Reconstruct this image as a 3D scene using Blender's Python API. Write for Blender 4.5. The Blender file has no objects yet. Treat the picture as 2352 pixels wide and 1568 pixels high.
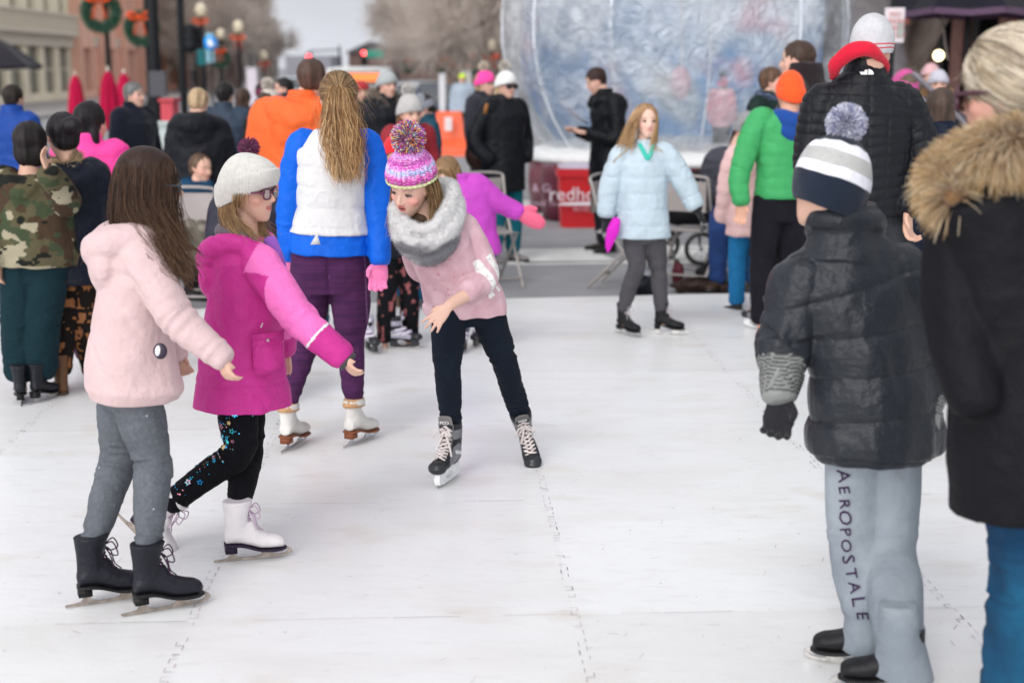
import bpy, math, random
import numpy as np
from mathutils import Vector, Matrix
rng = np.random.default_rng(7)
random.seed(7)
R = math.radians
C = bpy.context.scene.collection
# ------------------------------------------------------------------ camera, sky, sun, exposure
CAMH, PITCH, FPX, CX, CY = 1.7, R(10.98), 3267.0, 1176.0, 784.0
cam = bpy.data.cameras.new("camera"); cam.lens = 50.0; cam.sensor_width = 36.0
cam.clip_start = 0.05; cam.clip_end = 2000
camo = bpy.data.objects.new("camera", cam); C.objects.link(camo)
camo.location = (0, 0, CAMH); camo.rotation_euler = (R(90) - PITCH, 0, 0)
bpy.context.scene.camera = camo
cam.dof.use_dof = True; cam.dof.focus_distance = 5.3; cam.dof.aperture_fstop = 2.0; cam.dof.aperture_blades = 0
SUN_EL, SUN_AZ = R(48), R(205)
w = bpy.data.worlds.new("World"); bpy.context.scene.world = w; w.use_nodes = True
nt = w.node_tree; bg = nt.nodes['Background']
sky = nt.nodes.new('ShaderNodeTexSky'); sky.sky_type = 'NISHITA'; sky.sun_disc = False
sky.sun_elevation = SUN_EL; sky.sun_rotation = SUN_AZ; sky.air_density = 1.0; sky.dust_density = 1.5; sky.ozone_density = 1.0
tg = nt.nodes.new('ShaderNodeTexCoord'); va = nt.nodes.new('ShaderNodeVectorMath'); va.operation = 'ABSOLUTE'; vb = nt.nodes.new('ShaderNodeVectorMath'); vb.operation = 'ADD'; vb.inputs[1].default_value = (0, 0, .55)
sx_ = nt.nodes.new('ShaderNodeSeparateXYZ'); nt.links.new(tg.outputs['Generated'], sx_.inputs[0]); nt.links.new(tg.outputs['Generated'], vb.inputs[0]); nt.links.new(vb.outputs[0], sky.inputs[0])   # cloud evens the sky out down to the horizon
bw = nt.nodes.new('ShaderNodeRGBToBW'); nt.links.new(sky.outputs[0], bw.inputs[0])
tin = nt.nodes.new('ShaderNodeMix'); tin.data_type = 'RGBA'; tin.blend_type = 'MULTIPLY'; tin.inputs[0].default_value = 1
nt.links.new(bw.outputs[0], tin.inputs[6]); tin.inputs[7].default_value = (1.0, 0.99, 0.995, 1)
# overcast cloud sheet: even grey cloud with soft breaks
tc = nt.nodes.new('ShaderNodeTexCoord'); nz = nt.nodes.new('ShaderNodeTexNoise'); nz.inputs['Scale'].default_value = 3.0; nz.inputs['Detail'].default_value = 4
mp = nt.nodes.new('ShaderNodeMapping'); mp.inputs['Scale'].default_value = (1, 1, 3.5)
nt.links.new(tc.outputs['Generated'], mp.inputs[0]); nt.links.new(mp.outputs[0], nz.inputs['Vector'])
cr = nt.nodes.new('ShaderNodeMapRange'); cr.inputs[1].default_value = .3; cr.inputs[2].default_value = .7; cr.inputs[3].default_value = 2.3; cr.inputs[4].default_value = 2.9
nt.links.new(nz.outputs['Fac'], cr.inputs[0])
mm = nt.nodes.new('ShaderNodeMix'); mm.data_type = 'RGBA'; mm.inputs[0].default_value = .9
nt.links.new(sky.outputs[0], mm.inputs[6]); nt.links.new(tin.outputs[2], mm.inputs[7])
m2 = nt.nodes.new('ShaderNodeVectorMath'); m2.operation = 'SCALE'
nt.links.new(mm.outputs[2], m2.inputs[0]); nt.links.new(cr.outputs[0], m2.inputs['Scale']); nt.links.new(m2.outputs[0], bg.inputs[0])
bg.inputs[1].default_value = 0.15
sl = bpy.data.lights.new("sun", 'SUN'); sl.energy = 1.0; sl.angle = R(24); sl.color = (1.0, .97, .93)
so = bpy.data.objects.new("sun", sl); C.objects.link(so); so.rotation_euler = (R(90) - SUN_EL, 0, math.pi - SUN_AZ)
vs = bpy.context.scene.view_settings; vs.view_transform = 'Standard'; vs.look = 'None'; vs.gamma = 1; vs.exposure = 0.36
bpy.context.scene.cycles.max_bounces = 6; bpy.context.scene.cycles.transparent_max_bounces = 12

# ------------------------------------------------------------------ maths
A3 = lambda *v: np.array(v, float)
def nrm(v): v = np.asarray(v, float); return v / (np.linalg.norm(v, axis=-1, keepdims=True) + 1e-9)
def at(u, v, Y):
    """point at world depth Y seen at (u, v) on the 2352 x 1568 picture"""
    dy = math.cos(PITCH) + (CY - v) / FPX * math.sin(PITCH); dz = -math.sin(PITCH) + (CY - v) / FPX * math.cos(PITCH)
    t = Y / dy
    return A3(t * (u - CX) / FPX, Y, CAMH + t * dz)
def gr(u, v):
    dy = math.cos(PITCH) + (CY - v) / FPX * math.sin(PITCH); dz = -math.sin(PITCH) + (CY - v) / FPX * math.cos(PITCH)
    t = -CAMH / dz
    return A3(t * (u - CX) / FPX, t * dy, 0)
SA = R(2.84); SD = A3(-math.sin(SA), math.cos(SA), 0); SR = A3(math.cos(SA), math.sin(SA), 0)   # street axes
def SP(s, t, z=0): return SD * s + SR * t + A3(0, 0, z)
def s_for(u, t):
    k = (u - CX) / FPX / 1.0187
    return t * (math.cos(SA) - k * math.sin(SA)) / (k * math.cos(SA) + math.sin(SA))
def _h(ix, iy, iz, seed):
    n = (ix.astype(np.int64) * 374761393 + iy.astype(np.int64) * 668265263 + iz.astype(np.int64) * 2147483647 + seed * 974711) & 0xffffffff
    n = ((n ^ (n >> 13)) * 1274126177) & 0xffffffff
    n = (n ^ (n >> 16)) & 0xffff
    return n / 32767.5 - 1
def noise(P, seed=0):
    P = np.asarray(P, float); i = np.floor(P).astype(np.int64); f = P - i; f = f * f * (3 - 2 * f)
    r = 0
    for a in (0, 1):
        for b in (0, 1):
            for c in (0, 1):
                wgt = (f[:, 0] if a else 1 - f[:, 0]) * (f[:, 1] if b else 1 - f[:, 1]) * (f[:, 2] if c else 1 - f[:, 2])
                r = r + wgt * _h(i[:, 0] + a, i[:, 1] + b, i[:, 2] + c, seed)
    return r
def fbm(P, seed=0, o=3):
    return sum(noise(P * 2 ** k, seed + k) / 2 ** k for k in range(o)) / 1.6
def sm(a, b, x):
    t = np.clip((x - a) / (b - a), 0, 1); return t * t * (3 - 2 * t)
def mixc(c0, c1, t):
    t = np.asarray(t)[:, None]; return np.asarray(c0) * (1 - t) + np.asarray(c1) * t
def lin(*c): return tuple(((x / 255) / 12.92 if x / 255 < .04045 else ((x / 255 + .055) / 1.055) ** 2.4) for x in c)

# ------------------------------------------------------------------ materials
MATS = {}
def mat(name, col=None, rough=.7, bump=None, metal=0, var=0, vscale=8, sheen=0, spec=.35, emis=0, alpha=1, sss=0, coat=0, wave=None, trans=0, tint=None):
    if name in MATS: return MATS[name]
    m = bpy.data.materials.new(name); m.use_nodes = True; n = m.node_tree; b = n.nodes['Principled BSDF']; L = n.links.new
    if col is None:
        a = n.nodes.new('ShaderNodeAttribute'); a.attribute_name = 'Col'; src = a.outputs['Color']
    else:
        r = n.nodes.new('ShaderNodeRGB'); r.outputs[0].default_value = (*col, 1); src = r.outputs[0]
    tcn = n.nodes.new('ShaderNodeTexCoord'); oc = tcn.outputs['Object']
    if var:
        z = n.nodes.new('ShaderNodeTexNoise'); z.inputs['Scale'].default_value = vscale; z.inputs['Detail'].default_value = 5; L(oc, z.inputs['Vector'])
        mr = n.nodes.new('ShaderNodeMapRange'); mr.inputs[1].default_value = .3; mr.inputs[2].default_value = .7; mr.inputs[3].default_value = 1 - var; mr.inputs[4].default_value = 1 + var
        L(z.outputs['Fac'], mr.inputs[0])
        vm = n.nodes.new('ShaderNodeVectorMath'); vm.operation = 'SCALE'; L(src, vm.inputs[0]); L(mr.outputs[0], vm.inputs['Scale']); src = vm.outputs[0]
    L(src, b.inputs['Base Color'])
    b.inputs['Roughness'].default_value = rough; b.inputs['Metallic'].default_value = metal; b.inputs['Specular IOR Level'].default_value = spec
    b.inputs['Sheen Weight'].default_value = sheen; b.inputs['Sheen Roughness'].default_value = .5; b.inputs['Coat Weight'].default_value = coat
    if emis: L(src, b.inputs['Emission Color']); b.inputs['Emission Strength'].default_value = emis
    b.inputs['Alpha'].default_value = alpha; b.inputs['Transmission Weight'].default_value = trans
    if sss: b.inputs['Subsurface Weight'].default_value = sss; b.inputs['Subsurface Radius'].default_value = (.012, .005, .003); b.inputs['Subsurface Scale'].default_value = 1
    h = None
    if bump:
        for (sc, st) in ([bump] if not isinstance(bump, list) else bump):
            z = n.nodes.new('ShaderNodeTexNoise'); z.inputs['Scale'].default_value = sc; z.inputs['Detail'].default_value = 3; L(oc, z.inputs['Vector'])
            bp = n.nodes.new('ShaderNodeBump'); bp.inputs['Strength'].default_value = st; bp.inputs['Distance'].default_value = .6 / sc
            L(z.outputs['Fac'], bp.inputs['Height'])
            if h: L(h, bp.inputs['Normal'])
            h = bp.outputs[0]
    if wave:
        z = n.nodes.new('ShaderNodeTexWave'); z.inputs['Scale'].default_value = wave[0]; z.inputs['Distortion'].default_value = 2; z.bands_direction = wave[2]; L(oc, z.inputs['Vector'])
        bp = n.nodes.new('ShaderNodeBump'); bp.inputs['Strength'].default_value = wave[1]; bp.inputs['Distance'].default_value = .01; L(z.outputs['Fac'], bp.inputs['Height'])
        if h: L(h, bp.inputs['Normal'])
        h = bp.outputs[0]
    if h: L(h, b.inputs['Normal'])
    MATS[name] = m; return m
M_NYL = mat('nylon_shell', rough=.5, bump=[(45, .25), (9, .4)], spec=.15, var=.06)
M_FLE = mat('fleece_cloth', rough=.95, bump=[(300, .5), (14, .4)], sheen=.12, spec=.1, var=.05)
M_KNI = mat('knit_wool', rough=.95, bump=[(160, .7)], sheen=.12, var=.08, vscale=60)
M_COT = mat('cotton_cloth', rough=.9, bump=[(220, .35), (18, .35)], spec=.08, sheen=.02, var=.08)
M_DEN = mat('denim_cloth', rough=.9, bump=[(150, .35), (16, .4)], var=.14, vscale=14)
M_LEA = mat('boot_leather', rough=.42, bump=[(60, .25), (14, .2)], spec=.2, var=.12)
M_SKI = mat('skin', rough=.5, bump=[(250, .12)], sss=.12, spec=.35, var=.03)
M_HAI = mat('hair_strands', rough=.5, spec=.22, var=.15, vscale=30)
M_FUR = mat('fur_fibres', rough=.85, spec=.2, sheen=.3)
M_MET = mat('brushed_steel', (.55, .54, .52), rough=.32, metal=1, bump=(80, .15), var=.2, vscale=40)
M_PLA = mat('moulded_plastic', rough=.35, spec=.5, var=.05)
M_MAT = mat('painted_surface', rough=.7, var=.08, vscale=3)
M_GLO = mat('glass_lens', (.9, .92, .95), rough=.05, trans=1.0)
M_LIT = mat('lamp_glow', (1, .78, .45), emis=5)
M_REDL = mat('red_signal_glow', (1, .05, .06), emis=9)

# ------------------------------------------------------------------ mesh builders
def mk(name, parts, material, parent=None, base=None, smooth=True):
    """parts: list of (V, F) or (V, F, colour[, material index]); one mesh object"""
    if isinstance(parts, tuple): parts = [parts]
    base = parent['_base'] if (base is None and parent is not None) else (base if base is not None else (0, 0, 0))
    Vs, Ls, Lt, Cs, Mi = [], [], [], [], []; off = 0; hascol = False
    for p in parts:
        V = np.asarray(p[0], float); Fs = p[1] if isinstance(p[1], list) else [p[1]]
        Vs.append(V)
        if len(p) > 2 and p[2] is not None:
            hascol = True; c = np.asarray(p[2], float)
            Cs.append(np.broadcast_to(c, (len(V), 3)))
        else: Cs.append(np.ones((len(V), 3)) * .5)
        for Fa in Fs:
            Fa = np.asarray(Fa)
            if len(Fa) == 0: continue
            Ls.append((Fa + off).ravel()); Lt.append(np.full(len(Fa), Fa.shape[1])); Mi.append(np.full(len(Fa), p[3] if len(p) > 3 else 0))
        off += len(V)
    V = np.concatenate(Vs) - np.asarray(base)[None, :3]; L = np.concatenate(Ls); T = np.concatenate(Lt)
    me = bpy.data.meshes.new(name); me.vertices.add(len(V)); me.vertices.foreach_set('co', V.astype(np.float32).ravel())
    me.loops.add(len(L)); me.loops.foreach_set('vertex_index', L.astype(np.int32))
    me.polygons.add(len(T)); me.polygons.foreach_set('loop_start', np.concatenate([[0], np.cumsum(T)[:-1]]).astype(np.int32))
    me.polygons.foreach_set('loop_total', T.astype(np.int32)); me.polygons.foreach_set('use_smooth', np.full(len(T), smooth))
    mats = material if isinstance(material, list) else [material]
    for m_ in mats: me.materials.append(m_)
    me.polygons.foreach_set('material_index', np.concatenate(Mi).astype(np.int32))
    me.update(calc_edges=True)
    if hascol:
        a = me.attributes.new('Col', 'FLOAT_COLOR', 'POINT'); cc = np.concatenate(Cs); cc = np.concatenate([cc, np.ones((len(cc), 1))], 1)
        a.data.foreach_set('color', cc.astype(np.float32).ravel())
    o = bpy.data.objects.new(name, me); C.objects.link(o)
    if parent is not None: o.parent = parent; o['_base'] = [float(x) for x in base]
    else: o.location = [float(x) for x in base[:3]]; o['_base'] = [float(x) for x in base]
    return o
def thing(name, label, cat, base, group=None):
    o = bpy.data.objects.new(name, None); o.empty_display_size = .1; C.objects.link(o)
    o.location = [float(x) for x in base]; o['_base'] = [float(x) for x in base]
    o['label'] = label; o['category'] = cat
    if group: o['group'] = group
    return o
def tag(o, label=None, cat=None, group=None, kind=None):
    if label: o['label'] = label
    if cat: o['category'] = cat
    if group: o['group'] = group
    if kind: o['kind'] = kind
    return o
def catmull(P, n):
    P = np.asarray(P, float)
    if len(P) < 3: 
        t = np.linspace(0, 1, n + 1)[:, None]; return P[0] * (1 - t) + P[-1] * t
    Q = np.vstack([2 * P[0] - P[1], P, 2 * P[-1] - P[-2]]); out = []
    for i in range(1, len(Q) - 2):
        for k in range(n):
            t = k / n; a, b, c, d = Q[i - 1], Q[i], Q[i + 1], Q[i + 2]
            out.append(.5 * (2 * b + (c - a) * t + (2 * a - 5 * b + 4 * c - d) * t * t + (3 * b - a - 3 * c + d) * t ** 3))
    out.append(P[-1]); return np.array(out)
def loft(cen, ax, ay, m=24, caps=True, closed=False):
    """rings of m points: cen + ax cos + ay sin"""
    cen, ax, ay = map(lambda q: np.asarray(q, float), (cen, ax, ay)); n = len(cen)
    a = np.arange(m) / m * 2 * np.pi
    V = (cen[:, None] + ax[:, None] * np.cos(a)[None, :, None] + ay[:, None] * np.sin(a)[None, :, None]).reshape(-1, 3)
    i = np.arange(n if closed else n - 1)[:, None]; j = np.arange(m)[None, :]
    i2 = (i + 1) % n; j2 = (j + 1) % m
    F = np.stack([i * m + j, i * m + j2, i2 * m + j2, i2 * m + j], -1).reshape(-1, 4)
    if not caps or closed: return V, [F]
    V = np.vstack([V, cen[:1], cen[-1:]]); k = n * m; jj = np.arange(m)
    T = np.vstack([np.stack([(jj + 1) % m, jj, np.full(m, k)], 1), np.stack([(n - 1) * m + jj, (n - 1) * m + (jj + 1) % m, np.full(m, k + 1)], 1)])
    return V, [F, T]
def frames(P, up=(0, 0, 1)):
    P = np.asarray(P, float); T = np.gradient(P, axis=0); T = nrm(T); up = np.asarray(up, float)
    if abs(T[0] @ nrm(up)) > .95: up = A3(.2, 1, .1)
    s = nrm(np.cross(T[0], up)); S = [s]
    for t in T[1:]:
        s = s - t * (s @ t); s = nrm(s); S.append(s)
    S = np.array(S); return T, S, np.cross(S, T)
def tube(pts, rad, m=16, n=5, up=(0, 0, 1), flat=None, round_ends=True):
    """smooth tapered tube through pts; flat = (a, b) squash factors"""
    pts = np.asarray(pts, float); rad = np.asarray(rad if np.ndim(rad) else [rad] * len(pts), float)
    P = catmull(pts, n); r = np.interp(np.linspace(0, len(pts) - 1, len(P)), np.arange(len(pts)), rad)
    T, S, U = frames(P, up)
    if round_ends:
        P = np.vstack([P[0] - T[0] * r[0] * .55, P[0] - T[0] * r[0] * .35, P, P[-1] + T[-1] * r[-1] * .35, P[-1] + T[-1] * r[-1] * .55])
        r = np.concatenate([[r[0] * .45, r[0] * .85], r, [r[-1] * .85, r[-1] * .45]])
        S = np.vstack([S[:1], S[:1], S, S[-1:], S[-1:]]); U = np.vstack([U[:1], U[:1], U, U[-1:], U[-1:]])
    fa, fb = flat or (1, 1)
    return loft(P, S * r[:, None] * fa, U * r[:, None] * fb, m)
def ell(c, ax, ay, az, m=20, n=12):
    c, ax, ay, az = map(lambda q: np.asarray(q, float), (c, ax, ay, az))
    th = np.linspace(-np.pi / 2, np.pi / 2, n + 1)[1:-1]
    V, F = loft(c + az * np.sin(th)[:, None], ax * np.cos(th)[:, None], ay * np.cos(th)[:, None], m)
    V[-2] = c - az; V[-1] = c + az
    return V, F
def ball(c, r, m=16, n=10): return ell(c, (r, 0, 0), (0, r, 0), (0, 0, r), m, n)
BOXF = np.array([[0, 3, 2, 1], [4, 5, 6, 7], [0, 1, 5, 4], [1, 2, 6, 5], [2, 3, 7, 6], [3, 0, 4, 7]])
def box(c, ax, ay, az):
    c, ax, ay, az = map(lambda q: np.asarray(q, float), (c, ax, ay, az))
    return np.array([c + sx * ax + sy * ay + sz * az for sz in (-1, 1) for (sx, sy) in ((-1, -1), (1, -1), (1, 1), (-1, 1))]), [BOXF]
def wbox(x0, x1, y0, y1, z0, z1): return box(((x0 + x1) / 2, (y0 + y1) / 2, (z0 + z1) / 2), ((x1 - x0) / 2, 0, 0), (0, (y1 - y0) / 2, 0), (0, 0, (z1 - z0) / 2))
def sbox(s0, s1, t0, t1, z0, z1): return box(SP((s0 + s1) / 2, (t0 + t1) / 2, (z0 + z1) / 2), SR * (t1 - t0) / 2, SD * (s1 - s0) / 2, A3(0, 0, (z1 - z0) / 2))
def plate(outline, o, ax, ay, th):
    """2-D outline extruded: o + x*ax + y*ay, thickness th along ax x ay"""
    o, ax, ay = map(lambda q: np.asarray(q, float), (o, ax, ay)); nn = nrm(np.cross(ax, ay)) * th / 2
    pts = np.array([o + x * ax + y * ay for x, y in outline]); k = len(pts)
    from mathutils.geometry import tessellate_polygon
    T = np.array(tessellate_polygon([[Vector((x, y, 0)) for x, y in outline]]))
    j = np.arange(k); j2 = (j + 1) % k
    return np.vstack([pts + nn, pts - nn]), [np.vstack([T, T[:, ::-1] + k]), np.stack([j, j + k, j2 + k, j2], 1)]
def merge(shapes):
    Vs, Q, T, off = [], [], [], 0
    for V, F in shapes:
        Vs.append(V)
        for f in (F if isinstance(F, list) else [F]):
            (Q if f.shape[1] == 4 else T).append(f + off)
        off += len(V)
    out = []
    if Q: out.append(np.vstack(Q))
    if T: out.append(np.vstack(T))
    return np.vstack(Vs), out
def strands(paths, r0, r1, cols=None, sides=3):
    """paths N x K x 3 -> thin tubes; cols N x 3 or N x K x 3"""
    paths = np.asarray(paths, float); N, K, _ = paths.shape
    T = nrm(np.gradient(paths, axis=1)); ref = nrm(rng.normal(size=(N, 1, 3))); S = nrm(np.cross(T, ref)); U = np.cross(T, S)
    r0 = np.broadcast_to(r0, (N,)) if np.ndim(r0) <= 1 else r0; r1 = np.broadcast_to(r1, (N,))
    r = r0[:, None] + (r1 - r0)[:, None] * np.linspace(0, 1, K)[None] ** 1.5
    a = np.arange(sides) / sides * 2 * np.pi
    V = paths[:, :, None] + r[:, :, None, None] * (S[:, :, None] * np.cos(a)[None, None, :, None] + U[:, :, None] * np.sin(a)[None, None, :, None])
    V = V.reshape(-1, 3); n = np.arange(N)[:, None, None]; k = np.arange(K - 1)[None, :, None]; j = np.arange(sides)[None, None]
    j2 = (j + 1) % sides; b = (n * K + k) * sides; b2 = (n * K + k + 1) * sides
    F = np.stack([b + j, b + j2, b2 + j2, b2 + j], -1).reshape(-1, 4)
    if cols is None: return V, [F]
    cols = np.asarray(cols)
    if cols.ndim == 2: cols = np.repeat(cols[:, None], K, 1)
    return V, [F], np.repeat(cols.reshape(-1, 3), sides, 0)
def remesh(shapes, vox, smooth=2):
    V, F = merge(shapes)
    me = bpy.data.meshes.new('t'); L = np.concatenate([f.ravel() for f in F]); T = np.concatenate([np.full(len(f), f.shape[1]) for f in F])
    me.vertices.add(len(V)); me.vertices.foreach_set('co', V.astype(np.float32).ravel()); me.loops.add(len(L)); me.loops.foreach_set('vertex_index', L.astype(np.int32))
    me.polygons.add(len(T)); me.polygons.foreach_set('loop_start', np.concatenate([[0], np.cumsum(T)[:-1]]).astype(np.int32)); me.polygons.foreach_set('loop_total', T.astype(np.int32)); me.update(calc_edges=True)
    o = bpy.data.objects.new('t', me); C.objects.link(o)
    md = o.modifiers.new('r', 'REMESH'); md.mode = 'VOXEL'; md.voxel_size = vox; md.adaptivity = 0
    dg = bpy.context.evaluated_depsgraph_get(); e = o.evaluated_get(dg); m2 = e.to_mesh()
    n = len(m2.vertices); Vo = np.empty(n * 3, np.float32); m2.vertices.foreach_get('co', Vo); Vo = Vo.reshape(-1, 3).astype(float)
    lt = np.empty(len(m2.polygons), np.int32); m2.polygons.foreach_get('loop_total', lt); li = np.empty(len(m2.loops), np.int32); m2.loops.foreach_get('vertex_index', li)
    st = np.concatenate([[0], np.cumsum(lt)[:-1]]); out = []
    for kk in np.unique(lt): out.append(li[st[lt == kk][:, None] + np.arange(kk)[None]])
    ed = np.empty(len(m2.edges) * 2, np.int32); m2.edges.foreach_get('vertices', ed); ed = ed.reshape(-1, 2)
    e.to_mesh_clear(); bpy.data.objects.remove(o); bpy.data.meshes.remove(me)
    cnt = np.bincount(ed.ravel(), minlength=n)[:, None].clip(1)
    for _ in range(smooth):
        s = np.stack([np.bincount(ed[:, 0], Vo[ed[:, 1], k], n) + np.bincount(ed[:, 1], Vo[ed[:, 0], k], n) for k in range(3)], 1)
        Vo = Vo * .4 + s / cnt * .6
    return Vo, out
def normals(V, F):
    N = np.zeros_like(V)
    for f in F:
        n = np.cross(V[f[:, 2]] - V[f[:, 0]], V[f[:, 3 if f.shape[1] > 3 else 1]] - V[f[:, 1 if f.shape[1] > 3 else 0]])
        if f.shape[1] == 3: n = np.cross(V[f[:, 1]] - V[f[:, 0]], V[f[:, 2]] - V[f[:, 0]])
        for k in range(f.shape[1]):
            for c in range(3): N[:, c] += np.bincount(f[:, k], n[:, c], len(V))
    return nrm(N)
def bone_coord(V, bones):
    """bones: list of (A, B, radius, s0). nearest bone index, arc position, angle-ish vector"""
    best = None
    for bi, (a, b, r, s0) in enumerate(bones):
        a = np.asarray(a); b = np.asarray(b); d = b - a; L = np.linalg.norm(d) + 1e-9
        t = np.clip(((V - a) @ d) / L ** 2, 0, 1); D = np.linalg.norm(V - a - t[:, None] * d, axis=1) / r
        if best is None: best = [D, np.full(len(V), bi), s0 + t * L]
        else:
            k = D < best[0]; best[0] = np.where(k, D, best[0]); best[1] = np.where(k, bi, best[1]); best[2] = np.where(k, s0 + t * L, best[2])
    return best
# ------------------------------------------------------------------ people
UP = A3(0, 0, 1)
def fwdv(a): return A3(math.sin(R(a)), -math.cos(R(a)), 0)
def latv(a): return A3(math.cos(R(a)), math.sin(R(a)), 0)
class Head:
    def __init__(s, c, S, yaw, pitch=0, roll=0):
        s.c = np.asarray(c, float); s.S = S
        f = fwdv(yaw); x = latv(yaw); p = R(pitch)
        y = f * math.cos(p) + UP * math.sin(p); z = np.cross(x, y); z = z if z[2] > 0 else -z
        z = -f * math.sin(p) + UP * math.cos(p)
        r = R(roll); s.x = x * math.cos(r) + z * math.sin(r); s.z = z * math.cos(r) - x * math.sin(r); s.y = y
        s.M = np.stack([s.x, s.y, s.z])
    def w(s, x, y, z): return s.c + s.S * (x * s.x + y * s.y + z * s.z)
    def wv(s, P): return s.c + s.S * (np.asarray(P) @ s.M)
    def v(s, x, y, z): return s.S * (x * s.x + y * s.y + z * s.z)
    def loc(s, P): return ((P - s.c) @ s.M.T) / s.S
def head_shapes(H):
    e = lambda c, rx, ry, rz, m=28, n=18: ell(H.w(*c), H.v(rx, 0, 0), H.v(0, ry, 0), H.v(0, 0, rz), m, n)
    rings = [(.16, .325, .36, .0), (.02, .315, .345, .035), (-.1, .30, .325, .055), (-.2, .275, .30, .075), (-.3, .235, .26, .105), (-.39, .18, .20, .15), (-.46, .12, .13, .2), (-.49, .07, .08, .22)]
    jaw = loft([H.w(0, r[3], r[0]) for r in rings], [H.v(r[1], 0, 0) for r in rings], [H.v(0, r[2], 0) for r in rings], 28)
    sh = [e((0, -.05, .12), .335, .42, .38), jaw,
          tube([H.w(0, .34, .05), H.w(0, .395, -.06), H.w(0, .435, -.135)], [.03 * H.S, .04 * H.S, .05 * H.S], 10, 3),
          e((.045, .385, -.15), .04, .045, .035, 10, 6), e((-.045, .385, -.15), .04, .045, .035, 10, 6),
          e((0, .335, -.235), .1, .05, .03, 12, 8), e((0, .33, -.275), .085, .05, .028, 12, 8), e((0, .29, -.42), .08, .06, .06, 12, 8),
          e((.0, .29, .09), .22, .075, .04, 14, 8)]
    for sx in (-1, 1):
        sh += [e((sx * .325, -.03, -.02), .035, .07, .12, 12, 8), e((sx * .18, .22, -.12), .1, .1, .1, 12, 8)]
    return sh
def face_sculpt(V, H):
    q = H.loc(V)
    for sx in (-1, 1):
        d2 = ((q[:, 0] - sx * .14) / .075) ** 2 + ((q[:, 2] - .0) / .055) ** 2 + ((q[:, 1] - .33) / .12) ** 2
        V = V - np.exp(-d2)[:, None] * H.v(0, .04, 0)[None]
    d2 = (q[:, 0] / .12) ** 2 + ((q[:, 2] + .255) / .012) ** 2 + ((q[:, 1] - .36) / .1) ** 2
    return V - np.exp(-d2)[:, None] * H.v(0, .015, 0)[None]
def face_colour(V, H, skin, lip=(.52, .16, .15), blush=.35, brow=(.22, .13, .08), mouth_open=0, cheek=(.75, .22, .2), lipw=.1):
    q = H.loc(V); col = np.repeat(np.asarray(skin, float)[None], len(V), 0); front = q[:, 1] > .2
    for sx in (-1, 1):
        d = np.exp(-(((q[:, 0] - sx * .21) / .1) ** 2 + ((q[:, 2] + .13) / .1) ** 2 + ((q[:, 1] - .27) / .15) ** 2))
        col = col * (1 - blush * d[:, None]) + np.asarray(cheek) * (blush * d)[:, None]
        be = sm(.03, .0, np.abs(q[:, 2] - .105 + .5 * (np.abs(q[:, 0]) - .14) ** 2 * 4)) * (np.abs(q[:, 0] - sx * .14) < .085) * front
        col = mixc(col, brow, be * .7)
        d = np.exp(-(((q[:, 0] - sx * .33) / .05) ** 2 + ((q[:, 2] + .02) / .12) ** 2)) * .35
        col = mixc(col, (.8, .33, .26), d)
    d = np.exp(-((q[:, 0] / .06) ** 2 + ((q[:, 2] + .14) / .05) ** 2 + ((q[:, 1] - .43) / .06) ** 2)); col = mixc(col, (.78, .36, .3), d * .4)
    lp = (np.abs(q[:, 2] + .255) < .042 * np.sqrt(np.clip(1 - (q[:, 0] / lipw) ** 2, 0, 1)) + mouth_open * .02) & (np.abs(q[:, 0]) < lipw) & front
    col[lp] = lip
    if mouth_open:
        col[(np.abs(q[:, 2] + .26) < .014) & (np.abs(q[:, 0]) < .06) & front] = (.05, .015, .015)
    return col
def eyes(H, iris=(.1, .07, .04), gaze=(0, 0), openness=1.0, lash=(.06, .035, .03)):
    out = []
    for sx in (-1, 1):
        c = A3(sx * .14, .275, .0); V, F = ball((0, 0, 0), .064, 24, 16)
        d = nrm(A3(gaze[0], 1, gaze[1])); k = nrm(V) @ d
        col = np.where((k > .955)[:, None], (.01, .01, .01), np.where((k > .66)[:, None], iris, (.42, .37, .35)))
        V = V + c; V[:, 2] *= .55 * openness
        V[:, 1] += .015
        out.append((H.wv(V), F, col))
        P = [H.w(sx * (.14 + dx), .345 - abs(dx) * .35, .03 * openness - (dx * 11) ** 2 * .022) for dx in (-.075, -.035, 0, .035, .075)]
        V, F = tube(P, [.006 * H.S, .012 * H.S, .015 * H.S, .014 * H.S, .008 * H.S], 6, 3); out.append((V, F, lash))
        P = [H.w(sx * (.14 + dx), .335 - abs(dx) * .35, -.032 * openness + (dx * 11) ** 2 * .02) for dx in (-.06, 0, .06)]
        V, F = tube(P, [.003 * H.S, .005 * H.S, .003 * H.S], 6, 3); out.append((V, F, (.45, .22, .18)))
    return out
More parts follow.
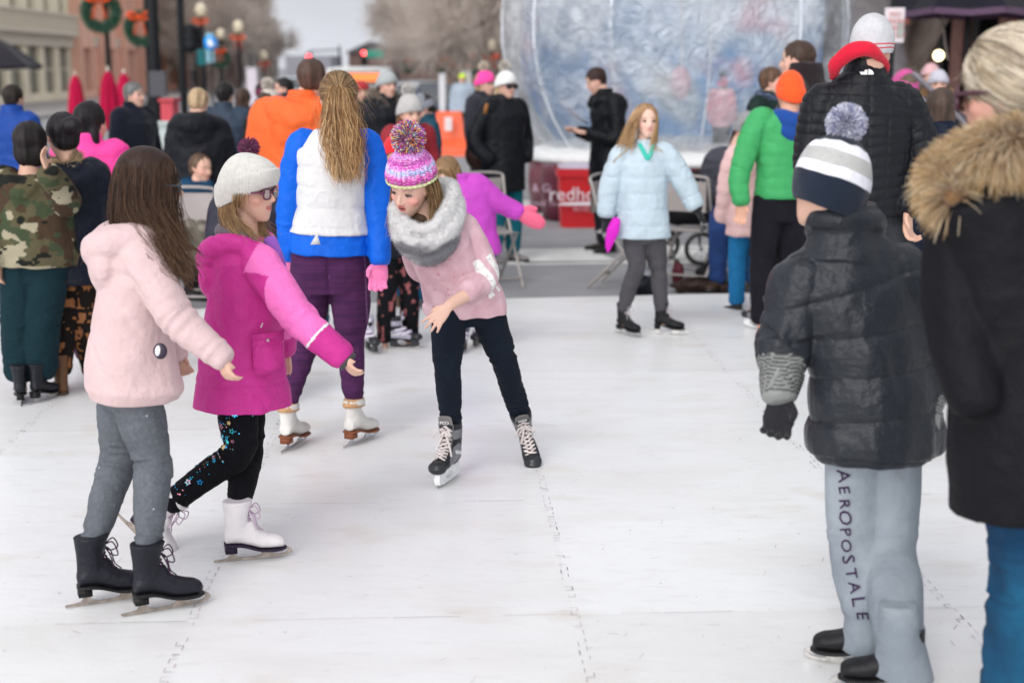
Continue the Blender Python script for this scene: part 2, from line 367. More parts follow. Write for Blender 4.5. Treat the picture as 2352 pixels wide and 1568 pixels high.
def hand_shapes(wr, d, th, S, curl=(.5, .5, .55, .6), spread=.12, fat=1.0, thumb=.6):
    """wr wrist, d towards fingers, th thumb side, S hand length"""
    d = nrm(d); th = np.asarray(th, float); th = nrm(th - d * (th @ d)); n = np.cross(d, th)   # n = palm normal
    n = n * getattr(hand_shapes, 'side', 1)
    sh = [loft([wr - d * .1 * S, wr + d * .03 * S, wr + d * .2 * S, wr + d * .42 * S, wr + d * .52 * S, wr + d * .56 * S],
               [th * a * S * fat for a in (.13, .15, .2, .235, .22, .1)], [n * a * S * fat for a in (.1, .1, .085, .08, .07, .03)], 16)]
    for k, (off, ln) in enumerate(((.165, .40), (.055, .46), (-.055, .43), (-.16, .34))):
        p = wr + d * .48 * S + th * off * S; c = curl[k]; dd = nrm(d + th * spread * (1.4 - k)); pts = [p - d * .06 * S, p]; ang = c * .45
        for f in (.45, .32, .23):
            p = p + (dd * math.cos(ang) + n * math.sin(ang)) * ln * f * S; pts.append(p); ang += c * .75
        sh.append(tube(pts, [.06 * S * fat, .058 * S * fat, .053 * S * fat, .047 * S * fat, .04 * S * fat], 10, 3))
    p0 = wr + d * .1 * S + th * .13 * S; dd = nrm(d * (1 - .25 * thumb) + th * thumb + n * .3)
    sh.append(tube([p0 - th * .05 * S, p0 + dd * .13 * S, p0 + dd * .27 * S, p0 + nrm(dd + d * .5 + n * .3) * .4 * S], [.075 * S * fat, .07 * S * fat, .055 * S * fat, .045 * S * fat], 10, 3))
    return sh
def mitten_shapes(wr, d, th, S):
    d = nrm(d); th = np.asarray(th, float); th = nrm(th - d * (th @ d)); n = np.cross(d, th)
    return [loft([wr - d * .2 * S, wr, wr + d * .3 * S, wr + d * .6 * S, wr + d * .85 * S, wr + d * .97 * S], [th * a * S for a in (.2, .2, .29, .29, .22, .09)], [n * a * S for a in (.17, .17, .16, .15, .12, .05)], 16),
            tube([wr + th * .1 * S, wr + th * .32 * S + d * .25 * S, wr + th * .38 * S + d * .45 * S], [.1 * S, .1 * S, .08 * S], 10, 3)]

class Sk:
    """skeleton: joints a = first side, b = other side (a is -lateral)"""
    pass
def std(u, vtop, Y, yaw, kid=False, feet=None, pose='down', hat=0, yawh=None, pitch=0, h=None, lean=0):
    s = Sk(); p = at(u, vtop, Y); base = A3(p[0], Y, 0); H = p[2] if h is None else h
    H0 = H - hat; s.h = H0; hs = H0 * (.155 if kid else .135); s.Y = Y
    f, l = fwdv(yaw), latv(yaw); s.yaw = s.yawc = yaw; s.base = base; b = base
    s.nk = b + UP * .85 * H0 - f * .005 * H0; s.ch = b + UP * .72 * H0; s.pe = b + UP * .52 * H0
    s.H = Head(b + UP * (H0 - hs * .5) + f * .02 * H0, hs, yaw if yawh is None else yawh, pitch)
    for k, sg in (('a', -1), ('b', 1)):
        S = b + l * sg * .108 * H0 + UP * .812 * H0
        if pose == 'down': E = S + l * sg * .035 * H0 - UP * .18 * H0 + f * .01 * H0; W = E + f * .04 * H0 - UP * .15 * H0
        elif pose == 'pockets': E = S + l * sg * .07 * H0 - UP * .16 * H0 - f * .03 * H0; W = E - l * sg * .05 * H0 + f * .07 * H0 - UP * .11 * H0
        elif pose == 'bent': E = S + l * sg * .03 * H0 - UP * .18 * H0; W = E - l * sg * .05 * H0 + f * .14 * H0 + UP * .02 * H0
        setattr(s, 'sh' + k, S); setattr(s, 'el' + k, E); setattr(s, 'wr' + k, W)
        Hp = b + l * sg * .052 * H0 + UP * .5 * H0; An = b + l * sg * .065 * H0 + UP * .045 * H0
        setattr(s, 'hi' + k, Hp); setattr(s, 'kn' + k, (Hp + An) / 2 + f * .02 * H0); setattr(s, 'an' + k, An); setattr(s, 'to' + k, nrm(f + l * sg * .25))
        setattr(s, 'hd' + k, nrm(W - E)); setattr(s, 'ht' + k, f)
    return s
def custom(Y, h, yaw, J, H, base=None, yawc=None):
    """J: joint name -> (u, v[, dy])"""
    s = Sk(); s.h = h; s.yaw = yaw; s.yawc = yaw if yawc is None else yawc; s.Y = Y; s.H = H
    for k, v in J.items(): setattr(s, k, at(v[0], v[1], Y + (v[2] if len(v) > 2 else 0)))
    for k in 'ab':
        if not hasattr(s, 'hd' + k): setattr(s, 'hd' + k, nrm(getattr(s, 'wr' + k) - getattr(s, 'el' + k)))
        if not hasattr(s, 'ht' + k): setattr(s, 'ht' + k, fwdv(yaw))
        if not hasattr(s, 'to' + k): setattr(s, 'to' + k, fwdv(yaw))
    s.base = base if base is not None else A3(s.pe[0], Y, 0)
    return s
def spine(s, t):
    if t < 0: return s.pe + nrm(s.pe - s.ch + A3(0, 0, -2.0)) * (-t) * np.linalg.norm(s.nk - s.pe) if not hasattr(s, 'dn') else s.pe + s.dn * (-t) * np.linalg.norm(s.nk - s.pe)
    P = catmull([s.pe, s.ch, s.nk], 12); q = np.interp(t, [0, .62, 1], [0, 12, 24]); i = int(min(q, 23)); return P[i] + (P[i + 1] - P[i]) * (q - i)
def torso(s, prof, th=0, m=32, n=4):
    ts = [p[0] for p in prof]; tt = np.concatenate([np.linspace(ts[i], ts[i + 1], n, endpoint=False) for i in range(len(ts) - 1)] + [[ts[-1]]])
    cen = np.array([spine(s, t) for t in tt]); T = nrm(np.gradient(cen, axis=0))
    k = np.clip(tt, 0, 1)[:, None]; Lt = nrm(latv(s.yaw) * (1 - k) + latv(s.yawc) * k); Lt = nrm(Lt - T * np.sum(Lt * T, 1, keepdims=True) * .8)
    Fv = nrm(np.cross(T, Lt)); sgn = np.sign(np.sum(Fv * fwdv(s.yaw), 1)).mean(); Fv = Fv * (1 if sgn >= 0 else -1)
    w_ = np.interp(tt, ts, [p[1] for p in prof]) * s.h + th; d_ = np.interp(tt, ts, [p[2] for p in prof]) * s.h + th; sh = np.interp(tt, ts, [p[3] if len(p) > 3 else 0 for p in prof]) * s.h
    cen = cen + Fv * sh[:, None]
    return loft(cen, Lt * w_[:, None], Fv * d_[:, None], m)
def body(s, root, skin=(.62, .36, .27), vox=.006, face=None, iris=None, gaze=(0, 0), openness=1, hands='ab', curl=(.5, .5, .55, .6), spread=.12, thumb=.6, hs=None, **fk):
    h = s.h; H = s.H
    sh = head_shapes(H) + [torso(s, [(-.2, .07, .055), (0, .085, .06), (.3, .07, .05), (.6, .08, .055), (.85, .09, .05), (.97, .05, .04), (1.0, .035, .035)]),
                           tube([s.nk - UP * .02 * h, s.nk * .5 + H.w(0, -.1, -.3) * .5, H.w(0, -.08, -.2)], [.042 * h, .037 * h * (1 if h > 1.5 else .92), .036 * h * (1 if h > 1.5 else .92)], 14)]
    for k in 'ab':
        S, E, W = getattr(s, 'sh' + k), getattr(s, 'el' + k), getattr(s, 'wr' + k)
        sh.append(tube([S, E, W], [.03 * h, .024 * h, .0165 * h], 14, 6))
        hi, kn, an = getattr(s, 'hi' + k), getattr(s, 'kn' + k), getattr(s, 'an' + k)
        sh.append(tube([hi, kn, an], [.045 * h, .03 * h, .02 * h], 14, 6)); to = getattr(s, 'to' + k)
        up_ = getattr(s, 'up' + k, UP); p1 = an - up_ * .06 * h; sh.append(tube([an, p1, p1 + to * .045 * h - up_ * .012 * h], [.018 * h, .015 * h, .011 * h], 12, 3))
        hand_shapes.side = 1 if k == 'b' else -1
        if k in hands: sh += hand_shapes(W, getattr(s, 'hd' + k), getattr(s, 'ht' + k), hs or .105 * h, curl, spread, 1.0, thumb)
    V, F = remesh(sh, vox, 2); V = face_sculpt(V, H)
    parts = [(V, F, face_colour(V, H, skin, **fk))]
    if face: parts += eyes(H, iris or (.1, .07, .04), gaze, openness)
    return mk('body', parts, M_SKI, root)
def cloth(name, shapes, root, material, col, vox=.008, smooth=2, post=None, bones=None, colf=None, wr=.004, wscale=9, seed=0, quilt=None, label=None):
    """quilt = (spacing, amp[, sharp]) bands across the bones"""
    V, F = remesh(shapes, vox, smooth); N = normals(V, F)
    D, bi, sc = bone_coord(V, bones) if bones else (None, None, V[:, 2])
    if wr:
        q = V * wscale + seed * 7.3; w1 = noise(q * np.array([1, 1, .7]), seed); w2 = 1 - np.abs(noise(V * wscale * 1.9 + 5, seed + 3)) * 2
        V = V + N * (wr * (w1 * .9 + w2 * .5))[:, None]
    if quilt:
        sp, am = quilt[:2]; ph = sc + noise(V * 5, seed + 9) * sp * .1
        b = np.abs(np.sin(np.pi * ph / sp)) ** .35
        g = noise(np.stack([V[:, 0] * 22, V[:, 1] * 22, ph / sp * .8], 1), seed + 4) * .45
        if len(quilt) > 2:   # vertical stitch lines too
            ux = (V @ latv(quilt[3] if len(quilt) > 3 else 0)) / quilt[2]; b = np.minimum(b, np.abs(np.sin(np.pi * ux)) ** .35 + .25)
        V = V + N * (am * (b * 1.5 - 1.0 + g * (b > .5) * .9))[:, None]
    if post: V = post(V, N, sc, bi)
    c = colf(V, N, sc, bi) if colf else np.repeat(np.asarray(col, float)[None], len(V), 0)
    o = mk(name, [(V, F, c)], material, root)
    if label: o['label'] = label
    return o
def arm_bones(s, th):
    out = []
    for k in 'ab':
        S, E, W = getattr(s, 'sh' + k), getattr(s, 'el' + k), getattr(s, 'wr' + k); L = np.linalg.norm(E - S)
        out += [(S + (E - S) * .12, E, .03 * s.h + th, 0), (E, W, .03 * s.h + th, L)]
    return out
def tbones(s, th, low=.6):
    lo = spine(s, -low); L1 = np.linalg.norm(s.nk - s.pe)
    return [(s.nk, s.ch, .1 * s.h + th, 0), (s.ch, s.pe, .1 * s.h + th, np.linalg.norm(s.nk - s.ch)), (s.pe, lo, .1 * s.h + th, np.linalg.norm(s.nk - s.ch) + np.linalg.norm(s.ch - s.pe))]
def collar_shapes(s, r, th, h1=.03):
    c = s.nk + UP * .0; L, Fv = latv(s.yawc), fwdv(s.yawc); out = []
    out.append(loft([c - UP * .03 * s.h, c + UP * h1 * s.h * .4, c + UP * h1 * s.h], [L * (r + .02) * s.h, L * r * 1.05 * s.h, L * r * s.h], [Fv * (r + .015) * s.h, Fv * r * 1.05 * s.h, Fv * r * s.h], 24))
    return out
def hood_shapes(s, sz=1.0, drop=0.0, side=1.0):
    L, Fv = latv(s.yawc), fwdv(s.yawc); c = s.nk; h = s.h
    P = [c + L * x * side * h * sz + Fv * y * h * sz + UP * z * h for x, y, z in ((-.035, .062, -.05), (-.058, .025, -.015), (-.058, -.04, -.01 - drop * .4), (0, -.078, -.02 - drop), (.058, -.04, -.01 - drop * .4), (.058, .025, -.015), (.035, .062, -.05))]
    r = np.array([.015, .027, .036, .042, .036, .027, .015]) * h * sz
    return [tube(P, r, 18, 6), ell(c - Fv * .06 * h * sz - UP * (.05 + drop) * h, L * .08 * h * sz, Fv * .045 * h * sz, UP * .065 * h * sz, 20, 12)]
JP = {  # hem length (in spine lengths below pelvis) -> profile builder
 'jacket': lambda lo, fl: [(-lo, .098 + fl, .078 + fl), (-lo * .5, .1 + fl * .6, .08 + fl * .6), (0, .1, .078), (.3, .09, .068), (.6, .1, .07), (.82, .115, .066), (.93, .095, .055), (1.0, .05, .045)]}
def top(s, root, name, material, col, th=.012, hem=.25, fl=0.0, vox=.008, hood=None, collar=None, sleeve=1.0, sr=(.037, .032, .024), wr=.004, quilt=None, colf=None, post=None, seed=1, label=None, extra=None, smooth=2, prof=None, cuffw=1.0, arms='ab', wscale=9):
    sh = [torso(s, prof or JP['jacket'](hem, fl), th)]; h = s.h
    for k in arms:
        S, E, W = getattr(s, 'sh' + k), getattr(s, 'el' + k), getattr(s, 'wr' + k); inn = S + (s.nk - S) * .35 - UP * .01 * h
        W2 = E + (W - E) * sleeve
        sh.append(tube([inn, S, E, W2], [sr[0] * h * .9 + th, sr[0] * h + th, sr[1] * h + th, (sr[2] * h + th) * cuffw], 20, 6))
    if collar: sh += collar_shapes(s, collar[0], th, collar[1])
    if hood: sh += hood_shapes(s, *hood)
    if extra: sh += extra
    return cloth(name, sh, root, material, col, vox, smooth, post, tbones(s, th, hem) + arm_bones(s, th), colf, wr, wscale, seed, quilt, label)
def legs(s, root, name, material, col, th=.004, r=(.05, .034, .022), vox=.007, wr=.003, colf=None, seed=2, ext=0.0, label=None, post=None, hipw=.086, extra=None):
    h = s.h; sh = [torso(s, [(-.28, hipw * .8, .062), (0, hipw, .066), (.18, hipw * .92, .06)], th)]; b = []
    for k in 'ab':
        hi, kn, an = getattr(s, 'hi' + k), getattr(s, 'kn' + k), getattr(s, 'an' + k); an = an + nrm(an - kn) * ext * h
        sh.append(tube([hi + UP * .02 * h, hi * .5 + kn * .5, kn, kn * .55 + an * .45, an], [r[0] * h + th, r[0] * h * .84 + r[1] * h * .16 + th, r[1] * h + th, (r[1] * .66 + r[2] * .40) * h + th, r[2] * h + th], 20, 5))
        L = np.linalg.norm(kn - hi); b += [(hi, kn, .05 * h, 0), (kn, an, .04 * h, L)]
    sh += extra or []
    def pp(V, N, sc, bi):
        # creases gather at knee and ankle
        L = np.where(bi % 2 == 0, 0, 0); kL = np.linalg.norm(s.kna - s.hia); aL = kL + np.linalg.norm(s.ana - s.kna)
        g = np.exp(-((sc - kL) / (.05 * h)) ** 2) + np.exp(-((sc - aL) / (.06 * h)) ** 2) * 1.2 + .12
        V = V + N * (wr * 1.5 * g * (1 - 2.2 * np.abs(noise(np.stack([V[:, 0] * 11, V[:, 1] * 11, sc * 62 / h], 1), seed))))[:, None]
        return post(V, N, sc, bi) if post else V
    return cloth(name, sh, root, material, col, vox, 2, pp, b, colf, wr, 9, seed, None, label)
def beanie(H, root, col, material=M_KNI, z0=.05, tilt=.25, a=.39, b=.465, top=.42, zc=.12, ribs=0, ribamp=.01, fold=.28, foldw=.025, colf=None, m=96, n=40, name='hat', slouch=0, seed=0, label=None):
    v = np.linspace(0, 1, n); th0 = math.asin(max(-.95, (z0 - zc) / top)); th = th0 + (math.pi / 2 - .02 - th0) * v; ph = np.arange(m) / m * 2 * np.pi
    TH, PH = np.meshgrid(th, ph, indexing='ij'); VV = np.repeat(v[:, None], m, 1)
    rr = 1 + foldw / a * sm(fold + .02, fold - .02, VV) * (fold > 0) + ribamp / a * (np.abs(np.sin(PH * ribs / 2)) ** .6 - .5 if ribs else 0) * np.cos(np.clip(TH, 0, 2)) ** .3
    X = a * np.cos(TH) * np.cos(PH) * rr; Yy = b * np.cos(TH) * np.sin(PH) * rr - .04; Z = zc + top * np.sin(TH) + tilt * Yy * (1 - VV) * 1.0
    Yy = Yy - slouch * VV ** 2
    P = np.stack([X, Yy, Z], -1).reshape(-1, 3); P += noise(P * 6, seed)[:, None] * np.array([.012, .012, .012])
    cen = None
    i = np.arange(n - 1)[:, None]; j = np.arange(m)[None]; j2 = (j + 1) % m
    F = np.stack([i * m + j, i * m + j2, (i + 1) * m + j2, (i + 1) * m + j], -1).reshape(-1, 4)
    # rim turned inward so that it has thickness
    inner = P[:m] * np.array([.9, .9, 1]) + np.array([0, 0, .03]); k = len(P); P2 = np.vstack([P, inner]); jj = np.arange(m)
    F = np.vstack([F, np.stack([jj + k, (jj + 1) % m + k, (jj + 1) % m, jj], 1)])
    T = np.stack([(n - 1) * m + jj, (n - 1) * m + (jj + 1) % m, np.full(m, (n - 1) * m)], 1)[1:-1]
    c = colf(VV.ravel(), PH.ravel(), P) if colf else np.repeat(np.asarray(col)[None], len(P), 0)
    c = np.vstack([c, c[:m]])
    o = mk(name, [(H.wv(P2), [F, T], c)], material, root)
    if label: o['label'] = label
    return o
def pompom(H, hat, c, r, cols, n=900, w=.0022, name='pom_pom', axis=None):
    """fluffy ball of yarn ends"""
    c = H.w(*c); d = nrm(rng.normal(size=(n, 3))); L = r * (.86 + .2 * rng.random(n))
    side = nrm(np.cross(d, rng.normal(size=(n, 3)))); t = np.linspace(.25, 1, 5)
    P = c + d[:, None] * (L[:, None] * t[None])[..., None] + side[:, None] * (t[None, :, None] ** 2) * r * .22
    cc = np.array([cols[i] for i in rng.integers(0, len(cols), n)]) * (.8 + .4 * rng.random((n, 1)))
    V, F, Cc = strands(P, w * 1.1, w * .8, cc, 4); bV, bF = ball(c, r * .72)
    return mk(name, [(V, F, Cc), (bV, bF, np.mean(cols, 0) * .5)], M_FUR, hat)
def hair_cap(H, col, long=0, back=True, sc=1.0, low=0, seed=0):
    e = lambda c, rx, ry, rz: ell(H.w(*c), H.v(rx, 0, 0), H.v(0, ry, 0), H.v(0, 0, rz), 28, 18)
    sh = [e((0, -.085, .15), .372 * sc, .445 * sc, .40 * sc), e((0, -.2, -.05), .31 * sc, .28 * sc, .3 * sc)]
    if long:
        sh.append(loft([H.w(0, -.2, .1), H.w(0, -.24, -.2), H.w(0, -.27, -.5), H.w(0, -.29, -.5 - long * .5) , H.w(0, -.3, -.5 - long)], [H.v(a, 0, 0) for a in (.3, .36, .37, .36, .3)], [H.v(0, a, 0) for a in (.22, .2, .15, .12, .08)], 24))
    return sh
def hair_blob(s, root, col, vox=.008, long=0, sc=1.0, extra=None, seed=0, label=None):
    sh = hair_cap(s.H, col, long, sc=sc) + (extra or [])
    V, F = remesh(sh, vox, 2); N = normals(V, F); q = s.H.loc(V); az = np.arctan2(q[:, 0], -q[:, 1])
    st = noise(np.stack([az * 9, q[:, 2] * 1.2, q[:, 1] * 2], 1), seed); V = V + N * (st * .006)[:, None]
    c = np.asarray(col)[None] * (1 + .45 * st + .15 * noise(q * 9, seed + 2))[:, None]
    o = mk('hair', [(V, F, c.clip(0, 1))], M_HAI, root)
    if label: o['label'] = label
    return o
def hair_strands(H, n, length, cols, region, flow=(0, -.35, -1), grav=.35, K=22, r=.0011, curl=.0, clump=.5, coll=None, seed=0, part=0, spreadl=.25, tips=None, wind=(0, 0, 0), goal=None, e=(.375, .46, .42)):
    """simulated locks; region(q) -> bool on unit scalp directions in head space"""
    g = np.random.default_rng(seed); roots = []
    while sum(len(x) for x in roots) < n:
        d = nrm(g.normal(size=(n * 3, 3))); roots.append(d[region(d)])
    d = np.concatenate(roots)[:n]; P = np.stack([d[:, 0] * .345, d[:, 1] * .43 - .07, d[:, 2] * .385 + .14], 1)
    nrmv = nrm(d / np.array([.345, .43, .385])); cl = g.integers(0, max(3, n // 14), n); coff = g.normal(size=(n // 14 + 4, 3))
    v = np.stack([np.sign(d[:, 0] - part) * .7, np.full(n, flow[1]), np.full(n, -.5)], 1); v = nrm(v - nrmv * np.sum(v * nrmv, 1, keepdims=True) + nrmv * .12); L = length * (1 - spreadl * g.random(n)) * (1 if np.ndim(length) else 1)
    step = L / (K - 1); path = [H.wv(P)]; X = H.wv(P); Vv = v @ H.M; down = nrm(A3(*wind) + (0, 0, -1)); ph = g.random(n) * 6.28
    for k in range(1, K):
        t = k / K
        tgt = down + coff[cl] * .16 * clump + np.stack([np.sin(ph + k * .9), np.cos(ph * 2 + k * .8), 0 * ph], 1) * curl
        if goal is not None and t > goal[1]: tgt = nrm(goal[0] + coff[cl] * goal[2] - X) + coff[cl] * .1
        Vv = nrm(Vv * (1 - grav) + tgt * grav); X = X + Vv * step[:, None]
        q = H.loc(X)                                   # push off the skull
        e = np.array(e); qc = q - np.array([0, -.07, .1]); rad = np.linalg.norm(qc / e, axis=1); ins = rad < 1
        qn = qc / np.maximum(rad, .3)[:, None] + np.array([0, -.07, .1]); X = np.where(ins[:, None], H.wv(qn), X)
        for (cc, axs) in (coll or []):                 # push off shoulders and clothes: ellipsoids
            y = (X - cc) / axs; rr = np.linalg.norm(y, axis=1); X = np.where((rr < 1)[:, None], cc + y / np.maximum(rr, .2)[:, None] * axs, X)
        Vv = nrm(X - path[-1]); path.append(X)
    path = np.stack(path, 1); c = np.asarray(cols)[g.integers(0, len(cols), n)] * (.75 + .5 * g.random((n, 1)))
    cc = np.repeat(c[:, None], K, 1)
    if tips is not None: t = np.linspace(0, 1, K)[None, :, None] ** 1.5; cc = cc * (1 - t * .7) + np.asarray(tips) * t * .7
    return strands(path, r, r * .5, cc)
# ------------------------------------------------------------------ footwear
def fspace(an, to, tilt=0, up=None):
    """frame of a foot: origin below the ankle; x toe, z up"""
    x = np.asarray(to, float); x = nrm(x); z = nrm(UP - x * x[2]) if up is None else nrm(np.asarray(up) - x * (np.asarray(up) @ x)); y = np.cross(z, x)
    return lambda p: np.asarray(an) + np.asarray(p)[..., 0:1] * x + np.asarray(p)[..., 1:2] * y + np.asarray(p)[..., 2:3] * z
FIG_BLADE = [(-.46, .012), (-.44, 0), (.1, -.004), (.62, .004), (.70, .012), (.74, .03), (.765, .025), (.785, .055), (.81, .055), (.82, .09), (.80, .125), (.745, .165), (.66, .172), (.67, .155), (.73, .125), (.745, .085), (.70, .055), (.60, .045), (.52, .06), (.485, .10), (.49, .165), (.34, .172), (.335, .12), (.30, .065), (.22, .045), (.02, .042), (-.06, .06), (-.10, .10), (-.10, .15), (-.2, .15), (-.205, .10), (-.24, .055), (-.32, .04), (-.45, .035)]
def figure_skate(root, o, to, L, col=(.02, .02, .022), sole=(.012, .012, .013), up=None, lace=(.03, .02, .03), laces=True, blade=M_MET, vox=.004, cuff=None, shaft=None, label=None, topz=1.02, heelcol=None, bow=True):
    """o = point on the ice under the ankle"""
    f = fspace(o, to, up=up); W = lambda x, y, z: f(A3(x, y, z) * L)
    X = lambda v: f(A3(*v) * L) - f(A3(0, 0, 0)); rz = lambda x: .30 - .125 * sm(-.1, .38, x)
    rings = [(-.275, .06, .06, .12), (-.25, .12, .11, .11), (-.15, .145, .16, .16), (0, .15, .185, .185), (.15, .15, .185, .185), (.3, .16, .15, .15), (.45, .175, .125, .125), (.58, .165, .11, .11), (.66, .135, .09, .09), (.70, .08, .06, .08)]
    sh = [loft([W(x, 0, rz(x) + zc) for x, ry, rzz, zc in rings], [X((0, ry, 0)) for x, ry, rzz, zc in rings], [X((0, 0, rzz)) for x, ry, rzz, zc in rings], 20),
          loft([W(*p) for p in ((-.06, 0, .42), (-.075, 0, .6), (-.075, 0, .78), (-.055, 0, .95), (-.045, 0, topz))], [X((a, 0, 0)) for a in (.21, .19, .195, .23, .25)], [X((0, a, 0)) for a in (.155, .15, .165, .195, .215)], 20),
          loft([W(.08, 0, .62), W(.13, 0, .5), W(.2, 0, .38)], [X((.1, 0, .05)), X((.12, 0, .06)), X((.12, 0, .05))], [X((0, .09, 0)), X((0, .1, 0)), X((0, .11, 0))], 16)]
    V, F = remesh(sh, vox, 3); N = normals(V, F); V = V + N * (noise(V * 30, 3) * .0008)[:, None]
    boot = mk('skate', [(V, F, np.repeat(np.asarray(col)[None], len(V), 0))], M_LEA, root)
    if label: boot['label'] = label
    ol = [(-.285, .0), (-.27, .12), (-.1, .15), (.1, .13), (.3, .13), (.5, .165), (.63, .145), (.72, .05)]; pts = []
    m = 48; xs = -.285 + 1.01 * (1 - np.cos(np.linspace(0, np.pi, m // 2))) / 2; ww = np.interp(xs, [p[0] for p in ol], [p[1] for p in ol]) + .008
    ww[0] = ww[-1] = .01
    loop = [(x, w_) for x, w_ in zip(xs, ww)] + [(x, -w_) for x, w_ in zip(xs[::-1], ww[::-1])]
    Vt = np.array([W(x, y, rz(x) - .005) for x, y in loop]); Vb = np.array([W(x, y, rz(x) - .035) for x, y in loop]); k = len(loop); j = np.arange(k); h2 = k // 2
    Fq = [np.vstack([np.stack([j, j + k, (j + 1) % k + k, (j + 1) % k], 1), np.array([[i, i + 1, k - 2 - i, k - 1 - i] for i in range(h2 - 1)]), np.array([[i + k, k - 1 - i + k, k - 2 - i + k, i + 1 + k] for i in range(h2 - 1)])])]
    hv = box(W(-.175, 0, .21), X((.095, 0, 0)), X((0, .095, 0)), X((0, 0, .065)))
    mk('sole', [(np.vstack([Vt, Vb]), Fq, heelcol or sole), (*hv, heelcol or sole)], M_LEA, boot)
    mk('blade', [plate(FIG_BLADE, W(0, 0, .0), X((1, 0, 0)), X((0, 0, 1)), .02 * L)], blade, boot, smooth=False)
    if cuff: mk('skate_sock', [(*loft([W(-.05, 0, topz - .03), W(-.05, 0, topz + .05), W(-.04, 0, topz + .13)], [X((a, 0, 0)) for a in (.25, .25, .2)], [X((0, a, 0)) for a in (.205, .205, .17)], 20), cuff)], M_FLE, boot)
    if laces:
        P = []; zs = np.linspace(.36, topz - .06, 11)
        for i, z in enumerate(zs):
            x = np.interp(z, [.3, .36, .45, .6, .8, 1.1], [.47, .39, .30, .16, .105, .135]); yy = np.interp(z, [.3, 1.1], [.07, .07])
            P.append([W(x - .05, yy, z), W(x - .01, yy * .6, z + .012), W(x + .015, 0, z + .02), W(x - .01, -yy * .6, z + .012), W(x - .05, -yy, z)])
            if i < 10:
                z2 = zs[i + 1]; x2 = np.interp(z2, [.3, .36, .45, .6, .8, 1.1], [.47, .39, .30, .16, .105, .135])
                for sg in (1, -1): P.append([W(x - .05, sg * yy, z), W(x, sg * yy * .5, z + .3 * (z2 - z)), W((x + x2) / 2 + .02, 0, (z + z2) / 2), W(x2, -sg * yy * .5, z + .7 * (z2 - z)), W(x2 - .05, -sg * yy, z2)])
        V, F, cc = strands(np.array(P), .0022, .0022, np.repeat(np.asarray(lace)[None], len(P), 0), 5)
        pl = [(V, F, cc)]
        if bow:
            for q in ([(.13, 0, .86), (.26, .05, .93), (.33, .1, .78), (.22, .08, .74), (.13, 0, .84)], [(.13, 0, .86), (.24, -.06, .9), (.3, -.1, .72), (.2, -.04, .73), (.13, 0, .84)], [(.13, 0, .85), (.22, .02, .75), (.27, .06, .55), (.36, .08, .45)], [(.13, 0, .85), (.2, -.05, .7), (.24, -.08, .52)]):
                V, F = tube([W(*x) for x in q], .0022, 6, 6); pl.append((V, F, lace))
        mk('laces', pl, M_COT, boot)
    return boot
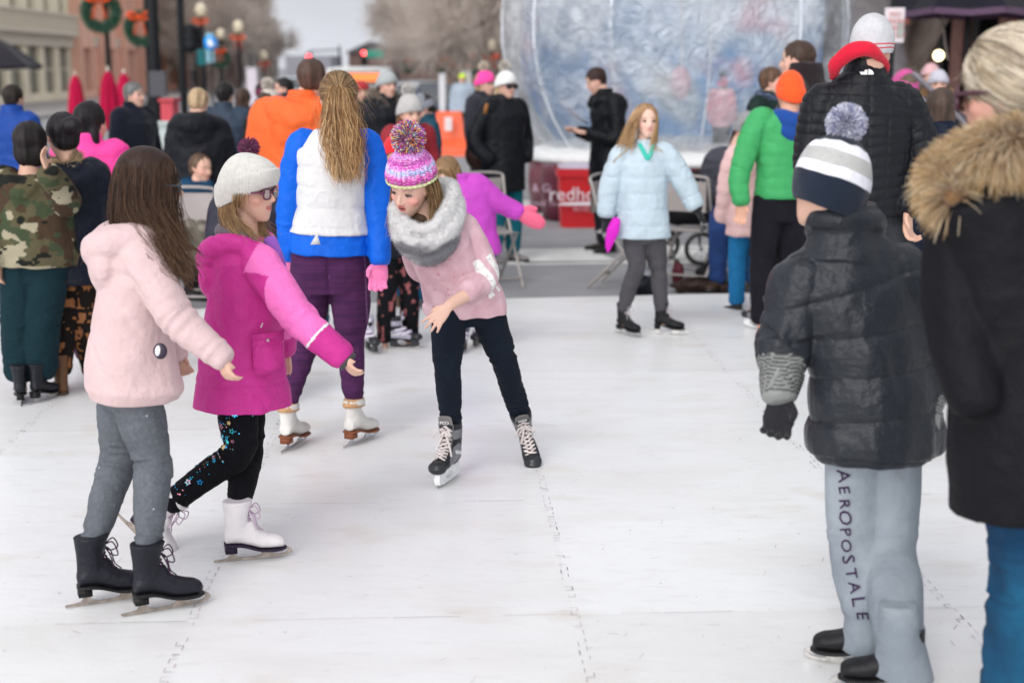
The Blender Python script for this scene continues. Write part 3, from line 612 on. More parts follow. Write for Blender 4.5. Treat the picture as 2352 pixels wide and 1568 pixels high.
def hockey_skate(root, o, to, L, up=None, text=None, body_c=(.02, .021, .025), side=(.18, .18, .2), holder=(.75, .76, .77), lacec=(.62, .56, .54), label=None, vox=.004, tongue=(.16, .15, .15), plain=False):
    f = fspace(o, to, up=up); W = lambda x, y, z: f(A3(x, y, z) * L); X = lambda v: f(A3(*v) * L) - f(A3(0, 0, 0))
    rings = [(-.26, .05, .1, .13), (-.23, .1, .15, .14), (-.1, .12, .19, .17), (.05, .13, .2, .19), (.2, .14, .17, .165), (.36, .155, .13, .125), (.52, .16, .115, .11), (.63, .145, .105, .105), (.71, .11, .085, .095), (.75, .06, .05, .09)]
    zb = .25
    sh = [loft([W(x, 0, zb + zc) for x, ry, r_, zc in rings], [X((0, ry, 0)) for x, ry, r_, zc in rings], [X((0, 0, r_)) for x, ry, r_, zc in rings], 20),
          loft([W(*p) for p in ((-.05, 0, .42), (-.07, 0, .6), (-.06, 0, .8), (-.04, 0, .97))], [X((a, 0, 0)) for a in (.21, .21, .23, .24)], [X((0, a, 0)) for a in (.15, .16, .19, .2)], 20),
          loft([W(-.2, 0, .8), W(-.235, 0, 1.0), W(-.245, 0, 1.12)], [X((.03, 0, 0)), X((.025, 0, 0)), X((.02, 0, 0))], [X((0, .1, 0)), X((0, .09, 0)), X((0, .05, 0))], 14)]
    V, F = remesh(sh, vox, 2); q = V - f(A3(0, 0, 0)); ex, ez = nrm(X((1, 0, 0))), nrm(X((0, 0, 1))); qx = (q @ ex) / L; qz = (q @ ez) / L; ey = nrm(X((0, 1, 0))); qy = np.abs(q @ ey) / L
    c = np.repeat(np.asarray(body_c)[None], len(V), 0)
    c[(qx < .42) & (qz < .62 - .5 * np.abs(qx)) & (qy > .095)] = side
    c[(qx < .3) & (qz > .7) & (qz < .86) & (qy > .1)] = side
    c[(np.abs(qz - .45 - .3 * qx) < .03) & (qx < .1) & (qy > .1)] = (.6, .6, .62)
    boot = mk('skate', [(V, F, c)], M_LEA, root)
    if label: boot['label'] = label
    mk('toe_cap', [(*ell(W(.61, 0, zb + .095), X((.165, 0, 0)), X((0, .162, 0)), X((0, 0, .118)), 20, 12), (.012, .014, .018))], M_PLA, boot)
    tg = loft([W(.2, 0, .52), W(.135, 0, .72), W(.13, 0, .92), W(.17, 0, 1.1), W(.18, 0, 1.13)], [X((.022, 0, 0))] * 5, [X((0, a, 0)) for a in (.09, .11, .135, .12, .07)], 16)
    mk('tongue', [(*tg, tongue)], M_COT, boot)
    holes = [(-.22, .24), (-.235, .1), (-.2, .045), (-.05, .03), (.25, .028), (.5, .035), (.66, .06), (.68, .12), (.65, .255), (.42, .245), (.40, .13), (.33, .09), (.2, .075), (.08, .09), (.02, .13), (.0, .24)]
    mk('blade_holder', [(*plate(holes, W(0, 0, 0), X((1, 0, 0)), X((0, 0, 1)), .10 * L), holder)], M_PLA, boot, smooth=False)
    mk('blade', [plate([(-.3, .045), (-.26, .01), (-.1, -.005), (.5, -.005), (.66, .01), (.71, .06), (.6, .06), (-.1, .045)], W(0, 0, 0), X((1, 0, 0)), X((0, 0, 1)), .025 * L)], M_MET, boot, smooth=False)
    P = []; zs = np.linspace(0, 1, 9)
    if not plain:
        for i, t in enumerate(zs):
            x = np.interp(t, [0, .35, .7, 1], [.5, .33, .2, .165]); z = np.interp(t, [0, .35, .7, 1], [.47, .56, .72, .9]); yy = .095
            for sg in (1, -1): P.append([W(x, sg * yy, z - .03), W(x + .03, sg * yy * .5, z + .02), W(x + .03, 0, z + .045), W(x + .0, -sg * yy * .5, z + .05), W(x - .05, -sg * yy * 1.05, z + .03)])
        V, F, cc = strands(np.array(P), .0045, .0045, np.asarray(lacec) * (.75 + .4 * rng.random((len(P), 1))), 5); pl = [(V, F, cc)]
        for qd in ([(.22, 0, .9), (.33, .1, .96), (.36, .16, .84), (.27, .1, .8), (.21, 0, .88)], [(.22, 0, .9), (.3, -.12, .92), (.34, -.17, .8), (.26, -.08, .8), (.21, 0, .88)], [(.22, 0, .88), (.3, .08, .75), (.36, .14, .62), (.42, .18, .5)], [(.22, 0, .88), (.3, -.06, .72), (.35, -.12, .6)]):
            V, F = tube([W(*x) for x in qd], .0045, 8, 5, flat=(1, .5)); pl.append((V, F, lacec))
        mk('laces', pl, M_COT, boot)
    else:
        pl = []
        for (a, b_) in (((.05, .62), (.22, .52)), ((.25, .5), (.38, .42)), ((.0, .85), (.16, .86))):
            pl.append((*tube([W(a[0] - .08, .14, a[1] - .06), W(b_[0] + .02, 0, b_[1] + .08), W(a[0] - .08, -.14, a[1] - .06)], .012, 8, 5), (.55, .5, .6)))
        pl.append((*ell(W(.45, 0, .42), X((.2, 0, -.05)), X((0, .1, 0)), X((.01, 0, .05)), 16, 8), (.5, .46, .56)))
        mk('strap', pl, M_PLA, boot)
    if text:
        text_obj('tongue_text', text, W(.205, 0, 1.01), nrm(-X((0, 1, 0))) , nrm(X((.1, 0, 1))), .075 * L, (.8, .8, .8), boot)
    return boot
def shoe(root, o, to, L, kind='shoe', col=(.03, .03, .03), vox=.01, sole=(.02, .02, .02), sh_h=.9, up=None, name=None):
    f = fspace(o, to, up=up); W = lambda x, y, z: f(A3(x, y, z) * L); X = lambda v: f(A3(*v) * L) - f(A3(0, 0, 0))
    rings = [(-.27, .06, .07, .14), (-.2, .12, .13, .15), (0, .14, .16, .17), (.2, .15, .14, .15), (.42, .17, .1, .115), (.6, .15, .08, .1), (.7, .08, .05, .09)]
    sh = [loft([W(x, 0, zc) for x, a, b, zc in rings], [X((0, a, 0)) for x, a, b, zc in rings], [X((0, 0, b)) for x, a, b, zc in rings], 16)]
    hgt = sh_h if kind == 'boot' else .38
    sh.append(loft([W(-.06, 0, .2), W(-.07, 0, hgt * .6), W(-.05, 0, hgt)], [X((a, 0, 0)) for a in (.18, .18, .2)], [X((0, a, 0)) for a in (.13, .15, .18)], 16))
    V, F = remesh(sh, vox, 1); V = V + normals(V, F) * (noise(V * 25, 2) * .002)[:, None]
    b = mk(name or kind, [(V, F, np.repeat(np.asarray(col)[None], len(V), 0))], M_LEA, root)
    mk('sole', [(*loft([W(x, 0, .03) for x in (-.28, -.2, .1, .42, .62, .72)], [X((0, a, 0)) for a in (.07, .13, .14, .175, .155, .07)], [X((0, 0, .035))] * 6, 16), sole)], M_PLA, b)
    return b
def text_obj(name, s, o, ax, ay, size, col, parent, material=None, thick=.001, align='CENTER', spacing=1.0, top=None):
    cu = bpy.data.curves.new(name, 'FONT'); cu.body = s; cu.size = size; cu.extrude = thick; cu.align_x = align; cu.align_y = 'CENTER'; cu.space_character = spacing; cu.resolution_u = 2
    t = bpy.data.objects.new(name, cu); C.objects.link(t); me = bpy.data.meshes.new_from_object(t.evaluated_get(bpy.context.evaluated_depsgraph_get())); bpy.data.objects.remove(t)
    n = len(me.vertices); V = np.empty(n * 3, np.float32); me.vertices.foreach_get('co', V); V = V.reshape(-1, 3).astype(float)
    ax, ay = nrm(ax), nrm(ay); az = np.cross(ax, ay); V = np.asarray(o) + V @ np.stack([ax, ay, az]); F3 = []; me.calc_loop_triangles()
    T = np.empty(len(me.loop_triangles) * 3, np.int32); me.loop_triangles.foreach_get('vertices', T); bpy.data.meshes.remove(me)
    return mk(name, [(V, [T.reshape(-1, 3)], col)], material or M_MAT, parent, smooth=False)
def person(s, label, group=None):
    t = thing('person', label, 'person', s.base, group); return t

from mathutils.bvhtree import BVHTree
_BVH = {}
def surf(o, u, v):
    """point and normal of object o's surface where the line of sight (u, v) meets it"""
    if o.name not in _BVH: _BVH[o.name] = BVHTree.FromPolygons([x.co.copy() for x in o.data.vertices], [tuple(f.vertices) for f in o.data.polygons])
    b = Vector(o['_base']); a = Vector((0, 0, CAMH)); d = (Vector(at(u, v, 5.0)) - a).normalized(); h = _BVH[o.name].ray_cast(a - b, d)
    if h[0] is None: return None, None
    return np.array(h[0] + b), np.array(h[1])
# ------------------------------------------------------------------ ground, ice, seams
M_ASP = mat('asphalt', (.27, .27, .28), rough=.9, bump=[(60, .3)], var=.10, vscale=2.5)
M_WPT = mat('road_paint', (.6, .6, .58), rough=.8, bump=(70, .2), var=.1, vscale=5)
def ice_mat():
    m = mat('rink_panels', (.8, .8, .8), rough=.32, bump=[(35, .04), (4, .03)], spec=.25); n = m.node_tree; b = n.nodes['Principled BSDF']; L = n.links.new
    tcn = n.nodes.new('ShaderNodeTexCoord'); mp_ = n.nodes.new('ShaderNodeMapping'); mp_.vector_type = 'TEXTURE'; g = gr(1359, 1568); r0 = gr(1254, 1149)
    p = SR * (g @ SR) + SD * (r0 @ SD); mp_.inputs['Location'].default_value = p; mp_.inputs['Rotation'].default_value = (0, 0, SA)
    L(tcn.outputs['Object'], mp_.inputs[0])
    br = n.nodes.new('ShaderNodeTexBrick'); br.offset = 0; br.squash = 1; br.inputs['Scale'].default_value = 1; br.inputs['Brick Width'].default_value = 1.2; br.inputs['Row Height'].default_value = 1.2
    br.inputs['Mortar Size'].default_value = 0; br.inputs['Color1'].default_value = (.79, .80, .805, 1); br.inputs['Color2'].default_value = (.735, .735, .73, 1); br.inputs['Mortar'].default_value = (.8, .8, .8, 1)
    L(mp_.outputs[0], br.inputs['Vector']); src = br.outputs[0]
    def lay(src, scale, sx, sy, lo, hi, colr, amt, det=4, rot=0):
        mq = n.nodes.new('ShaderNodeMapping'); mq.inputs['Scale'].default_value = (sx, sy, 1); mq.inputs['Rotation'].default_value = (0, 0, rot); L(tcn.outputs['Object'], mq.inputs[0])
        z = n.nodes.new('ShaderNodeTexNoise'); z.inputs['Scale'].default_value = scale; z.inputs['Detail'].default_value = det; L(mq.outputs[0], z.inputs['Vector'])
        mr = n.nodes.new('ShaderNodeMapRange'); mr.inputs[1].default_value = lo; mr.inputs[2].default_value = hi; mr.inputs[3].default_value = 0; mr.inputs[4].default_value = amt; L(z.outputs['Fac'], mr.inputs[0])
        mx = n.nodes.new('ShaderNodeMix'); mx.data_type = 'RGBA'; L(mr.outputs[0], mx.inputs[0]); L(src, mx.inputs[6]); mx.inputs[7].default_value = (*colr, 1); return mx.outputs[2]
    src = lay(src, 1.1, 1, 2.2, .48, .72, (.66, .64, .61), .55)
    src = lay(src, 7, 1, 3, .55, .8, (.6, .58, .55), .4, 6)
    src = lay(src, 9, .35, 12, .64, .8, (.50, .49, .48), .28, 8, .05)
    src = lay(src, 6, .3, 14, .66, .78, (.50, .49, .49), .22, 8, .9)
    src = lay(src, 2.3, 1, 1.6, .58, .75, (.60, .54, .46), .5, 6)
    src = lay(src, 14, 8, .5, .68, .82, (.5, .47, .46), .45, 8, .5)
    src = lay(src, 95, 1, 1, .74, .80, (.2, .16, .15), .5, 2)
    L(src, b.inputs['Base Color'])
    return m
EDGE = [gr(*p) for p in ((-2500, 800), (-500, 772), (20, 747), (470, 708), (1130, 686), (1800, 671), (2352, 660), (3600, 640))]
ice_pts = [(p[0], p[1]) for p in EDGE] + [(14, -4), (-14, -4)]
tag(mk('ice_rink_floor', [plate(ice_pts, (0, 0, -.0125), (1, 0, 0), (0, 1, 0), .025)], ice_mat(), smooth=False), kind='structure')
def flat(name, parts, m, z, kind='structure'):
    return tag(mk(name, parts, m, smooth=False), kind=kind)
g0 = np.array([[-400, -60, -.03], [400, -60, -.03], [400, 900, -.03], [-400, 900, -.03]], float)
flat('road', [(g0, [np.array([[0, 1, 2, 3]])])], M_ASP, 0)
def quad_px(pts, z):
    P = np.array([gr(*p) for p in pts]); P[:, 2] = z; return P, [np.arange(len(P))[None]]
flat('road_markings', [quad_px([(1000, 603), (3200, 583), (3200, 576), (1000, 596)], -.026), quad_px([(1155, 566), (1345, 563), (1425, 594), (1205, 597)], -.026),
     quad_px([(1480, 560), (1640, 556), (1700, 588), (1560, 592)], -.026), quad_px([(1780, 552), (1960, 548), (2040, 580), (1860, 585)], -.026),
     quad_px([(1000, 500), (1250, 493), (1250, 486), (1000, 493)], -.026), quad_px([(1030, 478), (1240, 471), (1240, 455), (1060, 462)], -.026), quad_px([(-600, 640), (440, 612), (440, 604), (-600, 632)], -.026)], M_WPT, 0)
def seam_parts():
    q = []; g = np.random.default_rng(4)
    def seg(p, d, ln, wd):
        n_ = A3(-d[1], d[0], 0); a = p; b = p + d * ln; q.append(np.array([a - n_ * wd, b - n_ * wd, b + n_ * wd, a + n_ * wd]) + A3(0, 0, .003))
    tm = gr(1359, 1568) @ SR; s0 = gr(1254, 1149) @ SD
    for k in range(-4, 5):
        t = tm + k * 1.2
        for side in (0, 1):
            s = .5 + side * .03
            while s < 10.5:
                vis = .62 if (s - s0) % 1.2 < .9 else .5
                off = .012 if side else -.012
                if g.random() < vis: seg(SP(s, t + off + g.normal() * .0012), SD, .026 + g.random() * .012, .0007 + .0012 * g.random() ** 2)
                if g.random() < vis * .6: seg(SP(s, t + off), SR * (-1 if side else 1), .02 + g.random() * .006, .0008 + .0014 * g.random() ** 2)
                s += .062
    for k in range(-6, 5):
        s = s0 + k * 1.2; t = -5.
        while t < 6:
            ln = .05 + .25 * g.random()
            if g.random() < .62: seg(SP(s + g.normal() * .0015, t), SR, ln, .0006 + .0006 * g.random())
            t += ln + .01
    # skate scratches and rubber crumbs
    for _ in range(1500):
        p = A3(g.uniform(-4, 5), g.uniform(2.6, 9), 0); a = g.normal() * .35 + (0 if g.random() < .6 else 1.2); seg(p, A3(math.cos(a), math.sin(a), 0), .010 + .05 * g.random() ** 3, .0005 + .0003 * g.random())
    for _ in range(160):
        p = A3(g.uniform(-4, 5), g.uniform(2.6, 9), 0); seg(p, A3(1, 0, 0), .006 * g.random() + .003, .002)
    V = np.vstack([x for x in q]); V = V[(V[:, 1] > -9)]; n_ = len(V) // 4
    keep = np.array([True] * n_); Q = V.reshape(-1, 4, 3); ey = np.interp(Q[:, 0, 0], [p[0] for p in EDGE], [p[1] for p in EDGE]); Q = Q[Q[:, :, 1].max(1) < ey - .02]
    col = np.repeat(np.array([.30, .26, .26])[None] * (.6 + 1.4 * g.random((len(Q), 1))), 4, 0)
    return Q.reshape(-1, 3), [np.arange(len(Q) * 4).reshape(-1, 4)], col
tag(mk('floor_marks', [seam_parts()], M_MAT, smooth=False), kind='structure')

# ------------------------------------------------------------------ near skaters
def foot(s, k, A, B, L, ank=.86):
    a, b = gr(*A), gr(*B); d = nrm(b - a); mid = (a + b) / 2; o = mid - d * .18 * L
    setattr(s, 'to' + k, d); setattr(s, 'o' + k, o + UP * .004); setattr(s, 'an' + k, o - d * .06 * L + UP * ank * L)
def mitts(s, root, k, name, material, col, S, mitten=False, colf=None, curl=(.5, .5, .55, .6), spread=.12, vox=.005, cuff=.16, thumb=.6, label=None):
    W, d, th = getattr(s, 'wr' + k), getattr(s, 'hd' + k), getattr(s, 'ht' + k); hand_shapes.side = 1 if k == 'b' else -1
    sh = mitten_shapes(W, d, th, S) if mitten else hand_shapes(W, d, th, S, curl, spread, 1.18, thumb)
    sh.append(tube([W - d * .35 * S, W + d * .05 * S], [cuff * S * 1.05, cuff * S], 16, 4))
    return cloth(name, sh, root, material, col, vox, 2, None, [(W, W + nrm(d) * S, 1, 0)], colf, .0012, 40, label=label)
HC_BR = [(.09, .05, .028), (.055, .03, .018), (.13, .075, .04), (.2, .12, .06)]
HC_BL = [(.38, .22, .10), (.26, .14, .06), (.52, .34, .17), (.17, .09, .045), (.60, .43, .25)]
HC_DK = [(.035, .018, .013), (.055, .028, .018), (.02, .011, .009), (.09, .05, .032)]
SKIN = (.60, .37, .28)
def shoulders(s, k=1.0):
    return [(s.sha * .5 + s.shb * .5 - UP * .04 * s.h, A3(.155, .115, .09) * s.h * k), (s.ch, A3(.125, .11, .14) * s.h * k)]

# --- the girl in the pale pink hoodie
def hoodie_girl():
    Y = 4.46; H = Head(at(346, 421, Y), .215, 108, -4, 2)
    s = custom(Y, 1.40, 98, dict(nk=(322, 522), ch=(312, 650), pe=(296, 840), sha=(325, 585, -.10), shb=(318, 590, .12), ela=(405, 728, -.17), elb=(350, 720, .2), wra=(503, 815, -.20), wrb=(400, 810, .16),
                                 hia=(305, 880, -.05), hib=(282, 880, .06), kna=(352, 1062, -.05), knb=(270, 1055, .06)), H, yawc=100)
    foot(s, 'a', (283, 1417), (480, 1383), .224, .82); foot(s, 'b', (157, 1397), (351, 1368), .224, .82)
    s.hda = nrm(at(527, 872, Y - .21) - s.wra); s.hta = A3(.6, -.6, .3)
    r = person(s, 'girl in a pale pink hoodie, grey leggings and black skates, gliding to the right')
    body(s, r, SKIN, .0045, face=True, hs=.12, thumb=.25, curl=(.7, .8, .9, 1.0), blush=.25, iris=(.07, .04, .02))
    prof = [(-.22, .112, .098, .01), (-.13, .125, .106, .006), (0, .118, .1, 0), (.3, .104, .09), (.6, .108, .083), (.82, .11, .072), (.93, .09, .06), (1.0, .055, .05)]
    def post(V, N, sc, bi):
        d = np.exp(-(((V - at(395, 860, Y - .05)) / A3(.05, .12, .07)) ** 2).sum(1)); V = V + A3(.035, -.02, -.03) * d[:, None]
        f = np.zeros(len(V)); arm = bi >= 3
        f += arm * np.exp(-((sc - np.linalg.norm(s.ela - s.sha)) / .07) ** 2) * np.sin(sc * 150 + noise(V * 10, 4) * 3) * .0035
        f += arm * np.exp(-((sc - np.linalg.norm(s.ela - s.sha) - np.linalg.norm(s.wra - s.ela)) / .05) ** 2) * np.sin(sc * 200) * .002
        f += (~arm) * (noise(np.stack([V[:, 0] * 9, V[:, 1] * 9, V[:, 2] * 2.5], 1), 6) * .008 - np.maximum(0, .22 - np.abs(noise(np.stack([V[:, 0] * 6 + V[:, 2] * 3, V[:, 1] * 6, V[:, 2] * 5], 1), 12))) * .025)
        return V + N * f[:, None]
    hem = [(-.05, -.3)]
    top(s, r, 'hoodie', M_FLE, (.57, .42, .42), 0, prof=prof, hem=.22, vox=.005, sr=(.052, .042, .032), wr=.0035, wscale=7, hood=(1.15, .03), post=post, seed=3, cuffw=.95, sleeve=1.1)
    # heart-shaped card badge in the front pocket
    c = at(368, 806, Y - .165); mk('pocket_badge', [(*ell(c, A3(.022, .0, 0), A3(0, .008, 0), A3(0, 0, .026), 16, 8), (.02, .01, .03)), (*ell(c + A3(-.006, -.006, .002), A3(.009, 0, 0), A3(0, .004, 0), A3(.002, 0, .017), 12, 6), (.7, .7, .72))], M_PLA, r)
    def gl(V, N, sc, bi):
        sp = noise(V * 260, 5) > .93; c = np.repeat(A3(.105, .115, .13)[None], len(V), 0) * (1 + .16 * noise(V * 160, 8))[:, None]; c[sp] = (.6, .68, .75); return c
    legs(s, r, 'leggings', M_COT, None, .002, r=(.055, .041, .0245), vox=.0045, wr=.0035, colf=gl, ext=-.0, hipw=.094)
    for k in 'ab': figure_skate(r, getattr(s, 'o' + k), getattr(s, 'to' + k), .224, (.013, .014, .02), lace=(.05, .02, .05), blade=mat('worn_blade', (.36, .31, .27), rough=.5, metal=.8, bump=(70, .3), var=.25, vscale=40))
    sh = shoulders(s, 1.02)
    hc = hair_cap(H, None, sc=.98); V, F = remesh(hc, .005, 2); q = H.loc(V)
    st = hair_strands(H, 4200, .40, HC_DK, lambda d: (d[:, 2] > -.25) & ~((d[:, 1] > .55) & (d[:, 2] < .5)), K=24, r=.0009, clump=.3, coll=sh, seed=1, tips=(.14, .075, .04), grav=.3, curl=.02, goal=(at(424, 640, Y - .12), .42, .022))
    g = hair_strands(H, 90, .13, HC_DK, lambda d: d[:, 2] > .6, K=10, r=.0005, clump=2.5, seed=5, grav=.15, curl=.3)
    mk('hair', [(V, F, np.repeat(A3(.03, .016, .012)[None], len(V), 0)), st, g], M_HAI, r)
    glasses(H, r, (.03, .05, .06))
    return s
def glasses(H, root, col, lens=(.9, .92, .95), r=(.105, .075), y=.43, dark=False, th=.012):
    parts = []; L = []
    for sx in (-1, 1):
        a = np.linspace(0, 2 * np.pi, 25); P = [H.w(sx * (.15 + r[0] * np.sign(math.cos(t)) * abs(math.cos(t)) ** .6), y - abs(math.cos(t) + sx * sx) * .012 - .02, -.02 + r[1] * np.sign(math.sin(t)) * abs(math.sin(t)) ** .6) for t in a]
        parts.append(tube(P, th * H.S, 8, 1, round_ends=False)); c = H.w(sx * .15, y - .02, -.02)
        L.append(ell(c, H.v(r[0], 0, 0), H.v(0, .004, 0), H.v(0, 0, r[1]), 20, 8))
        parts.append(tube([H.w(sx * (.15 + r[0]), y - .03, .01), H.w(sx * .345, .25, .015), H.w(sx * .36, .0, .01), H.w(sx * .35, -.09, -.04)], [th * 1.1 * H.S] * 4, 8, 3))
    parts.append(tube([H.w(-.045, y - .01, .0), H.w(0, y + .01, .012), H.w(.045, y - .01, .0)], th * H.S, 8, 3))
    g = mk('sunglasses' if dark else 'glasses', [(*p, col) for p in parts], M_PLA, root)
    if dark: mk('lens', [(*p, (.012, .01, .012)) for p in L], M_PLA, g)
    else: mk('lens', L, mat('spectacle_lens', (.8, .85, .88), rough=.03, alpha=.16, spec=.8), g)
    return g

# --- the girl in the magenta coat
def magenta_girl():
    Y = 4.92; H = Head(at(573, 440, Y), .208, 72, 0, 0)
    s = custom(Y, 1.36, 78, dict(nk=(560, 543), ch=(565, 660), pe=(556, 840), sha=(600, 610, -.11), shb=(560, 600, .13), ela=(692, 735, -.2), elb=(640, 730, .2), wra=(782, 815, -.22), wrb=(650, 800, .24),
                                 hia=(545, 890, -.05), hib=(560, 890, .06), kna=(548, 1035, -.08), knb=(568, 1045, .06)), H, yawc=74)
    foot(s, 'b', (500, 1293), (663, 1277), .214, .82)
    L = .214; to = nrm(A3(.62, .1, -.78)); up = nrm(A3(.78, -.05, .62)); s.upa = up; ank = at(404, 1145, Y - .08)
    s.toa = to; s.oa = ank - up * .95 * L + to * .05 * L; s.ana = ank - up * .12 * L
    s.hda = nrm(at(808, 852, Y - .25) - s.wra); s.hta = A3(.4, -.8, .3)
    r = person(s, 'girl in a magenta winter coat, cream knit hat and glasses, trailing one white skate')
    body(s, r, SKIN, .0042, face=True, iris=(.12, .08, .05), gaze=(.1, 0), hs=.12, thumb=.25, curl=(.55, .65, .7, .8), spread=.06, blush=.3, brow=(.25, .14, .08))
    prof = [(-.3, .135, .128, .0), (-.15, .13, .12), (0, .125, .112, .0), (.3, .112, .098), (.6, .112, .09), (.82, .115, .078), (.93, .09, .062), (1.0, .055, .05)]
    DKM, LTM = A3(.52, .035, .25), A3(.80, .165, .48)
    aL = np.linalg.norm(s.ela - s.sha); bL = np.linalg.norm(s.wra - s.ela)
    def colf(V, N, sc, bi):
        arm = bi >= 3; yoke = (V[:, 2] > s.sha[2] - .03 + .02 * noise(V * 8)) & ~arm
        c = np.where((yoke | (arm & (sc < aL + bL * .42)))[:, None], LTM, DKM)
        piping = arm & (np.abs(sc - aL - bL * .43) < .004) & (bi < 5); c[piping] = (.75, .75, .76)
        hood = (~arm | (sc < .03)) & (V[:, 0] < s.sha[0] - .045 + .5 * (V[:, 2] - s.sha[2])); c[hood] = DKM * 1.05
        return c
    def post(V, N, sc, bi):
        arm = bi >= 3; f = arm * np.exp(-((sc - aL) / .09) ** 2) * np.sin(sc * 110 + noise(V * 9, 4) * 4) * .003
        f += (~arm) * (noise(np.stack([V[:, 0] * 12, V[:, 1] * 12, V[:, 2] * 5], 1), 6) * .007 - np.maximum(0, .25 - np.abs(noise(np.stack([V[:, 0] * 7 + V[:, 2] * 5, V[:, 1] * 7, V[:, 2] * 9], 1), 12))) * .02)
        f += (~arm) * -.003 * np.exp(-((V[:, 2] - (s.pe[2] - .045)) / .004) ** 2)
        return V + N * f[:, None]
    c = top(s, r, 'coat', M_NYL, None, 0, prof=prof, hem=.3, vox=.005, sr=(.052, .044, .036), wr=.0035, wscale=8, hood=(1.12, .05), post=post, colf=colf, seed=5, sleeve=1.02)
    # hip pocket with flap and snap, chest zip, cuff
    pc = at(612, 812, Y - .2); W = lambda u, v, d=-.178: at(u, v, Y + d)
    mk('pocket_flap', [(*plate([(0, 0), (1, 0), (.98, -.33), (.55, -.47), (.04, -.36)], W(578, 770, -.172), W(652, 758, -.128) - W(578, 770, -.172), A3(0, -.01, .1), .006), DKM * .95)], M_NYL, c)
    mk('snap', [(*ball(W(615, 781, -.165), .006, 12, 8), (.03, .02, .03))], M_MET, c)
    mk('pocket', [(*plate([(.02, 0), (.98, 0), (.97, -.95), (.85, -1.1), (.1, -1.1), (.02, -.95)], W(578, 785, -.172), W(650, 775, -.128) - W(578, 785, -.172), A3(0, -.01, .11), .004), DKM)], M_NYL, c)
    e = s.wra + nrm(s.wra - s.ela) * .012; d = nrm(s.wra - s.ela)
    V, F = tube([e - d * .01, e + d * .028], [.036, .035], 20, 3, round_ends=False); mk('cuff', [(V, F, (.07, .065, .07))], M_FLE, c)
    V, F = tube([W(603, 742, -.19), W(599, 752, -.192)], [.002, .002], 6, 2); mk('zip_pull', [(V, F, (.7, .7, .7))], M_MET, c)
    nk = s.nk; L_, Fv = latv(74), fwdv(74)
    P = [nk + L_ * x + Fv * y + UP * z for x, y, z in ((.03, .085, -.035), (.07, .02, .005), (.04, -.06, .02), (-.04, -.06, .02), (-.07, .02, .005), (-.03, .085, -.035))]
    mk('fleece_collar', [(*tube(P, [.018, .024, .028, .028, .024, .018], 14, 5), (.13, .11, .13))], M_FLE, c)
    # violet scarf end showing at the open front
    mk('scarf', [(*tube([nk + Fv * .1 - UP * .01, nk + Fv * .125 - UP * .1, nk + Fv * .135 - UP * .2, nk + Fv * .13 - UP * .27], [.025, .032, .034, .022], 14, 5, flat=(1, .7)), (.27, .10, .45))], M_FLE, r)
    V_, F_ = None, None
    def lg(V, N, sc, bi): return np.repeat(A3(.006, .006, .008)[None], len(V), 0)
    lo = legs(s, r, 'leggings', M_COT, None, .002, r=(.053, .04, .026), vox=.0045, colf=lg, hipw=.088, wr=.0025)
    stars(s, lo)
    figure_skate(r, s.ob, s.tob, L, (.63, .60, .61), lace=(.48, .36, .46), blade=MATS['worn_blade'], sole=(.02, .012, .03)); figure_skate(r, s.oa, s.toa, L, (.63, .60, .61), lace=(.5, .38, .48), up=up, blade=MATS['worn_blade'], sole=(.02, .012, .03))
    beanie(H, r, (.56, .545, .51), z0=-.09, tilt=.42, ribs=64, ribamp=.014, top=.50, zc=.14, fold=.36, foldw=.03, seed=3, slouch=.05, m=260, n=60, a=.425, b=.52)
    sh = shoulders(s, .98)
    st = hair_strands(H, 2600, .24, HC_BL[:4] + HC_BR[2:], lambda d: (d[:, 2] < -.05) & (d[:, 2] > -.6) & (d[:, 1] < .1), K=18, r=.0009, clump=.5, coll=sh, seed=2, tips=(.5, .33, .17), grav=.34, goal=(at(628, 640, Y - .06), .3, .03), e=(.36, .4, .4))
    st2 = hair_strands(H, 130, .1, HC_BL[1:4], lambda d: (d[:, 2] > -.1) & (d[:, 2] < .2) & (d[:, 1] > .1) & (np.abs(d[:, 0]) > .8), K=12, r=.001, seed=8, grav=.25)
    V, F = remesh([ell(H.w(0, -.12, .0), H.v(.34, 0, 0), H.v(0, .36, 0), H.v(0, 0, .33), 28, 16)], .006, 1)
    mk('hair', [(V, F, np.repeat(A3(.2, .11, .05)[None], len(V), 0)), st, st2], M_HAI, r)
    glasses(H, r, (.10, .015, .05), r=(.1, .082), th=.015)
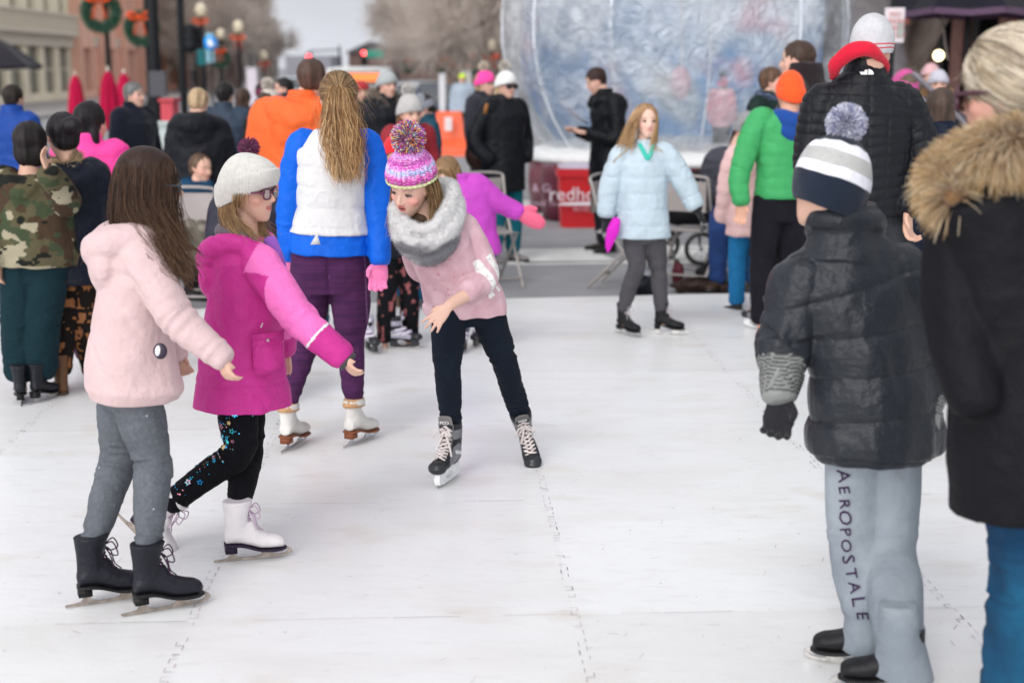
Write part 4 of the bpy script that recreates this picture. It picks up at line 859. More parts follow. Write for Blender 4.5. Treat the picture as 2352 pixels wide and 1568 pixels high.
def stars(s, parent):
    g = np.random.default_rng(3); parts = []; bv = BVHTree.FromPolygons([x.co.copy() for x in parent.data.vertices], [tuple(f.vertices) for f in parent.data.polygons])
    pal = [(.02, .5, .85), (.05, .65, .7), (.75, .55, .25), (.75, .3, .4), (.3, .6, .5), (.02, .4, .9)]
    segs = [(s.hia, s.kna, .0), (s.kna, s.ana, 1.)]
    for i in range(110):
        big = i < 24; u = g.random(); a, b, kk = segs[0] if g.random() < .42 else segs[1]
        t = g.uniform(.25, .98) if kk == 0 else g.uniform(.02, .85); ang = g.normal() * .45 + (.1 if kk == 0 else .5)
        c = a + (b - a) * t; ax = nrm(b - a); out = nrm(A3(-.55 if kk else -.35, -1, .2)); out = nrm(out - ax * (out @ ax)); sd = np.cross(ax, out)
        d = out * math.cos(ang) + sd * math.sin(ang); rad = np.interp(t, [0, 1], [.066, .056] if kk == 0 else [.058, .041]) * s.h / 1.36 * 1.015; p = c + d * rad
        hit = bv.find_nearest(Vector(p + d * .03) - Vector(parent['_base']))
        if hit[0] is not None: p = np.array(hit[0]) + np.array(parent['_base']); d = nrm(np.array(hit[1])); d = d if d @ out > 0 else -d
        R_ = g.uniform(.007, .0135) if big else g.uniform(.0018, .0042); e1 = nrm(np.cross(d, UP)); e2 = np.cross(d, e1)
        aa = np.arange(10) * np.pi / 5 + g.random(); rr = np.where(np.arange(10) % 2 == 0, 1, .45) * R_; P = p + d * .002 + e1 * (np.cos(aa) * rr)[:, None] + e2 * (np.sin(aa) * rr)[:, None]
        col = pal[g.integers(0, 6)]
        if big and g.random() < .4:   # outlined star
            V = np.vstack([P, p + d * .002 + (P - p - d * .002) * .68]); j = np.arange(10); parts.append((V, [np.stack([j, (j + 1) % 10, (j + 1) % 10 + 10, j + 10], 1)], col))
        else: parts.append((P, [np.arange(10)[None]], col))
    mk('star_print', parts, mat('foil_print', rough=.25, metal=.3), parent, smooth=False)

# --- the woman with the ponytail
def ponytail_woman():
    Y = 6.3; H = Head(at(777, 226, Y), .225, 192, 6, 0)
    s = custom(Y, 1.66, 180, dict(nk=(770, 298), ch=(764, 430), pe=(762, 590), sha=(848, 338), shb=(690, 338), ela=(868, 462, -.02), elb=(668, 465, .02), wra=(873, 598, -.08), wrb=(664, 590, .05),
                                  hia=(806, 628), hib=(716, 628), kna=(806, 785, .02), knb=(703, 780, .05)), H)
    foot(s, 'b', (650, 1041), (703, 1010), .232, .98); foot(s, 'a', (790, 1031), (868, 999), .232, .98)
    s.hda = nrm(A3(-.12, -.05, -1)); s.hta = A3(-1, -.25, .1); s.hdb = A3(0, -.1, -1); s.htb = A3(.8, .3, 0)
    r = person(s, 'woman with a long fair ponytail, white vest over a blue jacket and plum leggings')
    body(s, r, SKIN, .0065, blush=.1, hands='')
    p0 = [(.04, .118, .088), (.2, .106, .078), (.42, .088, .063), (.65, .092, .066), (.85, .1, .062), (.93, .075, .052), (1.0, .05, .045)]
    bl = A3(.004, .11, .60)
    J = top(s, r, 'jacket', M_NYL, bl, 0, prof=p0, hem=0, vox=.006, sr=(.039, .036, .027), wr=.006, wscale=10, seed=8, arms='ab', post=lambda V, N, sc, bi: V + N * ((bi >= 3) * .0035 * (1 - 2 * np.abs(noise(np.stack([V[:, 0] * 9, V[:, 1] * 9, sc * 22], 1), 5))))[:, None])
    p1 = [(.215, .112, .082), (.25, .105, .078), (.42, .091, .067), (.65, .096, .071), (.85, .101, .068), (.92, .08, .056), (1.0, .046, .044), (1.08, .042, .042)]
    sh = [torso(s, p1, .006)]
    cloth('vest', sh, r, M_NYL, (.60, .60, .60), .006, 2, None, tbones(s, .01, .1), None, .004, 7, 11, (.085, .0032))
    cb = at(724, 551, Y - .185); mk('reflective_triangle', [(*plate([(-.022, -.02), (.022, -.02), (.008, .03)], cb, (1, 0, 0), (0, 0, 1), .002), (.6, .6, .6))], M_MAT, J)
    def gc(V, N, sc, bi): return mixc((.85, .22, .45), (.5, .5, .5), sm(.79, .82, sc / .17))
    for k in 'ab': mitts(s, r, k, 'glove', M_KNI, None, .17, colf=gc, curl=(.7, .8, .85, .9), spread=.14, thumb=.65, cuff=.17)
    def lc(V, N, sc, bi):
        c = mixc((.070, .021, .072), (.052, .017, .060), sm(-.3, .5, noise(np.stack([V[:, 0] * 8, V[:, 1] * 8, V[:, 2] * 190], 1), 3)))
        seam = (np.abs(V[:, 0] - (s.hia[0] + .052 * s.h * .82)) < .0028) & (bi == 0) & (V[:, 1] < s.pe[1]); c[seam] = (.16, .07, .16)
        mid = (np.abs(V[:, 0] - s.pe[0]) < .0025) & (V[:, 2] > s.pe[2] - .09) & (V[:, 1] < Y); c[mid] = (.15, .06, .15); return c
    def lp(V, N, sc, bi):
        for hx in (s.hia[0], s.hib[0]):
            d = np.exp(-(((V[:, 0] - hx) / .06) ** 2 + ((V[:, 2] - s.hia[2] + .0) / .075) ** 2)) * (V[:, 1] < Y); V = V + A3(0, -.028, 0) * d[:, None]
        d = np.exp(-((V[:, 0] - s.pe[0]) / .012) ** 2 - ((V[:, 2] - s.hia[2]) / .1) ** 2) * (V[:, 1] < Y); return V + A3(0, .012, 0) * d[:, None]
    legs(s, r, 'leggings', M_COT, None, .002, r=(.055, .035, .025), vox=.006, colf=lc, hipw=.108, post=lp, wr=.003)
    bl2 = mat('clean_blade', (.55, .57, .6), rough=.25, metal=1)
    for k in 'ab': figure_skate(r, getattr(s, 'o' + k), getattr(s, 'to' + k), .232, (.62, .60, .57), heelcol=(.20, .065, .03), laces=False, cuff=(.50, .29, .15), blade=bl2, topz=.80)
    hc = hair_cap(H, None, sc=.97); V, F = remesh(hc, .006, 2); N = normals(V, F); q = H.loc(V)
    tie = A3(.03, -.46, .2); dd = q - tie; az = np.arctan2(dd[:, 0], dd[:, 2]); st = noise(np.stack([az * 14, az * 0, az * 0 + 2], 1), 4)
    V = V + N * (st * .003)[:, None]; cap = (V, F, mixc((.11, .06, .032), (.30, .17, .08), sm(-.5, .6, st) * .55 + .4 * sm(-.1, .35, q[:, 2])))
    # ponytail locks
    n = 3000; K = 26; g = np.random.default_rng(5); root = H.w(*tie) ; cl = g.integers(0, 46, n); cofs = g.normal(size=(46, 3)) * A3(1, .5, .5)
    t = np.linspace(0, 1, K); base = np.stack([.03 * t ** 1.2, -.055 * np.sin(t * 2.6), .035 * np.sin(np.minimum(t * 9, np.pi)) - .36 * t ** 1.05], 1)
    spread = (.006 + .042 * np.sin(np.clip(t * 1.5, 0, 1) * np.pi / 2) * (1 - .25 * t ** 3))[None, :, None]
    off = (cofs[cl][:, None] * .62 + g.normal(size=(n, 1, 3)) * .42) * spread
    wv = (np.sin(t[None] * 17 + cl[:, None] * 2.1) * .013 * t[None] ** .8)[..., None] * nrm(cofs[cl])[:, None]
    ln = (.70 + .34 * g.random((n, 1, 1))); P = root + (base[None] * ln + off + wv * 1.0); P[:, :, 1] -= .015
    c = np.asarray(HC_BL)[(cl + g.integers(0, 2, n)) % 5] * (.9 + .6 * g.random((n, 1))); cc = np.repeat(c[:, None], K, 1) * (.75 + .45 * t[None, :, None])
    V2, F2, C2 = strands(P, .00115, .0006, cc)
    d0 = nrm(g.normal(size=(3000, 3))); d0 = d0[(d0[:, 2] > -.45) & (d0[:, 1] < .6)][:1100]; S0 = np.stack([d0[:, 0] * .368, d0[:, 1] * .442 - .085, d0[:, 2] * .40 + .15], 1)
    tt = np.linspace(0, 1, 12)[None, :, None]; Q = S0[:, None] * (1 - tt) + tie * tt; cq = Q - A3(0, -.085, .15); rad = np.sqrt(((cq / A3(.372, .445, .40)) ** 2).sum(-1, keepdims=True)); Q = np.where(rad > .05, cq / rad, cq) * (1.0 + .012 * g.random((len(Q), 1, 1))) + A3(0, -.085, .15)
    V3, F3, C3 = strands(H.wv(Q.reshape(-1, 3)).reshape(Q.shape), .0009, .0009, np.asarray(HC_BL + HC_BR)[g.integers(0, 9, len(Q))] * .8)
    fly = hair_strands(H, 60, .16, HC_BL, lambda d: (d[:, 2] > -.3) & (d[:, 1] < .3), K=12, r=.0004, clump=2.5, seed=9, grav=.2, curl=.25)
    mk('hair', [cap, (V2, F2, C2), (V3, F3, C3), fly], M_HAI, r)
    mk('hair_tie', [(*ball(root + A3(0, -.004, .01), .011, 12, 8), (.2, .2, .22))], M_COT, r)
    return s

# --- the hockey-skate girl
def leaning_girl():
    Y = 5.72; H = Head(at(945, 428, Y - .06), .226, -33, -22, -9)
    s = custom(Y, 1.42, -18, dict(nk=(992, 512, .0), ch=(1018, 590), pe=(1068, 688, .08), sha=(950, 545, -.02), shb=(1068, 525, .03), ela=(960, 610, .16), elb=(1118, 633, -.02), wra=(1000, 640, .24), wrb=(1030, 703, -.17),
                                  hia=(1034, 705, .05), hib=(1108, 690, .05), kna=(1027, 838, -.06), knb=(1158, 830, .02)), H, yawc=-24)
    L = .245; to = nrm(A3(-.36, -1, -.02)); s.toa = to; o = gr(1040, 1098); s.oa = o + UP * .004; s.ana = at(1036, 968, s.oa[1] + .02)
    up = nrm(A3(.06, .04, 1)); upa = nrm(s.ana - s.oa + to * .05)
    tb = nrm(A3(.20, -.80, -.56)); ub = nrm(A3(-.16, -.56, .82)); kb = at(1193, 940, Y + .26); s.tob = tb; s.ob = kb - ub * 1.0 * L + tb * .04 * L; s.anb = kb - ub * .2 * L
    s.knb = at(1158, 830, Y + .12); s.upa = upa; s.upb = ub
    s.hdb = nrm(at(985, 752, Y - .22) - s.wrb); s.htb = A3(-.55, .1, .35)
    r = person(s, 'girl leaning forward on hockey skates in a multicoloured pom-pom hat and fluffy grey scarf')
    body(s, r, (.64, .41, .32), .0042, face=True, iris=(.05, .03, .02), gaze=(-.2, -.3), openness=.7, lip=(.58, .17, .16), blush=.55, mouth_open=1, lipw=.085, hs=.14, curl=(.28, .34, .4, .45), spread=.2, thumb=.5, brow=(.38, .22, .15), cheek=(.85, .26, .25))
    prof = [(-.16, .125, .085), (-.05, .128, .09), (.1, .118, .086), (.4, .098, .074), (.65, .096, .07), (.85, .098, .06), (.95, .07, .05), (1.0, .05, .045)]
    aL = np.linalg.norm(s.elb - s.shb); bL = np.linalg.norm(s.wrb - s.elb)
    def colf(V, N, sc, bi):
        c = mixc((.52, .33, .37), (.60, .41, .45), sm(-.4, .5, fbm(V * 22, 3))); arm = (bi >= 5)
        dW = nrm(s.wrb - s.elb); ff = (V - s.elb) @ dW; pp = np.linalg.norm(V - s.elb - ff[:, None] * dW, axis=1)
        for a_, b_ in ((-.042, -.012), (.012, .042)):
            k = (pp < .085) & (ff > a_) & (ff < b_) & (V[:, 1] < s.elb[1] + .03) & (V[:, 0] > s.pe[0] - .05); c[k] = mixc((.75, .74, .72), (.55, .53, .52), sm(.2, .6, noise(V[k] * 190, 2)))
        st = (~arm) & (noise(V * 120, 7) > .74) & (np.linalg.norm(V - at(1015, 640, Y - .1), axis=1) < .1); c[st] = (.48, .20, .24)
        return c
    def post(V, N, sc, bi):
        tor = bi < 3; d = nrm(A3(-.35, 0, 1)); q = V @ A3(.9, 0, .42)
        f = tor * (np.sin(q * 70 + noise(V * 6, 3) * 5) * .0035 * sm(.1, -.12, V[:, 2] - s.pe[2] - .1) + noise(np.stack([q * 18, V[:, 1] * 8, (V @ d) * 4], 1), 6) * .005)
        return V + N * f[:, None]
    top(s, r, 'sweater', M_COT, None, 0, prof=prof, hem=.16, vox=.005, sr=(.042, .037, .036), wr=.0025, colf=colf, post=post, seed=6, sleeve=.5, hood=None)
    legs(s, r, 'leggings', M_COT, None, .002, r=(.050, .036, .026), vox=.005, hipw=.098, wr=.0035, colf=lambda V, N, sc, bi: np.where((noise(V * 240, 6) > .965)[:, None] & (noise(V * 11, 2) > .1)[:, None], (.4, .45, .5), A3(.008, .012, .02)), ext=.0)
    hockey_skate(r, s.oa, s.toa, L, up=upa, text='CCM', label='hockey skate flat on the ice'); hockey_skate(r, s.ob, tb, L, up=ub, text='CCM', label='hockey skate lifted onto its toe')
    pal = [(.62, .10, .50), (.45, .04, .35), (.78, .28, .58), (.75, .5, .7)]
    def hc(v, ph, P):
        n1 = noise(np.stack([ph * 9, v * 46, v * 0], 1), 2); n2 = noise(np.stack([ph * 20, v * 90, v * 0], 1), 5); k = v * 1.0
        bands = np.array([(.62, .66, .35), (.28, .08, .17), (.55, .05, .38), (.75, .22, .52), (.30, .45, .72), (.62, .40, .70), (.68, .12, .5), (.35, .05, .3), (.66, .2, .5), (.5, .3, .65), (.65, .12, .45)])
        x = np.clip(v * 13.5 + n1 * .9, 0, 9.99); i = x.astype(int); c = mixc((0, 0, 0), (1, 1, 1), x * 0) + bands[i] * (1 - (x - i)[:, None]) + bands[i + 1] * (x - i)[:, None]
        c = c * (.75 + .5 * (n2 > 0))[:, None]; c[n2 > .75] = (.7, .7, .75); c[n2 < -.8] = (.10, .02, .12); e = v < .06; c[e] = (.68, .72, .38); return c.clip(0, 1)
    hat = beanie(H, r, None, z0=.14, tilt=.12, ribs=30, ribamp=.028, top=.55, zc=.2, fold=.0, foldw=0, colf=hc, m=320, n=110, a=.42, b=.50, seed=4)
    pompom(H, hat, (0, -.08, .90), .068, [(.6, .1, .5), (.35, .03, .3), (.75, .4, .6), (.8, .75, .7), (.1, .35, .6), (.75, .3, .05), (.75, .6, .2), (.25, .02, .15), (.65, .05, .12), (.2, .1, .45)], 1700, .0030)
    sh = [(s.nk * .5 + s.ch * .5, A3(.12, .1, .12))]
    st = hair_strands(H, 2400, .25, HC_BR[1:] + HC_BL[:4], lambda d: (d[:, 2] < .1) & (d[:, 2] > -.5) & (d[:, 1] < .3), K=18, r=.0009, clump=.7, seed=3, tips=(.45, .3, .15), grav=.32, curl=.06)
    V, F = remesh([ell(H.w(0, -.14, .05), H.v(.345, 0, 0), H.v(0, .36, 0), H.v(0, 0, .4), 28, 16), ell(H.w(0, -.22, -.3), H.v(.3, 0, 0), H.v(0, .16, 0), H.v(0, 0, .42), 20, 12), ell(H.w(0, .02, -.62), H.v(.34, 0, 0), H.v(0, .2, 0), H.v(0, 0, .2), 20, 12)], .006, 1)
    mk('hair', [(V, F, np.repeat(A3(.09, .05, .028)[None], len(V), 0)), st], M_HAI, r)
    # infinity scarf: two fluffy loops
    loops = [[(985, 455, .03), (925, 480, -.02), (918, 545, -.13), (955, 575, -.16), (1010, 520, -.15), (1040, 455, -.04), (1030, 425, .08), (1000, 430, .12)],
             [(1015, 440, .08), (1050, 470, -.03), (1035, 525, -.13), (985, 562, -.18), (940, 555, -.17), (912, 500, -.08), (925, 465, .02), (980, 440, .1)],
             [(930, 520, -.08), (945, 575, -.14), (985, 592, -.15), (1030, 560, -.12), (1045, 510, -.05)],
             [(918, 500, -.05), (935, 512, -.13), (968, 528, -.17), (1000, 515, -.17), (1022, 485, -.12), (1038, 452, -.03), (1040, 430, .06)]]
    shp = []
    for lp, rr in zip(loops, (.032, .034, .034, .024)):
        P = [at(u, v, Y + d) for u, v, d in lp]; shp.append(tube(P, [rr] * len(P), 18, 6, flat=(1, 1)))
    V, F = remesh(shp, .005, 2); N = normals(V, F); w_ = noise(V * 55, 3) * .6 + noise(V * 20, 4); V = V + N * (w_ * .004)[:, None]
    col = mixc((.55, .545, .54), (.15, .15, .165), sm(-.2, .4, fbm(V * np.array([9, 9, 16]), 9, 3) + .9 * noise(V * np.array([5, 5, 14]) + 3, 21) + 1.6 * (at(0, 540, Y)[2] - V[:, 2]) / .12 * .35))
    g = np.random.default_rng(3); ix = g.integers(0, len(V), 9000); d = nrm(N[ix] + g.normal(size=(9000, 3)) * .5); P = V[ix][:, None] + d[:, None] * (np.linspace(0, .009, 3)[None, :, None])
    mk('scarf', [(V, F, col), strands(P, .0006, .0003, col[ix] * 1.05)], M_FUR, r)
    return s
# ------------------------------------------------------------------ nearest on the right: boy in the puffer, woman with the fur hood, tall man
def puffer_boy():
    Y = 3.95; H = Head(at(1902, 432, Y), .225, 205, -6, 22)
    s = custom(Y, 1.47, 190, dict(nk=(1938, 552), ch=(1985, 730), pe=(2010, 950), shb=(1845, 655), sha=(2080, 650), elb=(1805, 790, -.02), ela=(2115, 830, .02), wrb=(1795, 905, -.08), wra=(2120, 960, -.05),
                                  hib=(1965, 1040), hia=(2045, 1040), knb=(1968, 1255, -.03), kna=(2045, 1260, -.05), anb=(1978, 1440, .08), ana=(2070, 1480, -.05)), H)
    s.toa = nrm(A3(-1, .25, 0)); s.tob = nrm(A3(-1, .35, 0)); L = .225
    s.oa = gr(2062, 1592); s.ob = gr(1992, 1530); s.upa = s.upb = UP * .8; s.ana = s.oa + UP * .16 + s.toa * .008; s.anb = s.ob + UP * .16 + s.tob * .008
    s.hdb = nrm(at(1790, 945, Y - .1) - s.wrb); s.htb = A3(.9, -.3, .1)
    r = person(s, 'boy in a black puffer jacket, striped navy hat with a pom-pom and grey sweatpants')
    body(s, r, SKIN, .006, blush=.3, hands='')
    prof = [(-.25, .116, .095), (-.2, .132, .112), (-.08, .132, .11), (.1, .126, .104), (.35, .122, .095), (.6, .126, .09), (.8, .128, .082), (.9, .105, .07), (1.0, .07, .06), (1.1, .062, .055), (1.2, .058, .052)]
    aL = np.linalg.norm(s.elb - s.shb) + np.linalg.norm(s.wrb - s.elb)
    def colf(V, N, sc, bi):
        c = np.repeat(A3(.020, .023, .029)[None], len(V), 0); arm = bi >= 3
        k = arm & (sc > aL - .10); st = np.sin(sc * 620 + noise(V * 30, 3) * 2) > -.2
        c[k] = np.where(st[k][:, None], (.22, .23, .22), (.05, .05, .05)); return c
    def post(V, N, sc, bi):
        tor = bi < 3; g = noise(np.stack([V[:, 0] * 26 + V[:, 2] * 6, V[:, 1] * 20, V[:, 2] * 3.2], 1), 5); ph = (sc / .125) % 1; lock = np.sin(ph * np.pi) ** .5
        f = tor * (g * .0075 * lock) + (~tor) * noise(np.stack([V[:, 0] * 10, V[:, 1] * 10, sc * 16], 1), 7) * .010
        k = (~tor) * (sc > aL - .11) * np.sin(sc * 620) * .0015
        return V + N * (f + k)[:, None]
    J = top(s, r, 'puffer_jacket', mat('puffer_shell', rough=.36, bump=[(30, .35), (90, .15)], spec=.22, var=.1), None, 0, prof=prof, hem=.33, vox=.0055, sr=(.062, .056, .030), wr=.004, quilt=(.125, .010), colf=colf, post=post, seed=4, smooth=2, sleeve=.97,
            extra=collar_shapes(s, .062, .01, .075) + [tube([s.nk + latv(190) * x + fwdv(190) * y + UP * z for x, y, z in ((.07, .05, .02), (.08, -.01, .06), (.045, -.06, .065), (-.045, -.06, .06), (-.08, -.01, .05), (-.07, .05, .02))], [.032, .038, .042, .042, .038, .032], 14, 5)])
    mitts(s, r, 'b', 'glove', M_KNI, (.012, .012, .016), .17, curl=(.7, .8, .9, .9), thumb=.5, cuff=.2)
    lg = legs(s, r, 'sweatpants', M_COT, None, .004, r=(.056, .048, .045), vox=.006, wr=.0015, ext=-.01, hipw=.1, extra=[loft([o_ + UP * z + t_ * x_ for z, x_ in ((.26, .012), (.18, .008), (.11, .0), (.05, -.006))], [t_ * q for q in (.052, .06, .072, .084)], [np.cross(UP, t_) * q for q in (.05, .056, .062, .068)], 24) for o_, t_ in ((s.oa, s.toa), (s.ob, s.tob))], colf=lambda V, N, sc, bi: mixc((.19, .22, .25), (.27, .30, .33), sm(-.5, .5, fbm(V * 6, 4))),
              post=lambda V, N, sc, bi: V + N * ((noise(np.stack([V[:, 0] * 14, V[:, 1] * 14, V[:, 2] * 2.2], 1), 6)) * .007)[:, None])
    txt = 'AEROPOSTALE'; n = len(txt)
    for i, ch in enumerate(txt):
        t = i / (n - 1); u, v = 1938 + 75 * max(0, t - .5) ** 1.3 + 12 * t, 1092 + 320 * t; q, nn = surf(lg, u, v)
        if q is None: continue
        q2, _ = surf(lg, u + 4, v + 20); dn = nrm((q2 if q2 is not None else q + A3(0, 0, -1)) - q); out = nrm(nn + A3(-.35, -.15, 0))
        text_obj('print_letter', ch, q + out * .004, dn, np.cross(out, dn), .05 if i % 3 else .058, (.035, .015, .05), lg, M_COT, .0006)
    for k in 'ab': figure_skate(r, getattr(s, 'o' + k), getattr(s, 'to' + k), L, (.012, .012, .014), laces=False, topz=.5)
    def hc(v, ph, P):
        z = P[:, 2] + .12 * np.cos(ph) * 0; c = np.repeat(A3(.006, .012, .026)[None], len(P), 0); w_ = .015 * np.abs(((ph * 4 / np.pi) % 1) - .5) * 4
        for a_, b_, cc in ((.30, .40, (.72, .72, .78)), (.40, .56, (.42, .42, .41)), (.56, .66 , (.74, .74, .80))): k = (v > a_ + 0 * w_) & (v <= b_ + w_); c[k] = cc
        return c
    hat = beanie(H, r, None, z0=-.27, tilt=.2, top=.6, zc=.08, fold=0, foldw=0, colf=hc, m=180, n=140, a=.47, b=.50, ribs=0, seed=2)
    pompom(H, hat, (.08, -.1, .80), .056, [(.62, .63, .72), (.78, .78, .85), (.10, .11, .28), (.35, .37, .55), (.7, .7, .8)], 2200, .0012)
    hair_blob(s, r, (.1, .06, .03), .006, sc=.9)
def fur_collar(root, path, rad, n=9000, seed=0, ln=.055, name='fur_trim', cols=None, w=.0011, droop=.35):
    g = np.random.default_rng(seed); P = catmull(path, 14); T, S, U = frames(P); rr = np.interp(np.linspace(0, 1, len(P)), np.linspace(0, 1, len(rad)), rad)
    i = g.integers(0, len(P), n); a = g.random(n) * 2 * np.pi; N = S[i] * np.cos(a)[:, None] + U[i] * np.sin(a)[:, None]; root_ = P[i] + N * rr[i][:, None] * .55 + T[i] * g.normal(size=(n, 1)) * .012
    K = 7; t = np.linspace(0, 1, K); cl = g.integers(0, n // 12, n); co = g.normal(size=(n // 12 + 1, 3)) * .32
    d = nrm(N + co[cl] * .9 + g.normal(size=(n, 3)) * .12); L = ln * (.6 + .6 * g.random(n)); Q = root_[:, None] + d[:, None] * (L[:, None] * t)[..., None] - UP * (droop * L[:, None] * t ** 2)[..., None]
    cols = cols or [((.16, .085, .035), (.62, .42, .20)), ((.10, .05, .022), (.45, .27, .11)), ((.3, .18, .08), (.80, .66, .45))]
    k = g.choice(len(cols), n, p=[.4, .35, .25]) if len(cols) == 3 else g.integers(0, len(cols), n); c0 = np.array([c[0] for c in cols])[k]; c1 = np.array([c[1] for c in cols])[k]; cc = c0[:, None] * (1 - t[None, :, None]) + c1[:, None] * t[None, :, None]
    core = tube(path, np.asarray(rad) * .62, 14, 8); return mk(name, [strands(Q, w, w * .35, cc), (*core, np.asarray(cols[0][0]) * 1.1)], M_FUR, root)
def fur_woman():
    Y = 3.32; H = Head(at(2318, 214, Y), .25, 236, -3, 0)
    s = custom(Y, 1.74, 200, dict(nk=(2335, 345), ch=(2365, 560), pe=(2385, 860), shb=(2232, 452), sha=(2520, 440), elb=(2200, 690, -.03), ela=(2590, 680, .02), wrb=(2240, 902, -.12), wra=(2560, 880, -.1),
                                  hib=(2350, 960), hia=(2450, 960), knb=(2350, 1300, -.02), kna=(2480, 1300), anb=(2310, 1640, 0), ana=(2500, 1640)), H)
    r = person(s, 'fair-haired woman in a long black parka with a fur-edged hood and blue jeans')
    body(s, r, (.58, .34, .26), .006, blush=.3, hands='')
    prof = [(-.62, .115, .1), (-.4, .122, .106), (-.15, .122, .105), (.1, .12, .098), (.4, .122, .092), (.65, .128, .088), (.82, .135, .08), (.92, .1, .065), (1.0, .06, .05)]
    J = top(s, r, 'parka', mat('parka_shell', rough=.6, bump=[(120, .25), (12, .35)], spec=.12, var=.12), (.006, .006, .008), 0, prof=prof, hem=.62, vox=.009, sr=(.056, .048, .038), wr=.008, wscale=6, seed=7, sleeve=1.08)
    path = [at(u, v, Y + d) for u, v, d in ((2188, 454, -.1), (2176, 406, -.02), (2212, 367, .0), (2276, 341, -.10), (2350, 325, -.14), (2450, 330, -.10), (2530, 370, 0), (2560, 420, 0))]
    fur_collar(J, path, [.035, .05, .052, .055, .055, .052, .05, .04], 12000, 2, .062)
    legs(s, r, 'jeans', M_DEN, (.0, .115, .23), .004, r=(.056, .04, .036), vox=.008, wr=.006, colf=lambda V, N, sc, bi: mixc((.0, .028, .075), (.004, .075, .15), sm(-.6, .6, fbm(V * np.array([14, 14, 5]), 3))))
    for k in 'ab': shoe(r, getattr(s, 'an' + k) * A3(1, 1, 0), fwdv(200), .25, 'boot', (.02, .015, .012))
    cols = [(.55, .46, .34), (.40, .31, .21), (.66, .58, .46), (.25, .18, .12), (.72, .65, .55)]; g = np.random.default_rng(6)
    V, F = remesh(hair_cap(H, None, sc=1.09), .006, 2); q = H.loc(V)
    d0 = nrm(g.normal(size=(9000, 3))); d0 = d0[~((d0[:, 1] > .6) & (d0[:, 2] < .25)) & (d0[:, 2] > -.75) & ~((np.abs(d0[:, 0]) > .62) & (d0[:, 2] < -.12))][:4200]; S0 = np.stack([d0[:, 0] * .41, d0[:, 1] * .49 - .085, d0[:, 2] * .47 + .15], 1)
    tie = A3(0, -.5, -.12); tt = np.linspace(0, .93, 14)[None, :, None]; Q = S0[:, None] * (1 - tt) + tie * tt; cq = Q - A3(0, -.085, .15); rad = np.sqrt(((cq / A3(.41, .49, .47)) ** 2).sum(-1, keepdims=True)); Q = cq / np.maximum(rad, .1) * (1.0 + .04 * g.random((len(Q), 1, 1)) + .02 * np.sin(tt * 6 + (d0[:4200, 2][:, None, None]) * 9)) + A3(0, -.085, .15)
    cid = (noise(S0 * 7, 4) * 1.3 + 1.6 + g.random(len(S0)) * 1.6).astype(int).clip(0, 4)
    fly = hair_strands(H, 110, .1, cols, lambda d: (d[:, 2] > .2), K=10, r=.0004, clump=3, seed=9, grav=.1, curl=.3)
    mk('hair', [(V, F, np.repeat(A3(.24, .17, .11)[None], len(V), 0)), strands(H.wv(Q.reshape(-1, 3)).reshape(Q.shape), .0013, .0008, np.asarray(cols)[cid] * (.7 + .5 * g.random((len(Q), 1)))), fly], M_HAI, r)
    k = H.w(-.36, -.3, .12); mk('hair_clip', [(*tube([H.w(-.30, -.36, .22), H.w(-.37, -.30, .05), H.w(-.36, -.27, -.12)], [.006, .013, .009], 10, 5, flat=(1, .5)), (.42, .27, .27))], M_PLA, r)
    glasses(H, r, (.05, .012, .025), r=(.15, .12), dark=True, th=.02)
